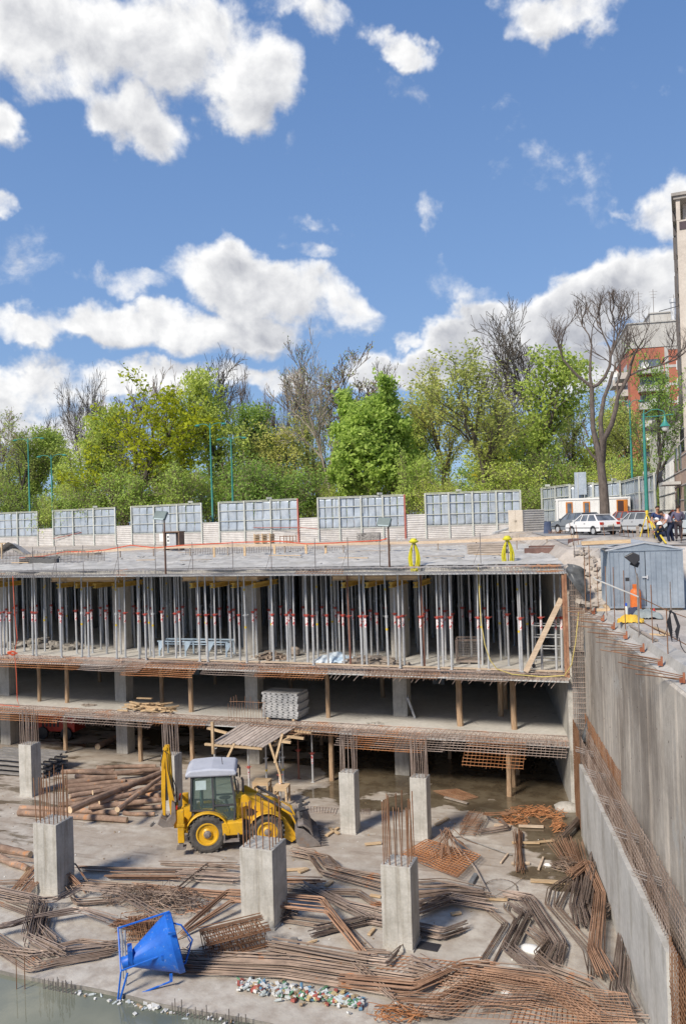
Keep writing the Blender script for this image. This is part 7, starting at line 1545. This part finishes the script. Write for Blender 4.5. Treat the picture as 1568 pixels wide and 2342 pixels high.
def wallsheet(nm, L_, h, nrib, M_, org, ztop=None):
    prof = ribwall(L_, h, nrib); b = MB(); m = len(prof)
    for z in (0, 1):
        for x, y in prof: v = M_ @ Vector((x, y, 0))+Vector(org); b.v.append((v.x, v.y, (0 if z == 0 else (h if ztop is None else ztop(x)))))
    for i in range(m-1): b.f.append((i, i+1, m+i+1, m+i))
    o = b.build(nm, SHED, sh); md = o.modifiers.new('t', 'SOLIDIFY'); md.thickness = .01; return o
wallsheet('wall', W_/2-.01, hh, 7, Matrix.Identity(3), (0, 0, 0)); wallsheet('door', W_/2-.01, hh-.02, 7, Matrix.Identity(3), (W_/2+.01, -.012, 0))
wallsheet('wall', dep, hh, 12, Matrix.Rotation(-PI/2, 3, 'Z'), (0, dep, 0)); wallsheet('wall', dep, hh, 12, Matrix.Rotation(PI/2, 3, 'Z'), (W_, 0, 0)); wallsheet('wall', W_, hh, 14, Matrix.Identity(3), (0, dep, 0))
gb_ = .24; b = MB(); b.prism([(0, hh), (W_, hh), (W_/2, hh+gb_)], -.01, .03); b.build('gable', SHED, sh)
b = MB(); b.prism([(-.1, hh-.02), (W_/2, hh+gb_+.01), (W_+.1, hh-.02), (W_+.1, hh+.03), (W_/2, hh+gb_+.06), (-.1, hh+.03)], -.06, dep+.1); b.build('roof', mat('shed_roof', (.42, .44, .46), c2=(.56, .58, .6), rough=.45, metal=.3, scale=2, rnd=0), sh)
b = MB(); [b.box((x, -.02, hh/2), (.05, .05, hh)) for x in (.0, W_)]; b.bbox((-.02, -.05, hh-.03), (W_+.02, -.02, hh+.03)); b.bbox((-.02, -.06, -.02), (W_+.02, -.02, .05)); b.build('trim', SHED, sh)
b = MB(); b.box((W_/2-.03, -.05, 1.12), (.2, .05, .05)); b.box((W_/2+.05, -.05, 1.12), (.05, .06, .14)); b.build('latch', GALV, sh)
b = MB(); b.box((-.55, .6, hh+.16), (1.1, .9, .03)); b.box((-.15, 1.4, hh+.18), (1.6, .5, .04), rz=.2); b.box((-.2, .25, hh+.12), (1.0, .35, .025), rz=-.1); b.build('roof_sheet', GALV, sh)
b = MB(); b.bar((-.9, .9, hh+.27), (.9, .95, hh+.30), .16, .14); o = b.build('roof_beam', WOODN, sh)
b = MB(); b.bbox((-.5, -.12, -.12), (-.02, -.02, -.02)); b.bbox((-.15, 0, -.14), (.0, dep, -.03)); b.bbox((0, .1, -.10), (W_, .3, -.01)); b.build('sill_beam', WOODN, sh)
b = MB(); b.lathe(az(*K8(1093, 1532), 8.9), [(.0, .0), (.185, 0), (.195, .04), (.195, .62), (.17, .72), (.09, .78), (.10, .80), (.10, .93), (.02, .94)], 18); o = b.build('gas_bottle', mat('gas_orange', (.55, .13, .025), c2=(.64, .17, .04), rough=.5, rnd=0, spots=(6, .64, (.3, .09, .04))), smooth=True); tag(o, 'tall orange gas bottle standing in front of the metal shed', 'gas bottle')
b = MB(); p = az(*K8(1003, 1595), 8.9); b.lathe(p, [(.06, 0), (.06, .3), (.02, .36)], 10); o = b.build('water_bottle', LAMPG, smooth=True); tag(o, 'clear bottle with blue cap beside the orange gas bottle', 'bottle'); b = MB(); b.lathe(p+Vector((0, 0, .36)), [(.035, 0), (.035, .09), (.01, .1)], 10); b.build('cap', mat('cap_blue', (.03, .1, .5), rnd=0, bump=0), o, world=True)
for nm, m, cx, cy, rx, ry, hz_, sd, lab in (('jacket', mat('cloth_yellow', (.55, .33, .03), c2=(.65, .42, .06), rnd=0), 1040, 1640, .42, .28, .20, 1, 'crumpled orange yellow work jacket on the terrace'), ('jacket', mat('cloth_navy', (.03, .035, .07), c2=(.07, .08, .13), rnd=0), 1085, 1575, .30, .2, .26, 2, 'dark navy work jacket behind the yellow one'), ('tarpaulin', mat('cloth_grey', (.18, .21, .21), c2=(.27, .3, .3), rnd=0), 1195, 1600, .48, .3, .26, 3, 'crumpled grey green tarpaulin beside the yellow jacket')):
    c = az(*K8(cx, cy), 8.9); b = MB(); b.grid(lambda u, v: c+Vector((rx*(2*u-1)*(1+.2*nz(v*3, u*2, sd)), ry*(2*v-1)*(1+.2*nz(u*3, v*2, sd)), max(-.02, (math.sin(PI*u)*math.sin(PI*v))**.6*hz_+.12*nz(u*5, v*4, sd)+.06*abs(nz(u*11, v*9, sd+3))-.02))), 20, 14); tag(b.build(nm, m, smooth=True), lab, nm)
b = MB(); p = az(*K9(900, 700), 8.9); b.lathe(p, [(.09, 0), (.085, .02), (.03, .22), (.01, .23)], 10); tag(b.build('red_cone', mat('cone_red', (.5, .06, .05), rnd=0, bump=0), smooth=True), 'small red plastic cone by a rod on the terrace', 'cone')
for i, (x, yb, yt, r) in enumerate(((295, 640, 80, .016), (340, 660, 85, .016), (405, 640, 240, .012), (480, 680, 268, .014), (551, 740, 275, .016), (645, 800, 305, .016), (765, 868, 333, .024), (888, 940, 432, .014), (1022, 1035, 640, .016), (1050, 680, 405, .022))):
    z = 8.86; p = az(*K9(x, yb), z); D = (RC.transposed() @ (p-Vector((0, 0, HC)))).z*-1; zt = zray(*K9(x, yt), D); b = MB(); b.tube([p-Vector((0, 0, .1)), Vector((p.x, p.y, zt))], r, 5); tag(b.build('guard_rod', RUST if r < .02 else STEELB), '%s rusty rod from the left along the terrace edge by the shed' % ordn(i), 'rod', 'rods along the terrace edge')
b = MB(); b.tube([ad(*K9(x, y), 22) for x, y in ((365, 365), (380, 385), (480, 425), (600, 475), (700, 515), (760, 540))], .020, 5); tag(b.build('rope', mat('rope_white', (.62, .60, .56), rnd=0)), 'white rope strung between rods in front of the shed', 'rope')
b = MB(); b.tube([ad(*K9(x, y), 22) for x, y in ((760, 540), (880, 595), (1000, 655), (1185, 722))], .012, 4); b.tube([ad(*K9(x, y), 20) for x, y in ((790, 760), (900, 820), (1050, 890), (1185, 965))], .012, 4); tag(b.build('rope', RUST), 'thin brown ropes continuing right from the white rope', 'rope')
b = MB()
for k in range(7): b.tube([ad(*K9(1035+4*k, 660), 19), ad(*K9(1040-6*k+8, 760), 19), ad(*K9(1060, 860+16*k-20), 19), ad(*K9(1085+3*k, 880+14*k-30), 19), ad(*K9(1105+4*k, 800), 19), ad(*K9(1070+3*k, 690), 19), ad(*K9(1040, 660), 19)], .010, 4)
b.tube([ad(*K9(x, y), 19) for x, y in ((925, 780), (950, 870), (985, 890), (1010, 840), (1040, 665))], .008, 4); b.tube([ad(*K9(x, y), 19) for x, y in ((1120, 900), (1140, 980), (1170, 1030), (1200, 1040))], .010, 4)
tag(b.build('cable', BLACKM), 'dark cable coil hung on a rod at the right edge', 'cable')
t = thing('floodlight', 'black twin floodlight on a rod in front of the metal shed', 'floodlight', ad(*K9(765, 600), 21.5)); b = MB(); b.prism([(0, 0), (.34, -.02), (.36, .16), (.28, .26), (.1, .22)], -.14, .14); M_ = Matrix.Rotation(.9, 4, 'Y'); o = b.build('lamp_head', BLACKM, t, bevel=.02); p = ad(*K9(640, 190), 21.5)-t.location; o.location = p+Vector((-.02, 0, .02)); o.rotation_euler = (0, rad(38), 0)
b = MB(); b.box((0, 0, 0), (.22, .16, .14)); o = b.build('lamp_box', BLACKM, t, bevel=.02); o.location = ad(*K9(728, 245), 21.5)-t.location; o.rotation_euler = (0, .4, 0)
b = MB(); b.tube([ad(*K9(x, y), 21.5)-t.location for x, y in ((728, 270), (735, 320), (760, 380), (768, 600), (765, 840))], .014, 5); b.build('bracket', STEELB, t)
b = MB(); b.box(ad(*K9(663, 385), 21.8), (.10, .08, .09)); tag(b.build('junction_box', BLACKM), 'small black socket on a rod before the shed', 'socket')
for i, (a, c) in enumerate((((860, 870), (1010, 880)), ((690, 790), (920, 925)), ((900, 810), (1030, 870)))):
    A = az(*K9(*a), 8.9); C_ = az(*K9(*c), 8.9); b = MB(); b.bar(A, C_, .10 if i else .05, .05); tag(b.build('board', WOODG if i == 1 else WOODN), ('short', 'long weathered', 'pale')[i]+' board on the terrace in front of the shed', 'board', 'boards on the terrace')
# rubble and rebar on the bank left of the shed
rn = random.Random(14); b = MB()
for i in range(150):
    y = rn.uniform(33.6, 38.6); x = xw(y, .5)+rn.uniform(.0, 1.6)+(.9 if y > 36.5 else 0)*rn.random(); s = rn.uniform(.06, .24); z = (zr(x, y) if y < 65 else 0)
    b.box((x, y, z+s*.2), (s*rn.uniform(.8, 1.6), s, s*.7), M=Matrix.Rotation(rn.uniform(0, 3), 3, 'Z') @ Matrix.Rotation(rn.uniform(-.5, .5), 3, 'X'))
o = b.build('rubble', DIRT); o['kind'] = 'stuff'
b = MB(); rn = random.Random(15)
def lump(c, s, seed):
    b.grid(lambda u, v: Vector(c)+Vector((s[0]*math.cos(2*PI*u)*math.sin(PI*v)*(1+.35*nz(math.cos(2*PI*u)*1.5, math.sin(2*PI*u)*1.5, v*2+seed)), s[1]*math.sin(2*PI*u)*math.sin(PI*v)*(1+.3*nz(math.cos(2*PI*u)*1.5, math.sin(2*PI*u)*1.5, v*2+seed+3)), s[2]*math.cos(PI*v)*(1+.2*nz(u*3, v*3, seed)))), 14, 8)
for i, (px, py, D, s) in enumerate(((1350, 1247, 40, (1.0, .5, .32)), (1395, 1240, 39.5, (1.3, .5, .30)), (1445, 1241, 39.3, (1.5, .5, .25)), (1500, 1246, 39, (1.2, .5, .2)), (1340, 1262, 38, (.8, .5, .35)), (1365, 1285, 36.5, (.5, .5, .6)))):
    b = MB(); lump(ad(px, py, D), s, i*3); tag(b.build('concrete_lump', mat('lump_concrete', (.27, .25, .23), c2=(.40, .37, .34), scale=2, bump=.8, bscale=6, rnd=.05), smooth=True), ['rough concrete lump at the left end of the broken kerb', 'rough concrete lump in front of the white car', 'rough concrete lump in front of the silver estate', 'rough concrete lump in front of the surveyors', 'rough concrete lump behind the shed roof', 'rough upright concrete lump left of the shed'][i], 'lump', 'broken concrete along the street edge')
for i in range(16):
    px = (1310, 1322, 1385, 1400, 1413, 1428, 1438, 1450, 1458, 1466, 1474, 1484, 1493, 1512, 1535, 1555)[i]; A = ad(px, 1243, 39.5); h = rn.uniform(.5, 1.0); b = MB(); w_ = i in (8, 11); 
    if w_: b.bar(A, A+Vector((.12*(i == 11), 0, h*.9)), .14, .04, up=(0, 1, 0))
    else: b.tube([A-Vector((0, 0, .1)), A+Vector((rn.uniform(-.15, .15), 0, h))], .014, 4)
    tag(b.build('stake' if w_ else 'guard_rod', WOODG if w_ else RUST), '%s upright rod or stake from the left along the street edge' % ordn(i), 'rod', 'rods along the street edge')
b = MB(); b.bar(ad(1318, 1243, 41), ad(1332, 1262, 40), .9, .5); tag(b.build('steel_plate', mat('plate_brown', (.13, .07, .06), rnd=0)), 'dark brown plate behind the right end of the deck', 'plate')
p = ad(1292, 1285, 40); b = MB(); b.lathe(p-Vector((0, 0, .25)), [(.10, 0), (.11, .3), (.07, .36), (.07, .42), (.02, .43)], 12); tag(b.build('fire_extinguisher', REDM, smooth=True), 'small red cylinder at the right end of the deck', 'cylinder')
p = ad(1252, 1226, 60); b = MB(); b.grid(lambda u, v: p+Vector((.32*math.cos(2*PI*u)*(1-.25*v), .2*math.sin(2*PI*u), -.05+1.1*v+.05*nz(u*4, v*4, 1))), 12, 8); tag(b.build('hanging_jacket', mat('cloth_blue', (.05, .07, .13), c2=(.10, .13, .2), rnd=0), smooth=True), 'dark blue jacket hung on the starter bars by the cabin', 'jacket')
# ================================================================ white site cabin, cars, people
cabp = gp(1272, 71.5, 11.05); t = thing('site_cabin', 'white container cabin with two narrow orange-framed windows and an open door', 'cabin', cabp, YAW-rad(15+.0)+rad(3))
L_ = (1432-1272)*71.5/FPX; Hc = zray(1272, 1141, 71.5)-11.05; CW = mat('cabin_white', (.62, .62, .60), c2=(.72, .72, .70), rough=.5, scale=1, bump=0, rnd=0, var=.05); ORG = mat('frame_orange', (.50, .18, .03), rnd=0, bump=0)
b = MB(); b.bbox((0, 0, .12), (L_, 2.4, Hc-.12)); b.build('body', CW, t)
b = MB(); b.bbox((-.05, -.06, Hc-.16), (L_+.05, 2.45, Hc)); b.bbox((-.05, -.06, 0), (L_+.05, 2.45, .14)); [b.bbox((x-.07, -.06, .14), (x+.07, -.0, Hc-.16)) for x in (.05, L_-.05)]; b.build('frame', WHITE, t)
b = MB(); [b.bbox((.4+k*.38, -.015, .2), (.42+k*.38, -.001, Hc-.2)) for k in range(int(L_/.38)-1)]; b.build('rib', WHITE, t)
for cx in (1300, 1338):
    x = (cx-1272)*71.5/FPX; b = MB(); b.bbox((x-.28, -.05, .75), (x+.28, -.016, Hc-.32)); w = b.build('window', ORG, t); b = MB(); b.bbox((x-.16, -.07, .85), (x+.18, -.052, Hc-.42)); b.build('pane', GLASS, w)
x = (1415-1272)*71.5/FPX; b = MB(); b.bbox((x-.45, -.05, .14), (x+.45, -.02, Hc-.25)); w = b.build('door_frame', ORG, t); b = MB(); b.bbox((x-.36, -.07, .16), (x+.12, -.052, Hc-.34)); b.build('door_opening', mat('dark_brown', (.06, .03, .025), rnd=0, bump=0), w); b = MB(); b.box((x+.3, -.25, 1.2), (.06, .45, 2.0), rz=.3); b.build('door', ORG, w)
b = MB(); b.bbox((x-1.15, -.03, 1.2), (x-.95, -.017, 1.45)); b.build('notice', WHITE, t)
def car(px, D, zb, rz, colr, label, kind='hatch', scale=1.0, name='car'):
    m = mat('paint_'+label.split()[0]+str(int(px)), colr, rough=.28, bump=0, rnd=0, var=.03, spec=.6)
    t = thing('parked_car', label, 'car', gp(px, D, zb), rz, 'cars parked by the cabin'); t.scale = (scale,)*3
    # +x is the nose
    def arch(cx, r=.36): return [(cx+r*math.cos(a*PI/8), .30+r*math.sin(a*PI/8)) for a in range(0, 9)]
    fx, rx = 1.22, -1.22
    prof = [(-1.98, .42), (-1.95, .30)]+[(rx-.36, .28)]+list(reversed(arch(rx)))[0:9]+[(rx+.36, .26), (fx-.36, .26)]+list(reversed(arch(fx)))+[(fx+.36, .28), (1.93, .32), (1.98, .52), (1.93, .72), (1.78, .80), (.95, .95), (-1.72, .97), (-1.90, .92), (-1.97, .70)]
    clean = []
    for q in prof:
        if not clean or (Vector((q[0]-clean[-1][0], q[1]-clean[-1][1])).length > .012): clean.append(q)
    b = MB(); b.prism(clean, -.83, .83); b.build('body', m, t, bevel=.05)
    top = [(-1.68, .95), (.98, .93), (.32, 1.38), (-1.15, 1.40)] if kind == 'hatch' else [(-1.9, .95), (.95, .93), (.35, 1.38), (-1.72, 1.40)]
    def gh(s0, s1, zz, y0, y1): return [(s0, y0, zz), (s1, y1, zz)]
    b = MB(); v = []
    for s in (-1, 1): v += [(top[0][0], s*.78, .95), (top[1][0], s*.78, .93), (top[2][0], s*.62, 1.36), (top[3][0], s*.62, 1.38)]
    b.add(v, [(0, 1, 2, 3), (7, 6, 5, 4), (0, 4, 5, 1), (1, 5, 6, 2), (2, 6, 7, 3), (3, 7, 4, 0)]); b.build('cabin_glass', GLASS, t, bevel=.03)
    b = MB(); b.box(((top[2][0]+top[3][0])/2, 0, 1.40), (top[2][0]-top[3][0]+.14, 1.28, .05)); b.build('roof', m, t, bevel=.02)
    b = MB()
    for s in (-1, 1):
        for a, c in (((top[0][0], .80, .95), (top[3][0]-.02, .64, 1.39)), ((top[1][0], .80, .93), (top[2][0]+.02, .64, 1.38)), ((-.55, .80, .95), (-.55, .645, 1.39)), ((.25, .80, .95), (.12, .645, 1.39)))[:4]:
            b.bar((a[0], s*a[1], a[2]), (c[0], s*c[1], c[2]), .09 if a[0] < -1 else .06, .05)
        b.bar((top[0][0], s*.80, .96), (top[1][0], s*.80, .94), .04, .04)
    b.bar((top[0][0], -.78, .97), (top[0][0], .78, .97), .06, .05); b.build('pillar', m, t)
    for wx in (fx, rx):
        for s in (-1, 1):
            b = MB(); b.lathe((0, 0, 0), [(.19, -.085), (.27, -.09), (.30, -.06), (.30, .06), (.27, .09), (.19, .085)], 18, 'y', False); w = thing('wheel', None, None); w.parent = t; w.location = (wx, s*.74, .30); b.build('tyre', BLACKM, w)
            b = MB(); b.lathe((0, s*.075, 0), [(.19, 0), (.18, s*.015), (.05, s*.02), (.01, s*.02)], 14, 'y'); b.build('rim', GALV, w)
    b = MB(); b.bbox((-2.06, -.80, .38), (-1.94, .80, .56)); b.build('bumper', DGREY if kind == 'hatch' else m, t, bevel=.02); b = MB(); b.bbox((1.94, -.80, .38), (2.05, .80, .56)); b.build('bumper', DGREY, t, bevel=.02)
    b = MB(); b.bbox((-2.068, -.25, .60), (-1.965, .25, .70)); b.build('number_plate', LAMPG, t)
    for s in (-1, 1):
        b = MB(); b.box((-1.95, s*.66, .80), (.06, .27, .17)); b.build('tail_light', mat('lamp_red', (.5, .03, .02)), t); b = MB(); b.box((1.93, s*.62, .66), (.06, .30, .14)); b.build('headlight', LAMPG, t)
        b = MB(); b.box((.80, s*.92, 1.0), (.10, .16, .11)); b.build('mirror', m, t, bevel=.02); b = MB(); b.box((-.3, s*.845, .80), (.14, .02, .03)); b.build('door_handle', BLACKM, t)
        b = MB(); b.bbox((-1.9, s*.84-.01, .50), (1.9, s*.84+.01, .54)); b.build('side_trim', BLACKM, t)
    return t
car(1352, 52.5, 11.08, YAW+rad(180-71), (.72, .72, .72), 'white hatchback seen from behind, parked in front of the big bare tree', scale=.92)
car(1320, 57.5, 11.1, YAW+rad(180-68), (.16, .18, .20), 'dark grey hatchback half hidden behind the white one')
car(1432, 57.5, 11.1, YAW+rad(180-78), (.35, .09, .07), 'dull red hatchback left of the silver estate car')
car(1462, 53.5, 11.08, YAW+rad(180-76), (.48, .50, .52), 'silver estate car behind the yellow tripod', 'estate', .94)
car(1590, 45, 10.98, YAW+rad(180-70), (.42, .46, .48), 'grey car cut off by the right edge behind the surveyors', 'estate')
car(1560, 62, 11.1, YAW+rad(180-80), (.45, .10, .06), 'orange red car far down the street at the right edge')
# ---- people
SKIN = mat('skin', (.42, .22, .14), rough=.6, bump=0, rnd=0, var=.05); HAIR = mat('hair_dark', (.03, .022, .018), rough=.8, rnd=0, bump=0)
def skinmesh(name, V, E_, R_, m, parent, lvl=1, root=0):
    me = bpy.data.meshes.new(name); me.from_pydata([tuple(v) for v in V], E_, []); o = bpy.data.objects.new(name, me); COL.objects.link(o); o.parent = parent
    md = o.modifiers.new('skin', 'SKIN'); md.use_smooth_shade = True
    for i, r in enumerate(R_): me.skin_vertices[0].data[i].radius = (r, r) if not isinstance(r, tuple) else r
    me.skin_vertices[0].data[root].use_root = True
    s = o.modifiers.new('sub', 'SUBSURF'); s.levels = lvl; s.render_levels = lvl
    me.materials.append(m); return o
def person(loc, rz, label, J, shirt, trous, shoe, sleeve='short', hat=None):
    """J: joint name -> local xyz (x right of picture, -y towards viewer, z up)"""
    t = thing('person', label, 'person', loc, rz, 'surveyors on the street'); J = {k: Vector(v) for k, v in J.items()}
    V = []; E_ = []; R_ = []
    def ad_(p, r, par=None): V.append(p); R_.append(r); i = len(V)-1; (E_.append((par, i)) if par is not None else None); return i
    pel = ad_(J['pelvis'], .13); sp = ad_(J['pelvis'].lerp(J['chest'], .5), .12, pel); ch = ad_(J['chest'], .14, sp); nk = ad_(J['neck'], .055, ch)
    hd_ = J['head']; up = (hd_-J['neck']).normalized(); a = ad_(hd_-up*.06, .07, nk); b_ = ad_(hd_+up*.01, .095, a); c = ad_(hd_+up*.085, .075, b_)
    F = J['face'].normalized(); ad_(hd_+F*.105-up*.01, .014, b_); ad_(hd_+F*.085-up*.05, .022, a)
    side = F.cross(up).normalized()
    for s in (-1, 1): ad_(hd_+side*.095*s, .018, b_)
    for s in ('l', 'r'):
        sh_ = ad_(J['sho_'+s], .065, ch); el = ad_(J['elb_'+s], .045, sh_); wr = ad_(J['wri_'+s], .028, el); d = (J['wri_'+s]-J['elb_'+s]).normalized(); pm = ad_(J['wri_'+s]+d*.07, .032, wr)
        o = d.orthogonal().normalized()
        for k in range(4): q = J['wri_'+s]+d*.12+o*(.024*(k-1.5)); f1 = ad_(q, .010, pm); ad_(q+d*(.035+.008*(k in (1, 2)))-d.cross(o)*.015, .008, f1)
        th = ad_(J['wri_'+s]+d*.05+o*.05, .011, pm); ad_(J['wri_'+s]+d*.085+o*.062, .009, th)
        hp_ = ad_(J['hip_'+s], .09, pel); kn = ad_(J['kne_'+s], .06, hp_); an = ad_(J['ank_'+s], .04, kn)
    skinmesh('body', V, E_, R_, SKIN, t, 1)
    V = []; E_ = []; R_ = []; pel = ad_(J['pelvis']-Vector((0, 0, .02)), .15); sp = ad_(J['pelvis'].lerp(J['chest'], .5), .145, pel); ch = ad_(J['chest'], .165, sp); ad_(J['chest'].lerp(J['neck'], .7), .09, ch)
    for s in ('l', 'r'):
        sh_ = ad_(J['sho_'+s], .085, ch); e = J['elb_'+s] if sleeve == 'long' else J['sho_'+s].lerp(J['elb_'+s], .75); el = ad_(e, .066, sh_)
        if sleeve == 'long': ad_(J['wri_'+s]*.97+J['elb_'+s]*.03, .045, el)
    skinmesh('shirt', V, E_, R_, shirt, t, 1)
    V = []; E_ = []; R_ = []; pel = ad_(J['pelvis'], .150)
    for s in ('l', 'r'): hp_ = ad_(J['hip_'+s], .115, pel); kn = ad_(J['kne_'+s], .085, hp_); ad_(J['ank_'+s]+Vector((0, 0, .0)), .07, kn)
    skinmesh('trousers', V, E_, R_, trous, t, 1)
    for s in ('l', 'r'):
        V = []; E_ = []; R_ = []; a = ad_(J['ank_'+s]-Vector((0, 0, .01)), .05); f = J['toe'].normalized(); h_ = ad_(J['ank_'+s]*Vector((1, 1, 0))+Vector((0, 0, .045))-f*.04, .045, a); ad_(J['ank_'+s]*Vector((1, 1, 0))+Vector((0, 0, .04))+f*.17, .04, h_); skinmesh('shoe', V, E_, R_, shoe, t, 1)
    b = MB(); up_ = up
    n = 12
    def hf(u, v):
        th = PI*v*.62; ph = 2*PI*u; o1 = side*math.cos(ph)*math.sin(th)*.108+up*math.cos(th)*.115+F*math.sin(ph)*math.sin(th)*.112; fr = max(0, math.sin(ph)); return hd_+up*.045-F*.012+o1*(1-.25*fr*v)+up*.05*fr*v
    b.grid(hf, 14, 7); b.build('hair' if hat is None else 'cap', HAIR if hat is None else hat, t, smooth=True)
    b = MB()
    for s in (-1, 1): b.box(hd_+F*.092+side*.036*s+up*.015, (.022, .022, .012))
    b.build('eyes', BLACKM, t); b = MB(); b.box(hd_+F*.088-up*.045, (.045, .03, .010)); b.build('mouth', mat('lips', (.30, .10, .08), rnd=0, bump=0), t)
    return t
NAVY = mat('cloth_shirt_navy', (.015, .03, .09), c2=(.03, .05, .14), rnd=0, bump=0); PINK = mat('cloth_shirt_pale', (.62, .54, .60), rnd=0, bump=0); TRN = mat('cloth_trousers', (.02, .028, .06), rnd=0, bump=0); PURP = mat('cloth_vest', (.11, .10, .16), rnd=0, bump=0); TRD = mat('cloth_trousers_dark', (.05, .04, .05), rnd=0, bump=0); SHOE = mat('shoe_black', (.02, .02, .02), rnd=0, bump=0)
HV = mat('shoe_dark', (.03, .025, .02), rnd=0, bump=0)
D0 = 38.3; g0 = lambda px, D: gp(px, D, 10.95)
person(g0(1501, 40.2), YAW, 'man in navy short-sleeved shirt standing and facing the camera behind the tripod', dict(pelvis=(0, 0, .93), chest=(0, 0, 1.28), neck=(0, -.02, 1.50), head=(0, -.06, 1.64), face=(-.1, -1, -.15), sho_l=(-.21, 0, 1.42), elb_l=(-.29, -.05, 1.15), wri_l=(-.24, -.2, .93), sho_r=(.21, 0, 1.42), elb_r=(.30, -.05, 1.15), wri_r=(.16, -.25, 1.0), hip_l=(-.10, 0, .88), kne_l=(-.12, -.02, .48), ank_l=(-.13, 0, .09), hip_r=(.10, 0, .88), kne_r=(.13, -.02, .48), ank_r=(.15, 0, .09), toe=(0, -1, 0)), NAVY, TRN, SHOE)
person(g0(1528, 38.8), YAW, 'man in pale pink shirt bending over and holding a white helmet', dict(pelvis=(.05, 0, .90), chest=(-.12, -.04, 1.22), neck=(-.30, -.06, 1.36), head=(-.42, -.10, 1.42), face=(-.8, -.4, -.6), sho_l=(-.16, -.24, 1.30), elb_l=(-.28, -.32, 1.02), wri_l=(-.50, -.34, .84), sho_r=(-.18, .16, 1.32), elb_r=(-.34, .10, 1.06), wri_r=(-.52, -.06, .92), hip_l=(.03, -.10, .86), kne_l=(-.14, -.12, .48), ank_l=(-.08, -.12, .09), hip_r=(.10, .10, .86), kne_r=(.10, .10, .46), ank_r=(.22, .12, .09), toe=(-1, -.3, 0)), PINK, TRN, SHOE)
person(g0(1548, 41.5), YAW, 'man in dark purple grey work clothes standing with his back to the camera', dict(pelvis=(0, 0, .93), chest=(0, 0, 1.28), neck=(.02, 0, 1.52), head=(.02, 0, 1.66), face=(.3, 1, 0), sho_l=(-.22, 0, 1.43), elb_l=(-.31, .03, 1.16), wri_l=(-.22, .2, 1.0), sho_r=(.22, 0, 1.43), elb_r=(.31, .03, 1.16), wri_r=(.22, .2, 1.0), hip_l=(-.10, 0, .88), kne_l=(-.10, .02, .48), ank_l=(-.10, 0, .09), hip_r=(.10, 0, .88), kne_r=(.12, .02, .48), ank_r=(.15, 0, .09), toe=(.2, 1, 0)), PURP, TRD, SHOE, 'long')
person(g0(1509, 38.7), YAW, 'crouching man in dark clothes hidden behind the bending man', dict(pelvis=(.1, .1, .50), chest=(-.05, 0, .80), neck=(-.14, -.04, .98), head=(-.2, -.08, 1.09), face=(-.8, -.5, -.3), sho_l=(-.2, -.16, .92), elb_l=(-.32, -.3, .70), wri_l=(-.44, -.35, .58), sho_r=(.0, .16, .92), elb_r=(-.2, .1, .68), wri_r=(-.4, -.1, .6), hip_l=(.05, .0, .48), kne_l=(-.22, -.1, .46), ank_l=(-.05, -.05, .09), hip_r=(.15, .15, .48), kne_r=(-.1, .16, .40), ank_r=(.15, .2, .09), toe=(-1, -.2, 0)), mat('cloth_grey_dark', (.07, .08, .09), rnd=0, bump=0), TRN, SHOE, 'long', WHITE)
p = ad(1539, 1191, 38.2); b = MB(); q = g0(1528, 38.8)+(Matrix.Rotation(YAW, 3, 'Z') @ Vector((-.56, -.30, .90))); b.lathe(q, [(.15, 0), (.14, .03), (.11, .10), (.05, .15), (.01, .16)], 14); tag(b.build('helmet', WHITE, smooth=True), 'white safety helmet held by the bending man', 'helmet')
t = thing('tripod', 'yellow surveying tripod in front of the silver estate car', 'tripod', g0(1478, 40)); tp = Vector((0, 0, 1.3)); TY = mat('tripod_yellow', (.62, .47, .05), rnd=0, bump=0)
for dx, dy in ((-.45, -.1), (.05, .4), (.42, -.25)): b = MB(); b.bar(tp+Vector((dx*.12, dy*.12, 0)), (dx, dy, 0), .05, .025, up=(0, 1, 0)); b.build('leg', TY, t)
b = MB(); b.lathe(tp-Vector((0, 0, .02)), [(.09, 0), (.09, .03), (.05, .04), (.05, .1), (.07, .12), (.07, .28), (.03, .30)], 10); b.build('head', TY, t)
b = MB(); b.bar(ad(1487, 1193, 39.5), ad(1522, 1243, 38.0), .07, .035); tag(b.build('level_staff', TY), 'yellow levelling staff slanting between the tripod and the men', 'staff')
